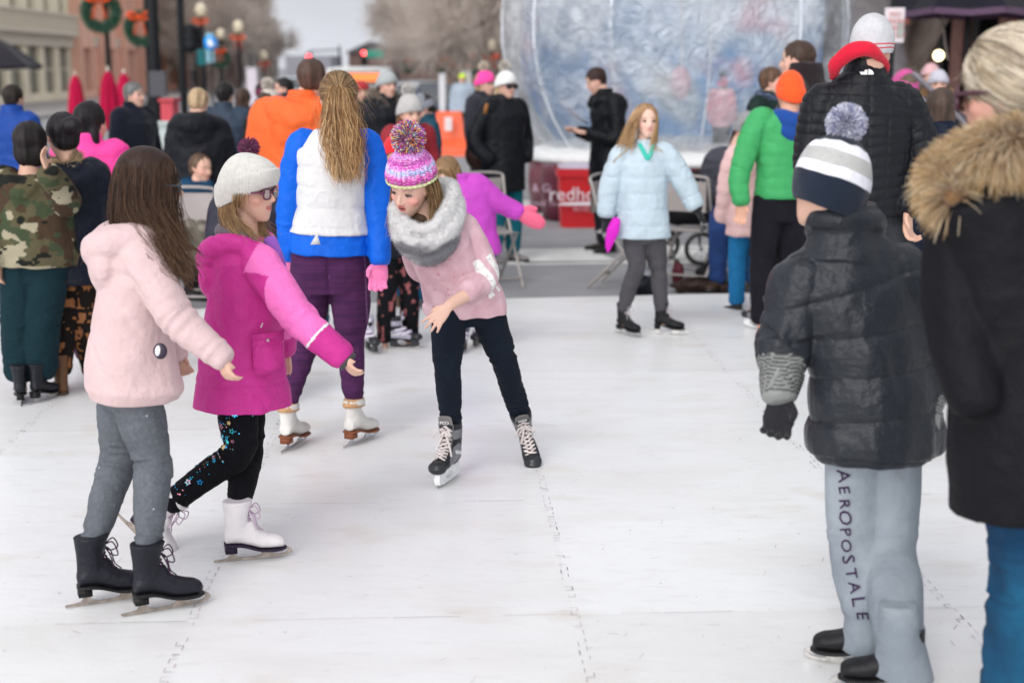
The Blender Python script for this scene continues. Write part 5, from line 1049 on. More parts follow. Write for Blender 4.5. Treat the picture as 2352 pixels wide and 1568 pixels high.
def tall_man():
    Y = 6.5; H = Head(at(2004, 112, Y), .245, 150, -12, -3)
    s = custom(Y, 1.9, 172, dict(nk=(1985, 168), ch=(1970, 320), pe=(1985, 500), sha=(2078, 245), shb=(1885, 245), ela=(2120, 360, -.02), elb=(1862, 365), wra=(2086, 478, -.12), wrb=(1868, 460, -.05),
                                 hia=(2035, 540), hib=(1960, 540), kna=(2050, 740), knb=(1960, 740), ana=(2060, 960), anb=(1955, 960)), H)
    s.ana[2] = s.anb[2] = .09
    s.hda = nrm(A3(.0, -.1, -1)); s.hta = A3(-.6, -.8, 0)
    r = person(s, 'tall man in a black quilted jacket with a red scarf and pale grey beanie')
    body(s, r, (.62, .38, .28), .007, curl=(.9, 1, 1, 1), blush=.2)
    prof = [(.02, .107, .085), (.15, .113, .087), (.4, .118, .085), (.62, .128, .082), (.8, .126, .075), (.9, .09, .06), (1.0, .05, .045)]
    up_ = A3(0, 0, 1)
    J = top(s, r, 'quilted_jacket', mat('quilt_shell', rough=.4, bump=[(60, .2)], spec=.16, var=.08), (.009, .010, .013), 0, prof=prof, hem=.05, vox=.006, sr=(.046, .041, .032), wr=.003, quilt=(.047, .0055, .085, 172), seed=9, collar=(.045, .05), smooth=1)
    q, nn = surf(J, 1994, 173); c = q + nrm(nn) * .006
    parts = [(*plate([(0, 0)] + [(.024 * math.cos(t), .024 * math.sin(t)) for t in np.linspace(0, np.pi / 2, 8)], c, (1, 0, 0), (0, .1, .99), .002), (.72, .72, .72)), (*plate([(-.004, 0)] + [(-.004 - x, y) for x, y in ((0, .022), (.012, .02), (.014, .012), (.034, .012), (.028, 0))][::1], c, (1, 0, 0), (0, .1, .99), .002), (.72, .72, .72))]
    mk('logo_patch', parts, M_MAT, J, smooth=False)
    legs(s, r, 'trousers', M_COT, (.035, .038, .045), .004, r=(.055, .042, .034), vox=.008, wr=.004)
    for k in 'ab': shoe(r, getattr(s, 'an' + k) * A3(1, 1, 0), fwdv(172), .29)
    V, F = remesh([tube([at(u, v, Y + d) for u, v, d in ((1914, 172, -.02), (1922, 145, -.07), (1958, 117, -.13), (1996, 112, -.14), (2022, 132, -.08), (2035, 160, .02), (2000, 175, .12), (1940, 180, .1), (1912, 175, .03))], [.024, .034, .038, .036, .024, .02, .02, .02, .02], 18, 6)], .007, 2)
    V = V + normals(V, F) * (noise(np.stack([V[:, 0] * 12 + V[:, 2] * 20, V[:, 1] * 8, V[:, 2] * 20], 1), 3) * .006)[:, None]; mk('scarf', [(V, F, (.58, .015, .04))], M_FLE, r)
    def hc(v, ph, P):
        c = np.repeat(A3(.50, .50, .52)[None], len(P), 0); c *= (1 + .06 * noise(P * 30, 3))[:, None]
        for a_ in (.10, .17): c[np.abs(v - a_) < .011] = (.55, .08, .09)
        return c
    beanie(H, r, None, z0=-.1, tilt=.25, top=.52, zc=.12, fold=0, foldw=0, colf=hc, m=120, n=120, a=.39, b=.50, material=M_COT, seed=5)
    hair_blob(s, r, (.08, .05, .03), .007, sc=.9)
# ------------------------------------------------------------------ the middle ground
BLK, NVY = (.010, .011, .014), (.010, .014, .028)
def ringcol(c): return np.asarray(c, float)
def blue_girl():
    Y = 9.03; H = Head(at(1484, 278, Y), .21, 12, 0, 0)
    s = custom(Y, 1.47, 8, dict(nk=(1480, 335), ch=(1478, 415), pe=(1477, 510), sha=(1428, 358), shb=(1530, 355), ela=(1402, 430), elb=(1568, 415), wra=(1392, 500), wrb=(1600, 478), hia=(1455, 535), hib=(1500, 535), kna=(1462, 612, -.05), knb=(1512, 618, .0), ana=(1446, 700), anb=(1517, 692)), H)
    foot(s, 'a', (1418, 765), (1466, 775), .2); foot(s, 'b', (1500, 766), (1570, 768), .2)
    r = person(s, 'girl in a pale blue puffer coat with long windblown hair, facing the camera')
    body(s, r, (.70, .46, .37), .006, face=True, iris=(.1, .08, .06), gaze=(.1, 0), openness=.8, blush=.25, hands='', lip=(.6, .25, .22))
    prof = [(-.2, .122, .095), (0, .116, .09), (.3, .104, .08), (.6, .106, .078), (.82, .108, .072), (.93, .08, .06), (1.0, .05, .05)]
    J = top(s, r, 'puffer_coat', M_NYL, (.46, .56, .62), 0, prof=prof, hem=.2, vox=.007, sr=(.05, .048, .04), quilt=(.10, .006, .13, 8), wr=.004, seed=3, collar=(.045, .03), sleeve=.86)
    mk('collar_lining', [(*tube([s.nk + latv(8) * x + fwdv(8) * y + UP * z for x, y, z in ((-.04, .05, .01), (-.025, .085, -.03), (0, .1, -.075), (.025, .085, -.03), (.04, .05, .01))], .014, 10, 4), (.05, .50, .40))], M_FLE, J)
    legs(s, r, 'trousers', M_COT, (.075, .072, .08), .003, r=(.05, .035, .027), vox=.007)
    for k in 'ab': mitts(s, r, k, 'glove', M_KNI, None, .18, colf=lambda V, N, sc, bi: mixc(BLK, (.3, .3, .3), (noise(V * 90, 3) > .1) * sm(.08, .1, sc)), cuff=.2, vox=.006, curl=(.5, .6, .6, .6)); figure_skate(r, getattr(s, 'o' + k), getattr(s, 'to' + k), .2, (.012, .012, .014), lace=(.5, .45, .48), vox=.006)
    V, F = remesh(hair_cap(H, None, sc=.97), .008, 2)
    a = hair_strands(H, 1500, .34, [(.40, .24, .12), (.5, .33, .18), (.27, .15, .075)], lambda d: (d[:, 2] > -.2) & ~((d[:, 1] > .5) & (d[:, 2] < .62)), K=20, r=.0022, clump=.5, seed=4, coll=shoulders(s, .95), grav=.3, wind=(-.25, -.1, 0), tips=(.55, .36, .18), e=(.37, .40, .42))
    mk('hair', [(V, F, np.repeat(A3(.22, .13, .065)[None], len(V), 0)), a], M_HAI, r)
def green_teen():
    s = std(1822, 158, 9.2, 196, hat=.02, pose='down'); s.base = A3(at(1790, 500, 9.2)[0], 9.2, 0); dx = at(1780, 400, 9.2)[0] - s.nk[0]
    for k in ('nk', 'ch', 'pe', 'sha', 'shb', 'ela', 'elb', 'wra', 'wrb', 'hia', 'hib', 'kna', 'knb', 'ana', 'anb'): setattr(s, k, getattr(s, k) + A3(dx * (.2 if k == 'nk' else .55), 0, 0))
    s.H.c = s.H.c - A3(0, 0, .025); s.elb = at(1700, 395, 9.1); s.wrb = at(1702, 462, 9.05); s.hdb = A3(0, 0, -1); s.htb = A3(.9, -.3, 0)
    r = person(s, 'teenager in a bright green jacket with an orange beanie, seen from behind')
    body(s, r, (.62, .34, .24), .008)
    top(s, r, 'jacket', M_NYL, (.05, .33, .11), .012, hem=-.06, vox=.009, sr=(.04, .035, .028), quilt=(.07, .005), wr=.005)
    V, F = remesh(hood_shapes(s, .82, .015), .008, 2); mk('hood', [(V, F, (.015, .06, .26))], M_FLE, r)
    legs(s, r, 'trousers', M_COT, (.012, .011, .016), .006, r=(.055, .045, .036), vox=.009)
    for k in 'ab': hockey_skate(r, getattr(s, 'an' + k) * A3(1, 1, 0), getattr(s, 'to' + k), .24, vox=.008)
    beanie(s.H, r, (.85, .09, .015), z0=-.12, tilt=.3, ribs=50, ribamp=.006, top=.55, fold=.3)
def purple_girl():
    Y = 8.5; H = Head(at(1022, 402, Y), .205, -20, -35, -20)
    s = custom(Y, 1.25, -10, dict(nk=(1055, 418), ch=(1085, 490), pe=(1100, 575), sha=(1050, 450), shb=(1098, 425), ela=(1030, 520), elb=(1142, 462), wra=(1010, 560), wrb=(1192, 488), hia=(1085, 590), hib=(1108, 590), kna=(1080, 670), knb=(1105, 665), ana=(1068, 745), anb=(1100, 735)), H)
    s.oa = gr(1066, 805); s.ob = gr(1100, 790); s.ana = s.oa + UP * .16; s.anb = s.ob + UP * .16; s.toa = s.tob = nrm(A3(-.2, -1, 0))
    s.htb = A3(.2, -.3, 1)
    r = person(s, 'girl in a bright purple jacket reaching out a pink mitten behind the leaning skater')
    body(s, r, (.70, .46, .37), .006, face=True, openness=.5, hands='')
    top(s, r, 'jacket', M_NYL, (.48, .06, .45), .012, hem=.05, vox=.007, sr=(.045, .04, .032), wr=.005, collar=(.05, .04))
    legs(s, r, 'leggings', M_COT, None, .003, r=(.055, .04, .03), colf=lambda V, N, sc, bi: np.where((noise(V * 45, 4) > .55)[:, None], (.5, .5, .55), A3(.01, .08, .30)))
    for k in 'ab': mitts(s, r, k, 'mitten', M_FLE, (.78, .14, .24), .18, mitten=True); hockey_skate(r, getattr(s, 'o' + k), getattr(s, 'to' + k), .19, plain=True, holder=(.02, .02, .02), vox=.007)
    V, F = remesh(hair_cap(H, None, sc=.99), .008, 2); a = hair_strands(H, 700, .22, HC_BL[:3] + HC_BR[2:], lambda d: (d[:, 2] > -.3) & ~((d[:, 1] > .5) & (d[:, 2] < .6)), K=16, r=.002, clump=.6, seed=4, grav=.35)
    mk('hair', [(V, F, np.repeat(A3(.2, .12, .06)[None], len(V), 0)), a], M_HAI, r)
def camo(V, N=None, sc=None, bi=None):
    q = V * np.array([9, 9, 15]); a, b, c = fbm(q, 1), fbm(q + 9, 5), fbm(q * .8 + 4, 8); o = np.repeat(A3(.085, .075, .042)[None], len(V), 0)
    o[a > .08] = (.045, .060, .032); o[b > .14] = (.055, .035, .022); o[c > .17] = (.30, .27, .19); o[(a < -.3)] = (.012, .014, .012); return o
def camo_girl():
    s = std(63, 283, 7.2, 178, kid=True); s.elb = at(8, 470, 7.1) * 1; s.ela = at(150, 462, 7.1); s.wra = at(112, 398, 6.95); s.sha = at(128, 425, 7.2); s.shb = at(6, 425, 7.2); s.elb = at(-15, 520, 7.15); s.wrb = at(-5, 600, 7.1); s.nk = at(66, 400, 7.2); s.hda = A3(-.3, 0, 1)
    s.anb = at(50, 855, 7.2); s.ana = at(92, 852, 7.2); s.kna = at(95, 745, 7.2); s.knb = at(42, 745, 7.2); s.oa = gr(92, 922); s.ob = gr(48, 926)
    r = person(s, 'child with a dark bob in a camouflage hooded jacket, back to the camera')
    body(s, r, (.55, .33, .24), .007)
    top(s, r, 'jacket', M_COT, None, .012, prof=[(-.08, .14, .1), (.05, .145, .1), (.3, .135, .1), (.6, .135, .09), (.85, .125, .08), (.94, .09, .06), (1, .055, .05)], vox=.007, sr=(.052, .047, .035), colf=lambda V, N, sc, bi: np.where(((V[:, 2] < at(0, 612, 7.2)[2]) & (bi < 3))[:, None], (.035, .05, .035), camo(V)), hood=(.95, .04), wr=.006)
    legs(s, r, 'trousers', M_COT, (.008, .024, .032), .006, r=(.068, .06, .055), wr=.004, vox=.008)
    for k in 'ab': figure_skate(r, getattr(s, 'o' + k), nrm(A3(.35 if k == 'a' else -.35, 1, 0)), .2, (.012, .013, .018), vox=.006, laces=False)
    hair_blob(s, r, (.012, .009, .009), .007, extra=[ell(s.H.w(0, -.12, -.12), s.H.v(.37, 0, 0), s.H.v(0, .36, 0), s.H.v(0, 0, .42), 24, 16)])
def bun_girl():
    Y = 7.36; s = std(143, 262, Y, 208, kid=True, yawh=215); s.nk = at(160, 372, Y); s.ch = at(172, 450, Y); s.pe = at(175, 600, Y); s.sha = at(218, 405, Y); s.shb = at(128, 400, Y); s.ela = at(232, 500, Y); s.elb = at(120, 500, Y - .05); s.wra = at(222, 585, Y - .1); s.wrb = at(110, 560, Y - .15)
    s.hib = at(150, 640, Y); s.hia = at(192, 640, Y); s.knb = at(142, 745, Y); s.kna = at(195, 745, Y + .05); s.anb = at(142, 850, Y); s.ana = at(212, 850, Y + .15); s.oa = gr(222, 892); s.ob = gr(142, 902)
    r = person(s, 'girl with a dark hair bun in a long navy coat and patterned brown leggings')
    body(s, r, (.55, .33, .24), .007, hands='')
    J = top(s, r, 'coat', M_NYL, (.006, .008, .016), .01, prof=[(-.2, .135, .11), (.1, .14, .115), (.4, .13, .1), (.7, .13, .09), (.88, .115, .08), (.95, .09, .06), (1, .05, .05)], hem=.2, vox=.007, sr=(.05, .045, .036), hood=(1.1, .05), wr=.006)
    fur_collar(J, [at(u, v, Y + d) for u, v, d in ((112, 368, -.12), (135, 385, -.08), (165, 378, -.05), (178, 352, 0))], [.02, .028, .026, .02], 1500, 4, .035, w=.0018, cols=[((.25, .16, .08), (.5, .36, .2))])
    legs(s, r, 'leggings', M_COT, None, .003, r=(.062, .048, .034), vox=.007, colf=lambda V, N, sc, bi: np.where(((noise(V * np.array([60, 60, 42]), 3) > .12) & (np.sin(sc * 75) > -.6))[:, None], (.26, .11, .045), A3(.012, .009, .008)))
    for k in 'ab': shoe(r, getattr(s, 'o' + k), nrm(A3(-.35, .9, 0)), .25, 'boot', (.14, .07, .035), vox=.008, sh_h=.85, sole=(.06, .03, .015))
    b = s.H.w(.22, -.42, .22); hair_blob(s, r, (.010, .008, .010), .007, extra=[ell(at(165, 288, Y - .1), A3(.055, 0, 0), A3(0, .05, 0), A3(0, 0, .045), 18, 12)])
def crowd(label, u, vt, Y, yaw, top_=None, hair=None, hat=None, leg=(.015, .016, .02), kid=False, pose='down', pitch=0, yawh=None, group=None, feet=True, face=True, skin=(.62, .38, .29), shoe_c=(.02, .018, .016), hands='', thick=.02, fat=0, fn=None, h=None, hem=None, vox=.012, gl=None):
    """one bystander: top_ = (name, colour, hem, kwargs), hair = (colour, long), hat = (colour, kwargs, pom colours)"""
    s = std(u, vt, Y, yaw, kid=kid, hat=.03 if hat else 0, pose=pose, yawh=yawh, pitch=pitch, h=h)
    if fn: fn(s)
    r = person(s, label, group); body(s, r, skin, .009, face=face, hands=hands, blush=.2)
    nm, col, hm, kw = top_; kw = dict(kw)
    if fat: f_ = fat; kw['prof'] = [(-hm, .10 + f_, .085 + f_ * .6), (0, .1 + f_, .08 + f_ * .6), (.4, .098 + f_, .075 + f_ * .6), (.75, .115 + f_, .075 + f_ * .5), (.92, .095 + f_ * .6, .06), (1, .05, .045)]
    top(s, r, nm, kw.pop('mat', M_NYL), col, thick, hem=hm, vox=vox, wr=.007, **kw)
    legs(s, r, 'trousers', M_COT, leg, .008, r=(.052, .042, .034), vox=vox, wr=.003)
    if feet:
        for k in 'ab': shoe(r, getattr(s, 'an' + k) * A3(1, 1, 0) - A3(0, 0, .03), getattr(s, 'to' + k), .15 * s.h, 'shoe', shoe_c, vox=vox)
    if hair: hair_blob(s, r, hair[0], vox, long=hair[1], extra=[e_(s) for e_ in hair[2:]])
    if hat:
        hk = dict(z0=0.0, tilt=.25, top=.5, ribs=40, ribamp=.006, fold=.3, m=72, n=30); hk.update(hat[1]); ht = beanie(s.H, r, hat[0], **hk)
        if len(hat) > 2: pompom(s.H, ht, (0, -.08, .78), .055, hat[2], 350, .003)
    if gl: glasses(s.H, r, (.02, .015, .02), dark=True, th=.02, r=(.13, .09))
    return s, r
def skate_pairs():
    pass
SH, LG = 0, .35
crowd_specs = [
 # label, u, vtop, Y, yaw, top, kwargs
 ('man in a royal blue padded jacket at the edge of the rink, dark hair', 25, 196, 11.5, 160, ('jacket', (.01, .05, .25), .1, dict(quilt=(.1, .006), collar=(.055, .05))), dict(hair=((.018, .012, .01), 0), fat=.02)),
 ('girl in a hot pink quilted jacket with very long black hair', 200, 236, 8.0, 165, ('jacket', (.85, .06, .32), .1, dict(quilt=(.07, .006))), dict(hair=((.010, .008, .010), .75), kid=True, leg=(.05, .015, .05), skate=(.015, .015, .02), dxb=(30, 0))),
 ('older man with cropped grey hair in a dark navy overcoat, looking right', 302, 190, 12.5, 60, ('overcoat', (.008, .010, .018), .5, dict(collar=(.05, .05), mat='F')), dict(hair=((.12, .12, .12), 0), yawh=70, hairsc=.93, fat=.015)),
 ('person in a bulky black hooded coat with a blond fringe showing', 452, 206, 10.6, 176, ('hooded_coat', (.007, .008, .012), .35, dict(hood=(1.25, -.01))), dict(hair=((.35, .25, .15), 0), fat=.045, pitch=-20)),
 ('man with short black hair in a slate blue jacket beyond the hooded coat', 513, 190, 12.6, 170, ('jacket', (.03, .045, .07), .1, dict(quilt=(.1, .005))), dict(hair=((.012, .010, .010), 0), fat=.02)),
 ('woman with brown shoulder length hair, mostly hidden behind the cream pom-pom hat', 556, 205, 14.0, 175, ('coat', (.03, .02, .022), .3, {}), dict(hair=((.05, .028, .02), .15))),
 ('woman in a cream pom-pom beanie and black coat with an olive lining', 612, 200, 11.8, 150, ('coat', (.010, .010, .011), .35, dict(hood=(1.0, .02))), dict(hair=((.05, .03, .02), .2), hat=((.55, .50, .44), {}, [(.6, .55, .48)]), fat=.01)),
 ('person in a plum knitted hat in the crowd behind the cream hat', 603, 182, 14.5, 120, ('coat', (.02, .02, .03), .3, {}), dict(hair=((.03, .02, .02), 0), hat=((.14, .02, .06), {}))),
 ('dark haired man with a blue face covering in the crowd', 656, 180, 14.2, 300, ('jacket', (.02, .02, .03), .1, dict(collar=(.06, .06))), dict(hair=((.012, .010, .010), 0), bluemask=True)),
 ('man in a vivid orange hooded jacket with brown hair, seen from behind', 712, 137, 8.8, 178, ('jacket', (.74, .125, .03), .15, dict(hood=(1.3, .03))), dict(hair=((.07, .04, .03), 0), fat=.035, leg=(.01, .06, .10), bodydx=-40)),
 ('child in a red knitted hat and dark dress with floral leggings on grey skates', 905, 306, 8.6, 30, ('coat', (.008, .010, .016), .25, {}), dict(hair=((.10, .05, .03), .2), hat=((.72, .02, .03), dict(z0=.02)), kid=True, leg='floral', skate='rec')),
 ('man in a grey striped beanie and black parka with a fur hood', 884, 160, 13.0, 40, ('parka', (.009, .010, .014), .35, dict(hood=(1.2, .0))), dict(hair=((.05, .03, .02), 0), hat=((.35, .37, .37), {}), fur=True, fat=.03, pose='bent')),
 ('man in a black jacket wearing a red and black cap', 828, 180, 14.5, 20, ('jacket', (.008, .009, .010), .1, {}), dict(hair=((.02, .015, .012), 0), hat=((.35, .02, .03), dict(top=.42)), fat=.01)),
 ('young girl in a pale grey pom-pom beanie, long brown hair and dark red jacket', 936, 218, 10.8, 35, ('jacket', (.25, .02, .03), .1, {}), dict(hair=((.16, .08, .04), .5), hat=((.42, .41, .40), dict(top=.6), [(.6, .58, .55)]), kid=True)),
 ('boy bending down in a grey and blue beanie and teal coat', 978, 212, 12.6, 290, ('coat', (.008, .05, .08), .15, {}), dict(hair=((.03, .02, .015), 0), hat=((.20, .21, .24), {}), kid=True, pitch=-35, pose='bent')),
 ('child in a bright blue hooded top beside the grey and blue beanie', 948, 216, 13.4, 200, ('hooded_top', (.01, .20, .60), .05, dict(hood=(1.2, -.01))), dict(hair=((.03, .02, .015), 0), kid=True, hat=((.01, .20, .60), {}))),
 ('steward in a high visibility yellow cap and pale grey fleece', 1063, 166, 30, 350, ('fleece', (.33, .39, .46), .1, dict(mat='F')), dict(hair=((.08, .05, .04), 0), hat=((.60, .85, .05), dict(top=.4)), fat=.02)),
 ('woman in a hot pink beanie with a cream pom-pom, standing beside the white beanie', 1108, 160, 14.2, 60, ('sweater', (.03, .03, .04), .1, dict(mat='F')), dict(hair=((.3, .2, .12), .2), hat=((.85, .06, .32), {}, [(.6, .52, .42)]))),
 ('woman in a white beanie and sunglasses carrying a leather backpack, long black coat', 1157, 160, 12.7, 40, ('long_coat', (.006, .007, .010), .45, {}), dict(hair=((.45, .32, .18), .3), hat=((.66, .66, .65), {}, [(.6, .56, .5)]), leg=(.01, .12, .16), sun=True, fat=.015, shoe_c=(.2, .18, .18), pose='pockets', legdx=True)),
 ('man in a black hooded coat reading a phone in front of the inflatable globe', 1376, 158, 13.4, 285, ('hooded_coat', (.004, .005, .007), .5, dict(hood=(1.15, .03))), dict(hair=((.03, .015, .012), 0), pitch=-22, pose='bent', hands='ab', bodydx=22, fat=.01)),
 ('man in a dark green coat and navy scarf, looking right', 1768, 156, 11.8, 50, ('coat', (.006, .018, .016), .4, {}), dict(hair=((.09, .05, .03), 0), yawh=70, scarf=(.02, .03, .06))),
 ('bearded man in a brown wool coat with the collar turned up, looking left', 1842, 96, 9.8, 235, ('wool_coat', (.022, .016, .018), .35, dict(collar=(.065, .075), mat='F')), dict(hair=((.05, .03, .022), 0), yawh=255, fat=.02, bodydx=15)),
 ('child in a magenta knitted hat among the onlookers by the storefront', 2085, 158, 12.5, 200, ('jacket', (.05, .05, .07), .1, dict(hood=(1.0, 0))), dict(hair=((.1, .07, .05), 0), hat=((.50, .07, .25), {}), kid=True)),
 ('woman in a pale pink knitted hat by the storefront', 2141, 144, 14.6, 330, ('coat', (.02, .02, .025), .3, {}), dict(hair=((.05, .03, .03), .1), hat=((.60, .36, .38), {}))),
 ('woman in a lilac grey beanie with a tan fur collar by the storefront', 2156, 158, 13.2, 350, ('coat', (.05, .05, .065), .3, {}), dict(hair=((.1, .06, .04), .1), hat=((.46, .45, .52), {}), fur=((.16, .08, .02), (.4, .24, .1)), fat=.02)),
 ('person in a long navy coat beside the tall man, mostly hidden by the fur hood', 2165, 205, 7.6, 170, ('long_coat', (.005, .010, .025), .5, {}), dict(hair=((.06, .04, .03), .2), fat=.03)),
 ('girl in a long pale pink quilted coat and blue jeans behind the green jacket', 1730, 275, 10.0, 200, ('long_coat', (.72, .48, .47), .38, dict(quilt=(.09, .006))), dict(hair=((.08, .04, .03), .1), kid=True, leg=(.015, .14, .32), fat=.015)),
]
def crowd_all():
    for lab, u, vt, Y, yaw, tp, k in crowd_specs:
        k = dict(k); nm, col, hm, kw = tp; kw = dict(kw)
        kw.setdefault('collar', (.05, .045))
        if kw.get('mat') == 'F': kw['mat'] = M_FLE
        skate = k.pop('skate', None); fur = k.pop('fur', None); sun = k.pop('sun', None); scarf = k.pop('scarf', None); bm = k.pop('bluemask', None); dx = k.pop('bodydx', 0); k.pop('hairsc', None); k.pop('dxb', None); ld = k.pop('legdx', None); lg = k.get('leg'); fl = lg == 'floral'
        if fl: k['leg'] = (.008, .008, .01)
        def fn(s, dx=dx, Y=Y, ld=ld):
            d = at(1176 + dx, 300, Y)[0]
            for q in ('nk', 'ch', 'pe', 'sha', 'shb', 'ela', 'elb', 'wra', 'wrb', 'hia', 'hib', 'kna', 'knb', 'ana', 'anb'): setattr(s, q, getattr(s, q) + A3(d * (.5 if q == 'nk' else 1), 0, 0))
        s, r = crowd(lab, u, vt, Y, yaw, (nm, col, hm, kw), fn=fn, feet=skate is None, gl=sun, **k)
        if fl:
            o = [c for c in r.children if c.name.startswith('trousers')][0]; n = len(o.data.vertices); V = np.empty(n * 3, np.float32); o.data.vertices.foreach_get('co', V); V = V.reshape(-1, 3).astype(float)
            c = np.where((noise(V * 38, 4) > .5)[:, None], (.30, .10, .10), A3(.008, .008, .01)); o.data.attributes['Col'].data.foreach_set('color', np.concatenate([c, np.ones((n, 1))], 1).astype(np.float32).ravel())
            for kk, (a, b) in (('a', ((838, 800), (866, 815))), ('b', ((885, 800), (968, 800)))):
                foot(s, kk, a, b, .2); hockey_skate(r, getattr(s, 'o' + kk), getattr(s, 'to' + kk), .2, side=(.35, .33, .4), holder=(.012, .012, .014), plain=True, tongue=(.45, .43, .5), vox=.006)
        elif skate:
            for kk in 'ab': figure_skate(r, getattr(s, 'an' + kk) * A3(1, 1, 0), getattr(s, 'to' + kk), .2, skate, vox=.008, laces=False)
        if fur:
            f = fur if isinstance(fur, tuple) else ((.10, .07, .05), (.30, .24, .19)); L, Fv = latv(s.yawc), fwdv(s.yawc)
            fur_collar(r, [s.nk + (L * x + Fv * y + UP * z) for x, y, z in ((-.06, .1, -.05), (-.12, .02, .03), (-.07, -.08, .07), (.07, -.08, .07), (.12, .02, .03), (.06, .1, -.05))], [.03, .04, .045, .045, .04, .03], 900, 3, .05, w=.003, cols=[f])
        if scarf is not None:
            L, Fv = latv(s.yawc), fwdv(s.yawc); P = [s.nk + (L * x + Fv * y + UP * z) for x, y, z in ((0, .08, -.01), (-.07, .03, .02), (-.05, -.06, .04), (.05, -.06, .04), (.07, .03, .02), (.01, .09, -.02))]
            V, F = tube(P, .035, 14, 5); mk('scarf', [(V, F, np.where((np.sin(V[:, 2] * 300) > .3)[:, None], (.12, .14, .2), scarf))], M_FLE, r)
        if bm: mk('face_covering', [(*ell(s.H.w(0, .3, -.28), s.H.v(.24, 0, 0), s.H.v(0, .15, 0), s.H.v(0, 0, .2), 16, 10), (.01, .1, .4))], M_COT, r)
        if 'phone' in lab:
            W = (s.wra + s.wrb) / 2; f = fwdv(285); c = at(1333, 272, 13.35); s.wra, s.wrb = c + A3(.16, .05, -.07), c + A3(.15, -.06, -.06)
            t = thing('phone', 'slim phone held up by the man in the black hooded coat', 'phone', c); ax = nrm(A3(-.8, 0, .5)); ay = A3(0, 1, 0); az = np.cross(ax, ay)
            mk('case', [(*box(c, ax * .09, ay * .05, az * .006), (.02, .02, .02))], M_PLA, t); mk('screen', [(*box(c + az * .007 * (1 if az[2] > 0 else -1), ax * .083, ay * .046, az * .002), (.75, .75, .75))], M_PLA, t)
        if 'backpack' in lab:
            c = at(1098, 335, 12.9); t = thing('backpack', 'brown leather backpack on the back of the woman in the white beanie', 'backpack', c)
            V, F = remesh([ell(c, A3(.11, 0, 0), A3(0, .1, 0), A3(0, 0, .2), 24, 16), ell(c - UP * .08, A3(.12, 0, 0), A3(0, .11, 0), A3(0, 0, .14), 24, 16)], .01, 1); mk('bag_body', [(V, F, (.035, .018, .014))], M_LEA, t)
            mk('strap', [(*tube([at(1112, 300, 12.75), at(1113, 270, 12.55), at(1117, 245, 12.5), at(1122, 238, 12.62)], .018, 8, 5), (.24, .10, .03))], M_LEA, t)
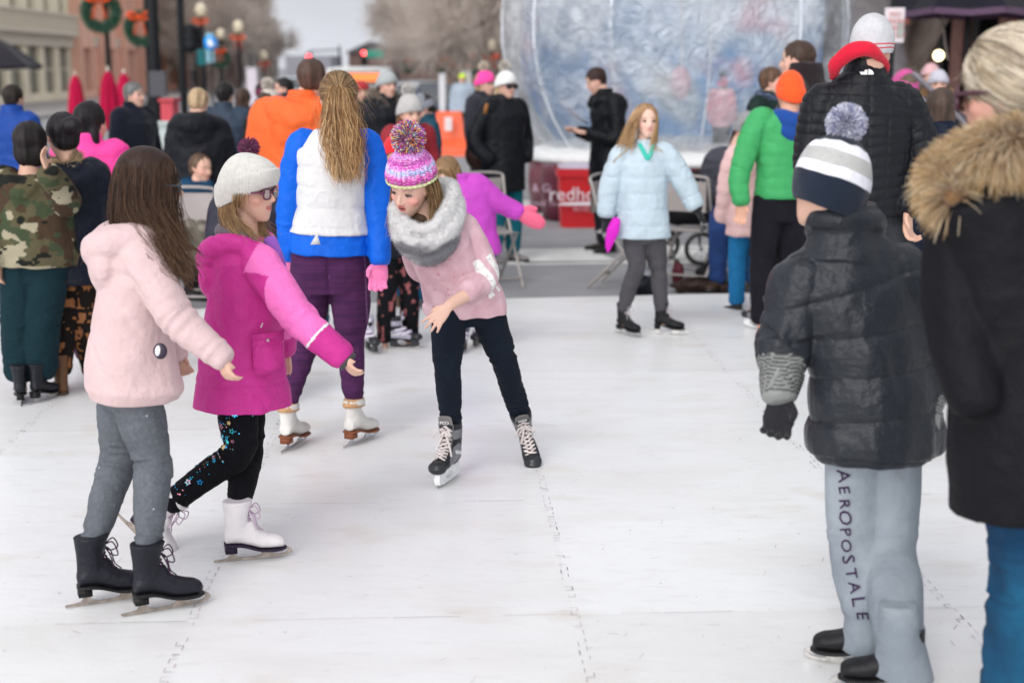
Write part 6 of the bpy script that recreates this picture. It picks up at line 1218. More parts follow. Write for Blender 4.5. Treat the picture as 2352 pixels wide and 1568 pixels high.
def seated():
    # boy on the folding chair
    Y = 10.4; H = Head(at(462, 386, Y), .2, 60, -8, 0)
    s = custom(Y, 1.2, 40, dict(nk=(452, 415), ch=(450, 450), pe=(452, 500), sha=(430, 425), shb=(475, 428), ela=(425, 465), elb=(492, 468), wra=(440, 490, -.15), wrb=(480, 500, -.15), hia=(440, 510), hib=(462, 510), kna=(430, 530, -.35), knb=(465, 532, -.35), ana=(432, 600, -.3), anb=(462, 602, -.3)), H)
    r = person(s, 'small boy with cropped hair sitting on the grey folding chair'); body(s, r, (.66, .40, .30), .008)
    top(s, r, 'jacket', M_NYL, (.006, .045, .10), .012, hem=0, vox=.01, hood=(1.0, .02)); legs(s, r, 'trousers', M_COT, (.19, .17, .14), .008, r=(.055, .045, .04), vox=.009, colf=lambda V, N, sc, bi: np.where((noise(V * 22, 3) > .2)[:, None], (.22, .20, .17), A3(.12, .11, .09)))
    for k in 'ab': shoe(r, getattr(s, 'an' + k) - UP * .08, fwdv(30), .18, 'shoe', (.02, .02, .02))
    hair_blob(s, r, (.10, .06, .04), .008, sc=.95)
    # woman seated on the right
    Y = 11.3; H = Head(at(1712, 300, Y), .22, 20, -20, 0)
    s = custom(Y, 1.62, 320, dict(nk=(1690, 342), ch=(1675, 400), pe=(1675, 480), sha=(1640, 370), shb=(1712, 368), ela=(1632, 425), elb=(1715, 430), wra=(1668, 455, -.25), wrb=(1690, 460, -.28), hia=(1660, 490), hib=(1690, 490), kna=(1652, 520, -.45), knb=(1692, 522, -.45), ana=(1648, 620, -.4), anb=(1735, 625, -.4)), H)
    s.ana[2] = s.anb[2] = .07
    r = person(s, 'seated woman in a dark grey padded coat, grey knitted hat and blue jeans'); body(s, r, (.6, .38, .3), .009)
    top(s, r, 'padded_coat', M_NYL, (.045, .047, .06), .025, hem=.08, vox=.011, quilt=(.08, .006)); legs(s, r, 'jeans', M_DEN, (.01, .035, .13), .01, r=(.055, .042, .034), vox=.01)
    for k in 'ab': shoe(r, getattr(s, 'an' + k) * A3(1, 1, 0), fwdv(330), .25, 'boot', (.05, .03, .018), sh_h=1.1)
    hair_blob(s, r, (.06, .03, .025), .01, long=.4); beanie(H, r, (.24, .24, .25), ribs=30, ribamp=.01, z0=0, top=.6)
    # kneeling grown-up behind the leaning girl: only legs and back show
    Y = 10.2; H = Head(at(958, 560, Y), .21, 300, -30, 0)
    s = custom(Y, 1.55, 290, dict(nk=(975, 575), ch=(990, 590), pe=(1000, 628), sha=(965, 580, .12), shb=(968, 585, -.12), ela=(950, 610, .15), elb=(950, 612, -.15), wra=(940, 640, .1), wrb=(940, 640, -.15), hia=(1000, 640, .1), hib=(1000, 645, -.1), kna=(955, 655, .05), knb=(962, 660, -.2), ana=(930, 640, .2), anb=(925, 660, -.1)), H)
    r = person(s, 'kneeling figure in teal blue trousers tying a skate behind the leaning girl'); body(s, r, (.6, .38, .3), .01)
    top(s, r, 'jacket', M_NYL, (.005, .04, .08), .02, hem=.1, vox=.012); legs(s, r, 'trousers', M_DEN, (.003, .07, .15), .015, r=(.06, .045, .036), vox=.011)
    for k in 'ab': shoe(r, getattr(s, 'an' + k) - UP * .03, A3(0, 0, -1), .26, 'shoe', (.12, .08, .05), up=A3(-1, 0, 0), sole=(.3, .22, .12))
    hair_blob(s, r, (.03, .02, .02), .01)
def maroon_girl():
    s, r = crowd('child in a maroon pom-pom hat hidden behind the cream knitted hat', 572, 352, 7.0, 185, ('jacket', (.03, .03, .045), .1, {}), hair=((.05, .03, .025), .2), hat=((.16, .02, .09), dict(top=.45), [(.16, .01, .08)]), kid=True)
puffer_boy(); fur_woman(); tall_man()
hoodie_girl(); magenta_girl(); ponytail_woman(); leaning_girl()
blue_girl(); green_teen(); purple_girl(); camo_girl(); bun_girl(); crowd_all(); seated(); maroon_girl()
# ------------------------------------------------------------------ the street beyond the rink
M_BRK = mat('sandy_stone', (.84, .76, .58), rough=.9, bump=(30, .2), var=.08, vscale=1.5)
M_SAL = mat('salmon_render', (.80, .47, .36), rough=.9, bump=(30, .2), var=.08, vscale=1.2)
M_ORB = mat('orange_brick', (.55, .26, .17), rough=.9, bump=(40, .3), var=.15, vscale=6)
M_GRB = mat('grey_brown_brick', (.17, .11, .10), rough=.9, bump=(40, .3), var=.15, vscale=3)
M_TRM = mat('pale_trim', (.68, .62, .52), rough=.8, var=.05)
M_WIN = mat('window_glass', (.06, .065, .07), rough=.12, spec=.8, var=.3, vscale=1)
M_IRN = mat('black_iron', (.010, .011, .013), rough=.55, spec=.15)
M_BARK = mat('bark', (.25, .20, .17), rough=.95, bump=(25, .5), var=.25, vscale=9)
M_TWIG = mat('twigs', (.52, .45, .40), rough=.95, var=.15)
def facade(label, s0, s1, t, wallm, trim, storeys, bay, ht=3.2, name='building', depth=10, win=(1.0, 1.7), shop=True, cornice=True, proj=0, winm=None):
    """building whose street side stands at lateral t, between s0 and s1 along the street; openings are real recesses between piers"""
    sg = -1 if t < 0 else 1; base = SP((s0 + s1) / 2, t, -.03); b = thing(name, label, 'building', base); H = storeys * ht; n = max(1, round((s1 - s0) / bay)); bw_ = (s1 - s0) / n; wl, tr, wn = [], [], []
    F = lambda a, b_, d0, d1, z0, z1: sbox(a, b_, *sorted((t + sg * d0, t + sg * d1)), z0, z1)
    wl.append(F(s0, s1, .35, depth, -.03, H))
    for i in range(n):
        a = s0 + i * bw_; g = (bw_ - win[0]) / 2
        pj = -proj if proj and i % 2 == 0 else 0
        for k in range(storeys):
            z = k * ht; ww = win[0] if k or not shop else bw_ * .72; g = (bw_ - ww) / 2; sill, head = (z + .9, z + .9 + win[1]) if k or not shop else (z + .45, z + 2.55)
            wl += [F(a, a + g, pj, .35, z, z + ht), F(a + bw_ - g, a + bw_, pj, .35, z, z + ht), F(a + g, a + bw_ - g, pj, .35, z if k else -.03, sill), F(a + g, a + bw_ - g, pj, .35, head, z + ht)]
            if k or not shop: tr += [F(a + g - .08, a + bw_ - g + .08, pj - .06, pj - .003, sill - .12, sill), F(a + g - .08, a + bw_ - g + .08, pj - .05, pj - .003, head, head + .16)]
            pn = mk('window', [F(a + g + .002, a + bw_ - g - .002, .2, .24, sill, head)], winm or M_WIN, b, smooth=False)
            c = (a + a + bw_) / 2; mk('window_frame', [F(c - .03, c + .03, .15, .198, sill, head), F(a + g, a + bw_ - g, .15, .197, (sill + head) / 2 - .03, (sill + head) / 2 + .03)], trim, pn, smooth=False)
    if cornice:
        tr += [F(s0, s1, -.35, -.003, H - .3, H + .05), F(s0, s1, -.2, -.004, H - .55, H - .302)]
        x = s0 + .1
        while x < s1 - .1: tr.append(F(x, x + .12, -.3, -.005, H - .42, H - .304)); x += .32
    if shop: tr += [F(s0, s1, -.14, -.003, ht - .45, ht - .05), F(s0, s1, -.22, -.0035, ht - .05, ht + .06)]
    mk('wall', wl, wallm, b, smooth=False)
    if tr: mk('trim', tr, trim, b, smooth=False)
    return b, F
TL = -18.0; sf = lambda u, t=TL: s_for(u, t)
bA, FA = facade('cream building with a dentilled cornice over dark shop windows at the left edge', sf(-330), sf(165), TL, M_BRK, M_TRM, 3, 2.6, 3.0, win=(1.0, 1.6))
x = sf(-100); P = []
while x < sf(160): P.append(FA(x, x + .07, -.5, -.42, 3.2, 3.95)); x += .3
P += [FA(sf(-100), sf(160), -.55, -.38, 3.95, 4.05), FA(sf(-100), sf(160), -.55, -.003, 3.08, 3.2)]
mk('balcony_railing', P, M_TRM, bA, smooth=False)
bB, FB = facade('salmon pink building with projecting bays next to the cream building', sf(166), sf(354), TL, M_SAL, M_TRM, 3, 2.7, 3.1, win=(.9, 1.8), proj=.5)
bC, FC = facade('orange brick building beyond the salmon pink one', sf(356), sf(430), TL, M_ORB, M_TRM, 3, 3.4, 3.2, win=(1.1, 1.8))
facade('dark brick block with shop fronts far down the left side of the street', sf(432), sf(560), TL, M_GRB, M_TRM, 2, 4.2, 3.4, win=(1.2, 1.8))
facade('long pale building far down the left side of the street', sf(565), sf(640), TL, mat('pale_render', (.42, .38, .35), rough=.9, var=.1), M_TRM, 2, 6, 3.4, win=(1.4, 1.8), cornice=False)
# far end of the street: brown brick block and church-like tower
def far_block(label, u0, u1, vt, Y, m, peak=0, name='building'):
    a, b = at(u0, vt, Y), at(u1, vt, Y); H = a[2]; t = thing(name, label, 'building', ((a[0] + b[0]) / 2, Y, -.03)); mk('wall', [wbox(a[0], b[0], Y, Y + 12, -.03, H)], m, t, smooth=False)
    if peak: 
        x0, x1 = a[0] - .4, b[0] + .4; V = np.array([[x0, Y - .3, H], [x1, Y - .3, H], [(x0 + x1) / 2, Y - .3, H + peak], [x0, Y + 12, H], [x1, Y + 12, H], [(x0 + x1) / 2, Y + 12, H + peak]]); mk('roof', [(V, [np.array([[0, 1, 2], [5, 4, 3]]), np.array([[0, 2, 5, 3], [1, 4, 5, 2], [0, 3, 4, 1]])])], mat('slate', (.10, .09, .10), rough=.8, var=.1), t, smooth=False)
    n = max(2, int((b[0] - a[0]) / 3.5)); 
    for i in range(n):
        for z in np.arange(1.2, H - 2, 3.6): c = a[0] + (i + .5) * (b[0] - a[0]) / n; mk('window', [wbox(c - .6, c + .6, Y - .05, Y - .01, z, z + 1.8)], M_WIN, t, smooth=False)
far_block('brown brick gabled building closing the end of the street', 800, 900, 122, 150, M_GRB, 1.2)
far_block('low grey building at the far left end of the street', 655, 760, 128, 185, mat('far_grey', (.24, .24, .27), rough=.9, var=.1))
far_block('low brown building at the far right end of the street', 905, 1010, 118, 170, M_GRB)
far_block('long brick building behind the bare trees on the right side', 985, 1240, 118, 120, mat('far_brown', (.24, .17, .14), rough=.9, var=.2, vscale=.4))

def bare_tree(seed, ht=11, spread=1.0, twigs=3600):
    g = np.random.default_rng(seed); segs = []
    def grow(p, d, L, r, lv):
        n = 5; pts = [p]; 
        for i in range(n - 1):
            d = nrm(d + g.normal(size=3) * .10 * (1 + lv * .35) + A3(0, 0, .05)); p = p + d * L / (n - 1); pts.append(p)
        segs.append((np.array(pts), r, r * .62, lv))
        if lv >= 3: return
        k = (5, 4, 4)[lv]
        for i in range(k + g.integers(0, 2)):
            t = g.uniform(.35, 1); q = pts[min(int(t * (n - 1)), n - 1)]; a = g.uniform(0, 6.28); s_ = nrm(np.cross(d, A3(math.cos(a), math.sin(a), .3)))
            grow(q, nrm(d * g.uniform(.5, .9) + s_ * g.uniform(.5, .95) * spread + A3(0, 0, .25)), L * g.uniform(.55, .8), r * .55, lv + 1)
    grow(A3(0, 0, 0), A3(0, 0, 1), ht * .36, ht * .02, 0)
    big = [s_ for s_ in segs if s_[3] <= 1]; V1, F1 = merge([tube(s_[0], np.linspace(s_[1], s_[2], 5), 8, 2) for s_ in big])
    lim = [s_ for s_ in segs if s_[3] == 2 or s_[3] == 3]; Pl = np.array([s_[0] for s_ in lim]); r0 = np.array([s_[1] for s_ in lim])
    V2, F2 = strands(Pl, r0, r0 * .5, None, 4)
    tip = [s_ for s_ in segs if s_[3] >= 2]; K = 5; tw = []
    ii = g.integers(0, len(tip), twigs); tt = g.uniform(.2, 1, twigs)
    for i, t in zip(ii, tt):
        P_ = tip[i][0]; q = P_[min(int(t * 4), 4)]; d = nrm(P_[-1] - P_[0] + g.normal(size=3) * .8 * np.linalg.norm(P_[-1] - P_[0])); L = g.uniform(.5, 1.3) * ht / 11
        s_ = np.linspace(0, 1, K)[:, None]; tw.append(q + d * L * s_ + g.normal(size=3) * .12 * s_ ** 2)
    V3, F3 = strands(np.array(tw), .012 * ht / 11, .006 * ht / 11, None, 3)
    return (V1, F1), (V2, F2), (V3, F3)
tree_protos = []
def plant_tree(p, k, rot, sc, label, group='bare street trees'):
    if len(tree_protos) <= k:
        (a, b, c) = bare_tree(11 + k); r = thing('bare_tree', '', 'tree', (0, 0, 0)); mk('trunk', [a], M_BARK, r); mk('branches', [b], M_TWIG, r); mk('crown', [c], M_TWIG, r); tree_protos.append(r)
    else:
        src = tree_protos[k]; r = src.copy(); C.objects.link(r)
        for ch in src.children: c = ch.copy(); C.objects.link(c); c.parent = r
    r.location = [float(x) for x in p]; r.rotation_euler = (0, 0, rot); r.scale = (sc, sc, sc); r['label'] = label; r['group'] = group; return r
tl = [(-13.4, 86, 1.1), (-14.2, 102, 1.2), (-.3, 100, 1.1), (-14.6, 90, 1.2), (-17, 96, 1.4), (-19, 104, 1.35), (-18, 120, 1.3), (-16, 138, 1.3), (1.1, 66, 1.0), (1.0, 96, 1.2), (4.0, 70, 1.2), (2.6, 90, 1.2), (2.2, 60, 1.05), (3.4, 76, 1.2), (3.2, 106, 1.2), (4.4, 92, 1.3), (5.4, 112, 1.3), (-20, 150, 1.3), (-20, 120, 1.5), (8.5, 84, 1.35)]
for i, (t, s_, sc) in enumerate(tl):
    o = plant_tree(SP(s_, t, -.03), i if i < 4 else i % 4, i * 1.7, sc, 'leafless street tree on the %s side of the far street' % ('left' if t < 0 else 'right'), 'bare street trees left' if t < 0 else 'bare street trees right')
plant_tree(at(2080, 400, 19.5) * A3(1, 1, 0) - A3(0, 0, .03), 1, 2.2, 1.6, 'leafless tree with a pale patchy trunk in front of the dark storefront', None)

def bow(c, r, sz, parent=None, fx=1):
    X_, Z_ = A3(1, 0, 0), A3(0, 0, 1); pr = []
    for sx in (-1, 1):
        pr.append(tube([c, c + X_ * sx * .45 * sz + Z_ * .28 * sz, c + X_ * sx * .75 * sz + Z_ * .12 * sz, c + X_ * sx * .45 * sz - Z_ * .12 * sz, c], [.05 * sz, .17 * sz, .2 * sz, .17 * sz, .05 * sz], 10, 4, flat=(1, .5)))
        pr.append(tube([c, c + X_ * sx * .22 * sz - Z_ * .5 * sz, c + X_ * sx * .38 * sz - Z_ * 1.05 * sz], [.07 * sz, .14 * sz, .17 * sz], 10, 4, flat=(1, .25)))
    pr.append(ball(c - A3(0, .05 * sz, 0), .13 * sz)); col = (.78, .10, .02)
    return [(*p, col) for p in pr]
def wreath(c, R_, label, d=A3(0, -1, 0)):
    t = thing('wreath', label, 'wreath', c); g = np.random.default_rng(2); n = 2600; a = g.random(n) * 2 * np.pi; b = g.random(n) * 2 * np.pi; rr = R_ * .26
    e = np.stack([np.cos(a), a * 0, np.sin(a)], 1); P0 = c + e * (R_ - rr)[..., None] if np.ndim(R_) else c + e * (R_ - rr); d_ = e * np.cos(b)[:, None] + A3(0, 1, 0) * np.sin(b)[:, None]; d_ = nrm(d_ + g.normal(size=(n, 3)) * .5)
    P = P0[:, None] + d_[:, None] * (np.linspace(.3, 1.25, 3)[None, :, None] * rr); V, F, cc = strands(P, R_ * .02, R_ * .008, np.array([.012, .11, .05]) * (.4 + 1.1 * g.random((n, 1))))
    th = np.linspace(0, 2 * np.pi, 25)[:-1]; core = loft(c + np.stack([np.cos(th), th * 0, np.sin(th)], 1) * (R_ - rr), np.stack([np.cos(th), th * 0, np.sin(th)], 1) * rr * .7, np.tile(A3(0, rr * .7, 0), (24, 1)), 10, closed=True)
    mk('greenery', [(V, F, cc), (*core, (.006, .04, .02))], M_FUR, t); mk('bow', bow(c + A3(0, -rr * 1.4, R_ * .62), R_, R_ * .85), M_FLE, t)
def lamp(u, Y, vg, label, wr=None, kind='lamp', gl=.2, bowed=False, vb=None, signbox=None):
    p = at(u, vg, Y); x = p[0]; z = p[2]; t = thing('street_lamp', label, 'street lamp', (x, Y, -.03), None); k = Y / 43
    mk('post', [tube([(x, Y, 0), (x, Y, .6), (x, Y, .7), (x, Y, z * .6), (x, Y, z - .25)], [.14, .13, .085, .07, .06], 12, 2)], M_IRN, t)
    mk('globe', [ell((x, Y, z + gl * .3), (gl, 0, 0), (0, gl, 0), (0, 0, gl * 1.3), 18, 12), ], mat('lamp_globe', (.68, .60, .44), rough=.5, spec=.3), t)
    mk('globe_cap', [tube([(x, Y, z - .28), (x, Y, z - gl * .9)], [.13, .09], 10, 2)], M_IRN, t)
    if bowed: mk('bow', bow(A3(x, Y - .12, z - .42), 0, .42), M_FLE, t)
    if wr: wreath(at(*wr[:2], Y - .25), wr[2] * Y / FPX, wr[3])
lamp(238, 40, -60, 'street lamp carrying the large wreath before the salmon pink building', (232, 28, 46, 'large green wreath with an orange bow, the nearest on the left'), gl=.25)
lamp(330, 44, -75, 'street lamp carrying the second wreath', (325, 66, 40, 'green wreath with a red bow behind a thick black pole'), gl=.25)
lamp(461, 62, 28, 'street lamp with a cream globe and red bow left of the blue sign', gl=.24, bowed=True)
lamp(507, 66, 82, 'street lamp with a cream globe above the small wreath', (505, 134, 23, 'small green wreath with a bright red bow below the blue sign'), gl=.2)
lamp(547, 64, 66, 'street lamp with a cream globe and a bow on its own dark post', gl=.23, bowed=True)
lamp(606, 90, 132, 'small distant street lamp on the left side', gl=.25, bowed=True)
lamp(1143, 80, 72, 'street lamp with a cream globe and red bow beside the inflatable globe', gl=.25, bowed=True)
lamp(1128, 60, 108, 'lower street lamp with a red bow beside the inflatable globe', gl=.2, bowed=True)
lamp(1160, 75, 62, 'tall street lamp almost behind the inflatable globe', gl=.25, bowed=True)
for u, v, Y in ((1080, 148, 80), (1040, 152, 95), (1010, 150, 110), (940, 152, 120)): wreath(at(u, v, Y), .62, 'tiny wreath %s' % {1080: 'just left of the pink beanie, with a red bow', 1040: 'right above the steward in the yellow cap', 1010: 'above the orange road barrier', 940: 'farthest away, above the girl in the grey pom-pom beanie'}[u])
# thick black pole and the traffic signal mast
def pole(u0, v0, u1, Y, r, label, nm='utility_pole'):
    a = at(u0, v0, Y); t = thing(nm, label, 'pole', (a[0], Y, -.03)); mk('shaft', [tube([(a[0], Y, 0), (a[0], Y, a[2])], r, 14, 2)], M_IRN, t); return t, a
t, a = pole(340, -200, 352, 26, .095, 'thick black pole standing in front of the second wreath'); mk('notice_box', [wbox(a[0] - .09, a[0] + .2, 25.85, 26.0, 1.15, 1.6)], mat('grey_box', (.06, .06, .07), rough=.6), t, smooth=False)
t, a = pole(404, -200, 420, 30, .075, 'black traffic signal mast with a three-lamp signal head', 'traffic_signal'); x = a[0]
z0 = at(415, 113, 30)[2]; z1 = at(415, 62, 30)[2]; hd = mk('signal_head', [wbox(x + .08, x + .42, 29.9, 30.2, z0, z1)], M_IRN, t, smooth=False)
for k in range(3): zc = z0 + (z1 - z0) * (k + .5) / 3; mk('visor', [tube([(x + .25, 29.9, zc), (x + .25, 29.62, zc - .02)], [.13, .14], 14, 2, round_ends=False)], M_IRN, hd)
def signal(u, v, Y, label):
    c = at(u, v, Y); t = thing('traffic_light', label, 'traffic light', c); mk('housing', [wbox(c[0] - .25, c[0] + .25, Y + .05, Y + .4, c[2] - 1.0, c[2] + .35)], M_IRN, t, smooth=False); mk('red_lamp', [ball(c, .17)], M_REDL, t); mk('mast_arm', [tube([(c[0], Y + .5, c[2] + .5), (c[0] + 2.6, Y + .5, c[2] + .6)], .06, 8, 2), tube([(c[0] + 2.6, Y + .5, -.03), (c[0] + 2.6, Y + .5, c[2] + .9)], .1, 8, 2)], M_IRN, t)
signal(836, 122, 118, 'red traffic light over the far crossing beside the green street sign'); signal(709, 131, 125, 'red traffic light over the far crossing above the orange jacket')
c = at(860, 124, 117.6); t = thing('street_sign', 'green street name sign hung beside the far red light', 'sign', c); mk('panel', [wbox(c[0] - .75, c[0] + .75, 117.55, 117.65, c[2] - .3, c[2] + .3)], mat('sign_green', (.01, .32, .22), rough=.5), t, smooth=False)
c = at(483, 99, 44); t = thing('round_sign', 'round blue sign with a white figure on a post by the small wreath', 'sign', (c[0], 44, -.03)); mk('disc', [(*tube([c + A3(0, .02, 0), c - A3(0, .02, 0)], .215, 32, 1, round_ends=False), (.0, .28, .80))], M_PLA, t); mk('pictogram', [(*ell(c - A3(.0, .05, 0), (.07, 0, .02), (0, .01, 0), (-.02, 0, .12), 14, 8), (.8, .8, .85)), (*ell(c - A3(-.05, .05, .06), (.09, 0, .03), (0, .01, 0), (0, 0, .03), 14, 8), (.8, .8, .85))], M_PLA, t); mk('post', [tube([(c[0], 44.08, -.03), (c[0], 44.08, c[2])], .035, 8, 2)], M_IRN, t)
for (u, v0, v1, Y, col, lb) in ((447, 88, 150, 50, (.02, .12, .13), 'dark teal street banner beside the signal mast'), (468, 76, 145, 52, (.25, .45, .55), 'pale blue street banner with a red edge')):
    a, b = at(u, v0, Y), at(u, v1, Y); t = thing('banner', lb, 'banner', (a[0], Y, -.03)); mk('cloth', [(*wbox(a[0] + .06, a[0] + .34, Y - .01, Y + .01, b[2], a[2]), col)], M_FLE, t, smooth=False); mk('pole', [tube([(a[0], Y, -.03), (a[0], Y, a[2] + .2)], .045, 8, 2)], M_IRN, t)
# closed red umbrellas and the black market canopies
def closed_umbrella(u, v0, Y, label):
    c = at(u, v0, Y); z = c[2]; t = thing('closed_umbrella', label, 'umbrella', (c[0], Y, -.03), 'closed red patio umbrellas'); m = 32; a = np.arange(m) / m * 2 * np.pi
    zs = [z, z - .12, z - .3, z - .8, z - 1.25, z - 1.35]; rs = [.03, .1, .15, .2, .24, .12]; V = np.concatenate([np.stack([c[0] + r_ * (1 + .22 * np.cos(8 * a)) * np.cos(a), Y + r_ * (1 + .22 * np.cos(8 * a)) * np.sin(a), a * 0 + q], 1) for q, r_ in zip(zs, rs)])
    i = np.arange(5)[:, None]; j = np.arange(m)[None]; F = np.stack([i * m + j, (i + 1) * m + j, (i + 1) * m + (j + 1) % m, i * m + (j + 1) % m], -1).reshape(-1, 4); mk('canopy', [(V, [F], (.42, .006, .05))], M_FLE, t); mk('pole', [tube([(c[0], Y, 0), (c[0], Y, z + .08)], .03, 8, 2)], M_TRM, t)
closed_umbrella(172, 172, 40, 'closed red umbrella at the corner of the cream building'); closed_umbrella(247, 163, 33, 'closed red umbrella right below the large wreath'); closed_umbrella(284, 168, 36, 'closed red umbrella nearest the older man')
def canopy(c, r_, rise, label, col=(.02, .018, .024), trim=None, rot=.3):
    t = thing('patio_umbrella', label, 'umbrella', (c[0], c[1], -.03)); m = 8; a = np.arange(m) / m * 2 * np.pi + rot; K = 6; rows = []
    for k in range(K + 1):
        f = k / K; pts = np.stack([np.cos(a), np.sin(a), a * 0], 1) * r_ * f; mid = (pts + np.roll(pts, -1, 0)) / 2 * .97; ring = np.empty((16, 3)); ring[::2] = pts; ring[1::2] = mid; ring[:, 2] = rise * (1 - f ** 1.3); ring[1::2, 2] -= .03 * f; rows.append(ring + c)
    V = np.concatenate(rows); i = np.arange(K)[:, None]; j = np.arange(16)[None]; F = np.stack([i * 16 + j, (i + 1) * 16 + j, (i + 1) * 16 + (j + 1) % 16, i * 16 + (j + 1) % 16], -1).reshape(-1, 4)
    v1 = rows[-1]; v2 = v1 - A3(0, 0, .07); j = np.arange(16); mk('canopy', [(V, [F], col), (np.vstack([v1, v2]), [np.stack([j, j + 16, (j + 1) % 16 + 16, (j + 1) % 16], 1)], trim or col)], M_FLE, t, smooth=False); mk('pole', [tube([(c[0], c[1], 0), (c[0], c[1], c[2] + rise + .1)], .03, 8, 2)], M_IRN, t)
    mk('rib', [tube([c + A3(0, 0, rise - .02), c + A3(math.cos(q) * r_, math.sin(q) * r_, -.02)], .012, 6, 2) for q in a], M_IRN, t)
canopy(at(-25, 150, 30), 1.05, .62, 'black market umbrella cutting in at the left edge'); canopy(at(2225, 22, 17) , 1.0, .7, 'open black patio umbrella with a mauve edge over the storefront', (.012, .012, .02), (.10, .06, .10), .1)

# ---- right side: dark storefront
TR = 9.4; s0, s1 = s_for(2700, TR), s_for(2000, TR); base = SP((s0 + s1) / 2, TR, -.03); b = thing('storefront', 'dark storefront with brick piers and an awning behind the crowd on the right', 'building', base)
FR = lambda a, b_, d0, d1, z0, z1: sbox(a, b_, TR + d0, TR + d1, z0, z1)
mk('wall', [FR(s0, s1, 1.2, 8, -.03, 9), FR(s0, s1, 0, 1.2, 3.1, 9)], mat('black_front', (.012, .011, .012), rough=.6, spec=.3, var=.2), b, smooth=False)
wn = FR(s0, s1, .45, .5, .4, 3.1); mk('window', [wn], mat('dark_glass', (.018, .014, .013), rough=.1, spec=.5, var=.4, vscale=.7), b, smooth=False)
for i, u in enumerate((2112, 2160, 2196, 2238, 2305, 2345, 2400)):
    q = s_for(u, TR); wdt = .16 if i % 2 else .28; mk('pier', [FR(q - wdt, q + wdt, -.02, .449, -.03, 3.1)], mat('pier_brick', (.23, .12, .10), rough=.9, bump=(30, .3), var=.15) if i % 2 == 0 else M_IRN, b, smooth=False)
mk('awning', [box(SP((s0 + s1) / 2, TR - .55, 3.15), SR * .62 + A3(0, 0, .22), SD * (s1 - s0) / 2, A3(0, 0, .03)), FR(s0, s1, -1.2, -1.15, 2.72, 2.95)], mat('awning_cloth', (.035, .035, .05), rough=.85, var=.1), b, smooth=False)
q = s_for(2338, TR) ; text_obj('neon_sign', 'OPEN', SP(q - .35, TR + .3, 2.62), -SD, A3(0, 0, 1), .42, (1, .03, .05), b, mat('neon_red', (1, .02, .04), emis=6), .01)
c = at(2156, 128, 24.5); t = thing('globe_light', 'warm round lamp glowing inside the dark storefront', 'lamp', c); mk('bulb', [ball(c, .085)], M_LIT, t); mk('hanger', [tube([c + A3(0, 0, .09), c + A3(0, 0, 1.2)], .01, 6, 2)], M_IRN, t)
c = at(2277, 132, 24.0); t = thing('globe_light', 'second warm lamp just left of the fair-haired woman', 'lamp', c); mk('bulb', [ball(c, .04)], M_LIT, t); mk('hanger', [tube([c + A3(0, 0, .05), c + A3(0, 0, 1.2)], .01, 6, 2)], M_IRN, t)
c = at(2054, 58, 14.5); t = thing('notice_sign', 'white paper notice on a post above the crowd', 'sign', (c[0], 14.5, -.03)); px = 14.5 / FPX
mk('board', [(*wbox(c[0] - 22 * px, c[0] + 22 * px, 14.49, 14.51, c[2] - 38 * px, c[2] + 38 * px), (.62, .56, .58))], M_MAT, t, smooth=False); mk('post', [tube([(c[0], 14.56, -.03), (c[0], 14.56, c[2] + .3)], .03, 8, 2)], M_IRN, t)
text_obj('notice_text', 'NO\nPARKING\nEVENT\nTODAY', c + A3(0, -.025, 0), (1, 0, 0), (0, 0, 1), .068, (.45, .12, .10), t)
mk('notice_panel', [(*wbox(c[0] + 8 * px, c[0] + 18 * px, 14.47, 14.488, c[2] - 26 * px, c[2] + 4 * px), (.30, .33, .30))], M_MAT, t, smooth=False)

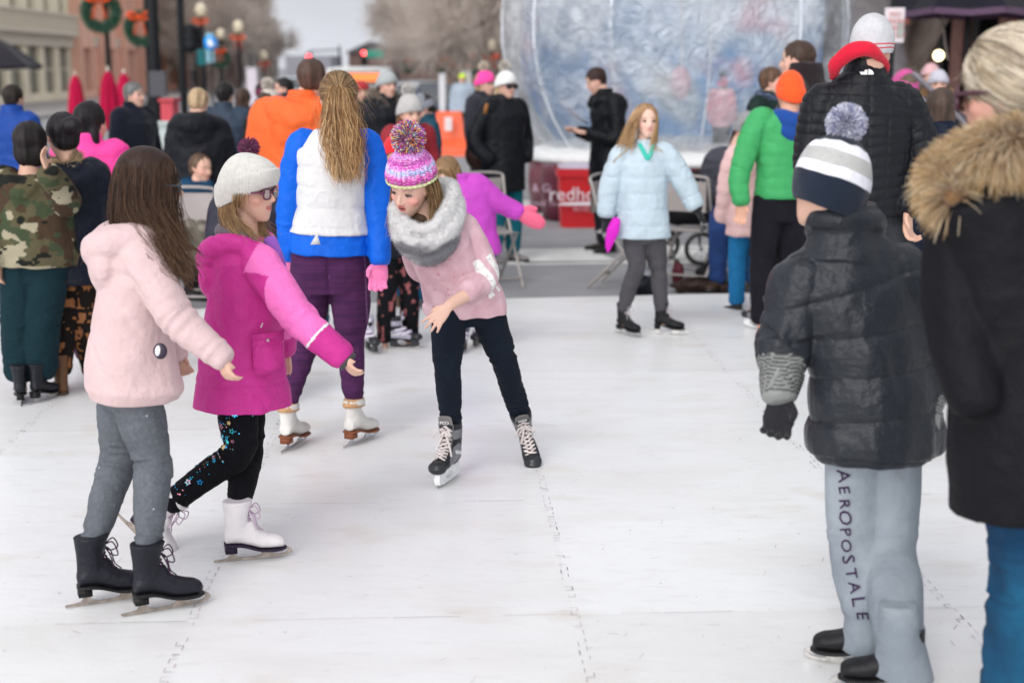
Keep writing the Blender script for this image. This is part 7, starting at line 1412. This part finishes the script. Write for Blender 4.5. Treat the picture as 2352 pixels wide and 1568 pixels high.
# ---- the inflatable snow globe
def snow_globe():
    Yc = 17.5; c = A3(at(1548, 150, Yc)[0], Yc, 0); t = thing('inflatable_globe', 'giant clear inflatable snow globe on a white and maroon base', 'inflatable', c - A3(0, 0, .03)); R_ = 2.1
    m, n = 120, 70; th = np.linspace(-.80, np.pi / 2 - .01, n); ph = np.arange(m) / m * 2 * np.pi; T_, P_ = np.meshgrid(th, ph, indexing='ij'); S = 12
    seam = -np.exp(-((((P_ * S / (2 * np.pi)) + .35) % 1 - .5) / .04) ** 2) * .05
    q = np.stack([np.cos(P_) * 2.5, np.sin(P_) * 2.5, T_ * 3], -1).reshape(-1, 3); pk = noise(q * np.array([3, 3, 1.2]), 3).reshape(T_.shape) * .02 + noise(q * np.array([7, 7, 3]), 5).reshape(T_.shape) * .012
    rr = R_ * (1 + pk) + seam; V = np.stack([c[0] + rr * np.cos(T_) * np.cos(P_), c[1] + rr * np.cos(T_) * np.sin(P_), 2.15 + rr * np.sin(T_)], -1).reshape(-1, 3)
    i = np.arange(n - 1)[:, None]; j = np.arange(m)[None]; F = np.stack([i * m + j, i * m + (j + 1) % m, (i + 1) * m + (j + 1) % m, (i + 1) * m + j], -1).reshape(-1, 4)
    mv = bpy.data.materials.new('clear_vinyl'); mv.use_nodes = True; nt_ = mv.node_tree; b_ = nt_.nodes['Principled BSDF']; L_ = nt_.links.new
    tcn = nt_.nodes.new('ShaderNodeTexCoord'); z = nt_.nodes.new('ShaderNodeTexNoise'); z.inputs['Scale'].default_value = 2.2; z.inputs['Detail'].default_value = 7; z.inputs['Distortion'].default_value = 1.2; mp2 = nt_.nodes.new('ShaderNodeMapping'); mp2.inputs['Scale'].default_value = (1, 1, .8); L_(tcn.outputs['Object'], mp2.inputs[0]); L_(mp2.outputs[0], z.inputs['Vector'])
    mr = nt_.nodes.new('ShaderNodeMapRange'); mr.inputs[1].default_value = .35; mr.inputs[2].default_value = .72; mr.inputs[3].default_value = .28; mr.inputs[4].default_value = .70; L_(z.outputs['Fac'], mr.inputs[0]); L_(mr.outputs[0], b_.inputs['Alpha'])
    b_.inputs['Base Color'].default_value = (.74, .78, .82, 1); b_.inputs['Roughness'].default_value = .2; b_.inputs['Specular IOR Level'].default_value = .6
    z2 = nt_.nodes.new('ShaderNodeTexNoise'); z2.inputs['Scale'].default_value = 3.5; z2.inputs['Detail'].default_value = 10; z2.inputs['Distortion'].default_value = 4; L_(tcn.outputs['Object'], z2.inputs['Vector']); bp = nt_.nodes.new('ShaderNodeBump'); bp.inputs['Strength'].default_value = 1; bp.inputs['Distance'].default_value = .16; L_(z2.outputs['Fac'], bp.inputs['Height']); L_(bp.outputs[0], b_.inputs['Normal'])
    mk('dome', [(V, [F])], mv, t)
    sm_ = []
    for k in range(S):
        p0 = ((k + .5 - .35) / S) * 2 * np.pi; tt = np.linspace(-.78, 1.5, 16); sm_.append(tube(np.stack([c[0] + (R_ - .02) * np.cos(tt) * math.cos(p0), c[1] + (R_ - .02) * np.cos(tt) * math.sin(p0), 2.15 + (R_ - .02) * np.sin(tt)], 1), .013, 6, 2))
    mk('seam', sm_, mat('vinyl_seam', (.70, .74, .80), rough=.4), t)
    ring = lambda r_, z_, rad, m_=48: loft(c + np.stack([np.cos(np.arange(m_) / m_ * 6.2832) * r_, np.sin(np.arange(m_) / m_ * 6.2832) * r_, np.full(m_, z_)], 1), np.stack([np.cos(np.arange(m_) / m_ * 6.2832), np.sin(np.arange(m_) / m_ * 6.2832), np.zeros(m_)], 1) * rad, np.tile(A3(0, 0, rad), (m_, 1)), 12, closed=True)
    mk('white_base', [(*loft([c + A3(0, 0, z) for z in (.585, .62, .70, .78, .80)], [A3(q, 0, 0) for q in (1.76, 1.8, 1.74, 1.5, 1.2)], [A3(0, q, 0) for q in (1.76, 1.8, 1.74, 1.5, 1.2)], 48),)], mat('white_vinyl', (.74, .75, .74), rough=.35, bump=(6, .4)), t)
    a = np.arange(64) / 64 * 2 * np.pi; sk_ = mk('maroon_skirt', [(*loft([c + A3(0, 0, -.02), c + A3(0, 0, .3), c + A3(0, 0, .59)], [A3(1.72, 0, 0), A3(1.76, 0, 0), A3(1.74, 0, 0)], [A3(0, 1.72, 0), A3(0, 1.76, 0), A3(0, 1.74, 0)], 64),)], mat('maroon_vinyl', (.13, .012, .03), rough=.4, spec=.4, bump=(5, .4)), t)
    parts = []
    for (u, v) in ((1548, 432), (1562, 452), (1548, 470), (1572, 470), (1582, 500)): p = at(u, v, Yc - 1.77); parts.append((*box(p, (.035, 0, .004), (0, .004, 0), (0, 0, .04)), (.7, .7, .72)))
    mk('white_print', parts, M_MAT, sk_, smooth=False)
    # printed scenery wall along the back of the globe
    aa = np.linspace(.12, np.pi - .12, 60); zz = np.linspace(.78, 3.7, 40); A_, Z_ = np.meshgrid(aa, zz, indexing='xy'); rb = np.minimum(1.85, np.sqrt(np.clip(1.95 ** 2 - (Z_ - 2.15) ** 2, .2, 9)))
    V = np.stack([c[0] + rb * np.cos(A_), c[1] + rb * np.sin(A_), Z_], -1).reshape(-1, 3); i = np.arange(39)[:, None]; j = np.arange(59)[None]; F = np.stack([i * 60 + j, i * 60 + j + 1, (i + 1) * 60 + j + 1, (i + 1) * 60 + j], -1).reshape(-1, 4)
    q = V * 1.3; n1, n2, n3 = fbm(q, 2), fbm(q * 1.4 + 3, 6), fbm(q * 1.1 + 8, 9); col = mixc((.12, .28, .50), (.60, .66, .74), sm(-.3, .5, n1 + (V[:, 2] - 2.2) * .45)); col = mixc(col, (.62, .25, .32), sm(.05, .5, n2) * .8); col = mixc(col, (.55, .52, .38), sm(.2, .6, n3) * .5)
    mk('scenery_wall', [(V + nrm(V - c) * 0, [F], col)], M_MAT, t)
    # grey side tunnel
    tc_ = at(1960, 150, 19.2); P = [A3(tc_[0] - .2, 18.4, .0), A3(tc_[0] - .1, 18.6, 1.2), A3(tc_[0] - .25, 18.7, 2.6), A3(tc_[0] - 1.0, 18.9, 3.8)]
    V, F = tube(P, [.6, .62, .62, .6], 30, 10); N = normals(V, F); V = V + N * (noise(V * np.array([2, 2, 7]), 4) * .05)[:, None]; mk('air_tunnel', [(V, F, (.30, .28, .29))], mat('tunnel_cloth', rough=.5, bump=(7, .5), var=.12), t)
    # child inside
    s, r = crowd('child in a pink coat and pink hat standing inside the inflatable globe', 1660, 172, 16.9, 150, ('coat', (.68, .36, .42), .3, {}), hair=((.05, .03, .02), 0), hat=((.80, .12, .34), {}, [(.01, .06, .16)]), kid=True, fn=None, h=1.02, hands='')
    r.location.z += at(1660, 172, 16.9)[2] - 1.02
    p = at(1563, 190, 17.3); o = thing('paper_lantern', 'pale pink lantern figure hanging inside the inflatable globe', 'ornament', p); mk('lantern_shade', [(*ell(p, (.13, 0, 0), (0, .13, 0), (0, 0, .2), 16, 10), (.6, .38, .45))], M_MAT, o); mk('cord', [tube([p + A3(0, 0, .2), p + A3(0, 0, 1.9)], .008, 6, 2)], M_TRM, o)
snow_globe()
# bins and the maroon banner drum
def bin_(): 
    Y = 15.35; a, b = at(1280, 505, Y), at(1400, 505, Y); cx = (a[0] + b[0]) / 2; w_ = (b[0] - a[0]) / 2; zt = at(0, 388, Y)[2]; t = thing('litter_bin', 'tapered bright red bin with white winery lettering', 'bin', (cx, Y, -.03))
    sq = lambda z, k: (A3(cx, Y + w_, z), k)
    V = []; 
    for z, k in ((-.03, .86), (zt - .09, .97), (zt - .088, 1.04), (zt, 1.05)):
        for i in range(32):
            a_ = i / 32 * 2 * np.pi; ca, sa = math.cos(a_), math.sin(a_); V.append((cx + w_ * k * np.sign(ca) * abs(ca) ** .35, Y + w_ + w_ * k * np.sign(sa) * abs(sa) ** .35, z))
    V = np.array(V); i = np.arange(3)[:, None]; j = np.arange(32)[None]; F = np.stack([i * 32 + j, i * 32 + (j + 1) % 32, (i + 1) * 32 + (j + 1) % 32, (i + 1) * 32 + j], -1).reshape(-1, 4)
    mk('bin_body', [(V, [F, ], (.55, .012, .018))], M_PLA, t, smooth=False); mk('liner', [(*loft([A3(cx, Y + w_, zt - .03), A3(cx, Y + w_, zt + .03)], [A3(w_ * .97, 0, 0)] * 2, [A3(0, w_ * .97, 0)] * 2, 20), (.5, .45, .55))], M_FLE, t)
    yy = Y - .02; c = at(1345, 447, yy) + A3(0, -.005, .0); text_obj('bin_text', 'redhouse', c, (1, 0, 0), (0, 0, 1), .21, (.75, .68, .72), t, None, .004); text_obj('bin_text', 'WINERY', c - A3(-.03, 0, .16), (1, 0, 0), (0, 0, 1), .07, (.6, .35, .4), t, None, .004, spacing=1.4)
    mk('underline', [(*plate([(0, 0), (.55, .02), (.55, -.035), (-.06, -.03)], c + A3(-.25, 0, -.085), (1, 0, 0), (0, 0, 1), .004), (.75, .68, .72))], M_MAT, t, smooth=False)
    Y = 15.9; a, b = at(1243, 498, Y), at(1300, 498, Y); w_ = .42; cx = a[0] + w_; zt = at(0, 384, Y)[2]; t = thing('barrel', 'maroon wrapped barrel with pale lettering left of the red bin', 'barrel', (cx, Y + w_, -.03))
    mk('barrel_body', [(*loft([A3(cx, Y + w_, z) for z in (-.03, .1, .5, zt - .02, zt)], [A3(w_ * k, 0, 0) for k in (.93, .97, 1, 1, .98)], [A3(0, w_ * k, 0) for k in (.93, .97, 1, 1, .98)], 40), (.10, .010, .026))], M_PLA, t)
    for s_, u, v, sz in (('& Gifts', 1258, 436, .13), ('Local Treats', 1262, 470, .10)):
        p = at(u, v, Y); p[1] = Y + w_ - math.sqrt(max(w_ ** 2 - (p[0] - cx) ** 2, .01)) - .02; text_obj('barrel_text', s_, p, (1, -.45, 0), (0, 0, 1), sz, (.55, .42, .50), t, None, .004)
bin_()
# ---- folding chairs
chair_proto = None
def chair(p, yaw, label):
    """grey steel folding chair"""
    global chair_proto
    if chair_proto is None:
        t = thing('folding_chair', label, 'chair', (0, 0, 0), 'grey folding chairs'); W = lambda x, y, z: A3(x, y, z); grey = (.30, .27, .26)
        V, F = loft([W(0, -.2 + .4 * k / 4, .44 - .01 * math.sin(k)) for k in range(5)], [A3(.2, 0, 0)] * 5, [A3(0, 0, .012)] * 5, 20); mk('seat', [(V, F, grey)], M_PLA, t)
        x = np.linspace(-.2, .2, 9); V = np.array([[a, .235 + .35 * a * a * 0 - .03 * math.cos(a * 7), z] for z in (.60, .64, .78, .84) for a in x]); Vb = V + A3(0, .012, 0); i = np.arange(3)[:, None]; j = np.arange(8)[None]; F = np.stack([i * 9 + j, i * 9 + j + 1, (i + 1) * 9 + j + 1, (i + 1) * 9 + j], -1).reshape(-1, 4); mk('backrest', [(V, [F], grey), (Vb, [F[:, ::-1]], grey)], M_PLA, t)
        for sx in (-1, 1):
            mk('front_leg', [(*tube([W(sx * .215, .24, .86), W(sx * .215, .13, .55), W(sx * .215, -.24, .01)], .012, 8, 3), (.36, .33, .31))], M_PLA, t); mk('rear_leg', [(*tube([W(sx * .19, -.16, .43), W(sx * .19, .26, .01)], .012, 8, 3), (.36, .33, .31))], M_PLA, t)
        mk('back_frame', [(*tube([W(-.215, .24, .84), W(-.19, .245, .875), W(0, .25, .885), W(.19, .245, .875), W(.215, .24, .84)], .012, 8, 4), grey)], M_PLA, t)
        mk('crossbar', [(*tube([W(-.215, -.2, .08), W(.215, -.2, .08)], .01, 8, 2), grey)], M_PLA, t); mk('crossbar', [(*tube([W(-.19, .2, .09), W(.19, .2, .09)], .01, 8, 2), grey)], M_PLA, t); chair_proto = t; r = t
    else:
        r = chair_proto.copy(); C.objects.link(r)
        for ch in chair_proto.children: c = ch.copy(); C.objects.link(c); c.parent = r
    r.location = [float(v) for v in p]; r.rotation_euler = (0, 0, R(yaw)); r['label'] = label; r['group'] = 'grey folding chairs'; return r
gz = lambda u, v: gr(u, v) * A3(1, 1, 0) - A3(0, 0, .03)
chair(gz(452, 690), 180, 'grey folding chair under the small seated boy'); chair(gz(1438, 650), 70, 'grey folding chair just left of the pale blue girl'); chair(gz(1120, 648), 20, 'grey folding chair behind the girl in the purple jacket'); chair(gz(1590, 642), 150, 'grey folding chair just right of the pale blue girl'); chair(gz(1692, 636), 330, 'grey folding chair under the seated woman in jeans')
def stroller():
    c = gz(1605, 600); t = thing('pushchair', 'black three-wheeled pushchair behind the folding chair', 'pushchair', c)
    for k, (x, y, r_) in enumerate(((0, -.15, .15), (.33, .1, .12), (-.3, .15, .15))):
        a = np.arange(24) / 24 * 2 * np.pi; cc = c + A3(x, y, r_ + .01); V, F = loft(cc + np.stack([np.cos(a), a * 0, np.sin(a)], 1) * (r_ - .02), np.stack([np.cos(a), a * 0, np.sin(a)], 1) * .02, np.tile(A3(0, .02, 0), (24, 1)), 8, closed=True)
        w_ = mk('wheel', [(V, F, (.012, .012, .012))], M_PLA, t); mk('spokes', [(*tube([cc, cc + A3(math.cos(q), 0, math.sin(q)) * (r_ - .03)], .005, 6, 1), (.4, .38, .4)) for q in a[::3]], M_PLA, w_)
    V, F = remesh([ell(c + A3(.02, .05, .62), (.24, 0, -.05), (0, .22, 0), (.05, 0, .2), 20, 14), ell(c + A3(-.1, .05, .45), (.25, 0, 0), (0, .22, 0), (0, 0, .12), 20, 14)], .015, 1); mk('seat_pod', [(V, F, (.010, .010, .012))], M_COT, t)
    mk('frame', [(*tube([c + A3(-.3, .15, .15), c + A3(.1, .1, .5), c + A3(.3, .05, 1.0)], .014, 8, 3), (.03, .03, .03)), (*tube([c + A3(.33, .1, .12), c + A3(0, .1, .45), c + A3(0, -.15, .15)], .014, 8, 3), (.03, .03, .03))], M_PLA, t)
    c = at(2195, 250, 11.8) * A3(1, 1, 0) - A3(0, 0, .03); t = thing('pushchair', 'grey framed folded pushchair handles behind the tall man', 'pushchair', c); Z = lambda u, v, d=0: at(u, v, 11.8 + d)
    mk('frame', [(*tube([Z(2100, 170), Z(2170, 235), Z(2235, 305)], .022, 8, 3), (.16, .15, .17)), (*tube([Z(2110, 220), Z(2165, 275), Z(2205, 320)], .02, 8, 3), (.16, .15, .17)), (*tube([Z(2235, 250), Z(2240, 310), Z(2215, 520)], .02, 8, 3), (.16, .15, .17)), (*tube([Z(2170, 240), Z(2150, 400), Z(2150, 520)], .02, 8, 3), (.10, .1, .11))], M_PLA, t)
    V, F = remesh([ell(Z(2165, 330, .2), (.16, 0, 0), (0, .16, 0), (0, 0, .3), 20, 14)], .015, 1); mk('seat_pod', [(V, F, (.02, .02, .025))], M_COT, t)
stroller()
def bag(name, label, cat, c, ax, ay, az, col, seed=0, m=None):
    V, F = remesh([ell(c + A3(0, 0, az), (ax, 0, 0), (0, ay, 0), (0, 0, az), 24, 14), box(c + A3(0, 0, az * .8), (ax * .75, 0, 0), (0, ay * .7, 0), (0, 0, az * .75))], .012, 2); V = V + normals(V, F) * (noise(V * 14, seed) * .02)[:, None]
    t = thing(name, label, cat, c); mk('bag_body', [(V, F, col)], m or M_NYL, t); mk('strap', [(*tube([c + A3(-ax * .5, -ay * .3, az * 1.7), c + A3(-ax * .1, -ay * .6, az * 2.3), c + A3(ax * .4, -ay * .3, az * 1.7)], .008, 6, 4), tuple(np.asarray(col) * .7))], M_NYL, t)
bag('duffel_bag', 'dark brown duffel bag lying under the folding chair near the rink edge', 'bag', gz(1610, 662), .26, .1, .055, (.03, .018, .015), 1); bag('backpack', 'black rucksack on the asphalt against the brown duffel bag', 'bag', gz(1632, 645), .12, .1, .09, (.010, .010, .012), 2)
bag('backpack', 'small black bag between the pale blue girl\'s legs', 'bag', gz(1475, 668), .12, .1, .07, (.01, .011, .016), 3); bag('carrier_bag', 'crumpled white bag on top of the small black bag', 'bag', gz(1480, 640), .09, .08, .06, (.6, .62, .68), 4); bag('tote_bag', 'maroon bag hanging low by the pale blue girl', 'bag', gz(1555, 645), .05, .05, .09, (.10, .02, .03), 5)
for u, v, col, lb in ((437, 680, (.02, .02, .022), 'black trainer lying by the seated boy\'s chair'), (470, 676, (.55, .53, .56), 'white and grey trainer lying by the seated boy\'s chair')):
    t = thing('trainer', lb, 'shoe', gz(u, v)); shoe(t, gz(u, v), A3(1, -.3, 0), .24, 'shoe', col, name='upper')
for (u, v, lb) in ((1760, 640, 'dark brown ankle boots standing behind the seated woman'),):
    t = thing('ankle_boots', lb, 'boots', gz(u, v)); shoe(t, gz(u, v), A3(-.8, -.5, 0), .24, 'boot', (.05, .035, .025), name='boot'); shoe(t, gz(u + 35, v + 4), A3(-.8, -.5, 0), .24, 'boot', (.05, .035, .025), name='boot')
# magenta mitts dangling from the pale blue girl's hand
c = at(1404, 520, 8.9); t = thing('mittens', 'magenta snow mittens held by the girl in pale blue', 'mittens', c); V, F = remesh([tube([at(1416, 505, 8.9), at(1408, 530, 8.9), at(1400, 556, 8.9), at(1396, 578, 8.9)], [.03, .042, .03, .012], 16, 4, flat=(1, .5))], .007, 2); mk('shell', [(V, F, (.62, .02, .50))], M_NYL, t)
# ---- orange barrier, cabinets, vehicles
def barrier():
    Y = 28.0; a, b = at(1000, 322, Y), at(1063, 322, Y); zt = at(0, 256, Y)[2]; zb = 0; cx = (a[0] + b[0]) / 2; w_ = (b[0] - a[0]) / 2 * 1.12; t = thing('road_barrier', 'orange plastic road barrier with a white panel', 'barrier', (cx, Y, -.03))
    P = [(-.03, 1.25, .3), (.15, 1.2, .28), (.3, 1.05, .16), (zt - .05, .82, .09), (zt, .8, .08)]; V = np.array([[cx + sx * w_ * k, Y + sy * d, z] for z, k, d in P for sx, sy in ((-1, -1), (1, -1), (1, 1), (-1, 1))]); i = np.arange(4)[:, None]; j = np.arange(4)[None]; F = np.stack([i * 4 + j, i * 4 + (j + 1) % 4, (i + 1) * 4 + (j + 1) % 4, (i + 1) * 4 + j], -1).reshape(-1, 4); F = np.vstack([F, [[16, 17, 18, 19]]])
    mk('shell', [(V, [F], (.80, .10, .02))], M_PLA, t, smooth=False); p = at(1030, 285, Y - .34); mk('reflector_panel', [(*wbox(p[0] - .07, p[0] + .07, Y - .36, Y - .33, p[2] - .13, p[2] + .13), (.7, .62, .62))], M_MAT, t, smooth=False)
barrier()
def car(u, vt, Y, label, col, L=4.4, Wd=1.8, ht=None, van=False, yaw=0, roofsign=None):
    p = at(u, vt, Y); H = p[2] if ht is None else ht; c = A3(p[0], Y, -.03); t = thing('parked_car' if not van else 'minibus', label, 'car' if not van else 'minibus', c); W = lambda x, y, z: c + A3(x, y, z)
    ring = lambda y, zl, zu, w_: [W(-w_, y, zl), W(w_, y, zl), W(w_, y, zl + (zu - zl) * .5), W(w_ * .96, y, zu), W(-w_ * .96, y, zu), W(-w_, y, zl + (zu - zl) * .5)]
    def skin(rows):
        V = np.array([q for r_ in rows for q in r_]); k = len(rows); i = np.arange(k - 1)[:, None]; j = np.arange(6)[None]; F = np.stack([i * 6 + j, i * 6 + (j + 1) % 6, (i + 1) * 6 + (j + 1) % 6, (i + 1) * 6 + j], -1).reshape(-1, 4); return V, [F, np.array([[0, 1, 2, 3], [0, 3, 4, 5], [k * 6 - 6, k * 6 - 3, k * 6 - 4, k * 6 - 5], [k * 6 - 6, k * 6 - 1, k * 6 - 2, k * 6 - 3]])]
    hw = Wd / 2; bl = H * (.58 if not van else .5)
    V, F = skin([ring(0, .3, bl * .85, hw * .92), ring(.15, .22, bl * .95, hw), ring(L * .28, .2, bl, hw), ring(L * .75, .2, bl, hw), ring(L, .3, bl * .9, hw * .92)]); mk('body', [(V, F, col)], M_PLA, t)
    g0 = (.05 if van else .22) * L; V, F = skin([ring(g0, bl, bl + .02, hw * .95), ring(g0 + (.1 if van else .5), bl, H * .97, hw * .84), ring(L * .6, bl, H, hw * .84), ring(L * .9, bl, bl + .02, hw * .9)]); mk('roof', [(V, F, col)], M_PLA, t)
    mk('windscreen', [(*plate([(-.8, .05), (.8, .05), (.7, .92), (-.7, .92)], W(0, g0 - .02, bl), (hw, 0, 0), (0, (.1 if van else .5), H * .97 - bl), .02), (.03, .035, .04))], M_WIN, t, smooth=False)
    for sx in (-1, 1):
        for y in (.2 * L, .8 * L): cc = W(sx * hw * .95, y, .32); mk('wheel', [(*tube([cc - A3(.1, 0, 0), cc + A3(.1, 0, 0)], .32, 18, 1, round_ends=False), (.012, .012, .012))], M_PLA, t)
        mk('headlight', [(*ell(W(sx * hw * .72, .02, bl * .75), (.15, 0, 0), (0, .05, 0), (0, 0, .09), 12, 8), (.7, .7, .65))], M_PLA, t)
    if roofsign: mk('orange_panel', [(*wbox(c[0] - hw * .75, c[0] + hw * .75, c[1] - .05, c[1] - .01 , H * .70, H * .86), (.85, .16, .03))], mat('lit_panel', (.9, .2, .05), emis=.6), t, smooth=False)
car(812, 152, 48, 'white minibus with an orange destination panel behind the crowd', (.62, .64, .62), L=6, Wd=2.3, van=True, roofsign=True)
car(905, 190, 52, 'white car behind the man in the grey beanie', (.6, .6, .6)); car(975, 186, 56, 'silver car parked on the right of the street', (.35, .38, .42)); car(668, 176, 60, 'pale car behind the dark haired man on the left', (.5, .55, .58)); car(1010, 196, 40, 'dark blue car behind the orange barrier', (.02, .03, .06)); car(740, 186, 75, 'grey car further down the middle of the street', (.3, .32, .34))
for (u0, u1, v0, v1, Y, col, lb) in ((368, 400, 235, 330, 15.5, (.50, .06, .08), 'coral red sandwich board behind the older man'), (350, 395, 290, 365, 14.0, (.5, .56, .55), 'white table with a dark print behind the older man'), (565, 590, 158, 205, 40, (.55, .50, .55), 'white utility cabinet down the left pavement'), (1060, 1082, 165, 215, 34, (.42, .40, .38), 'pale utility cabinet beyond the steward'), (1008, 1022, 172, 205, 38, (.6, .6, .62), 'white notice board beyond the barrier')):
    a, b_ = at(u0, v0, Y), at(u1, v1, Y); zb = -.03; t = thing('cabinet' if Y > 20 else 'board', lb, 'cabinet' if Y > 20 else 'board', ((a[0] + b_[0]) / 2, Y, zb)); mk('casing', [(*wbox(a[0], b_[0], Y, Y + .3, zb + .06, a[2]), col)], M_MAT, t, smooth=False); mk('cap', [(*wbox(a[0] - .02, b_[0] + .02, Y - .02, Y + .32, a[2] + .001, a[2] + .04), tuple(np.asarray(col) * .8))], M_MAT, t, smooth=False); mk('foot', [(*wbox(a[0] + .03, b_[0] - .03, Y + .04, Y + .26, zb, zb + .059), (.05, .05, .05))], M_MAT, t, smooth=False)
# pavements either side of the street
tag(mk('pavement', [sbox(20, 300, TL, TL + 5, -.03, .09), sbox(14, 300, TR - 5 + .5, TR, -.03, .09)], mat('paving', (.33, .31, .30), rough=.9, var=.1), smooth=False), kind='structure')
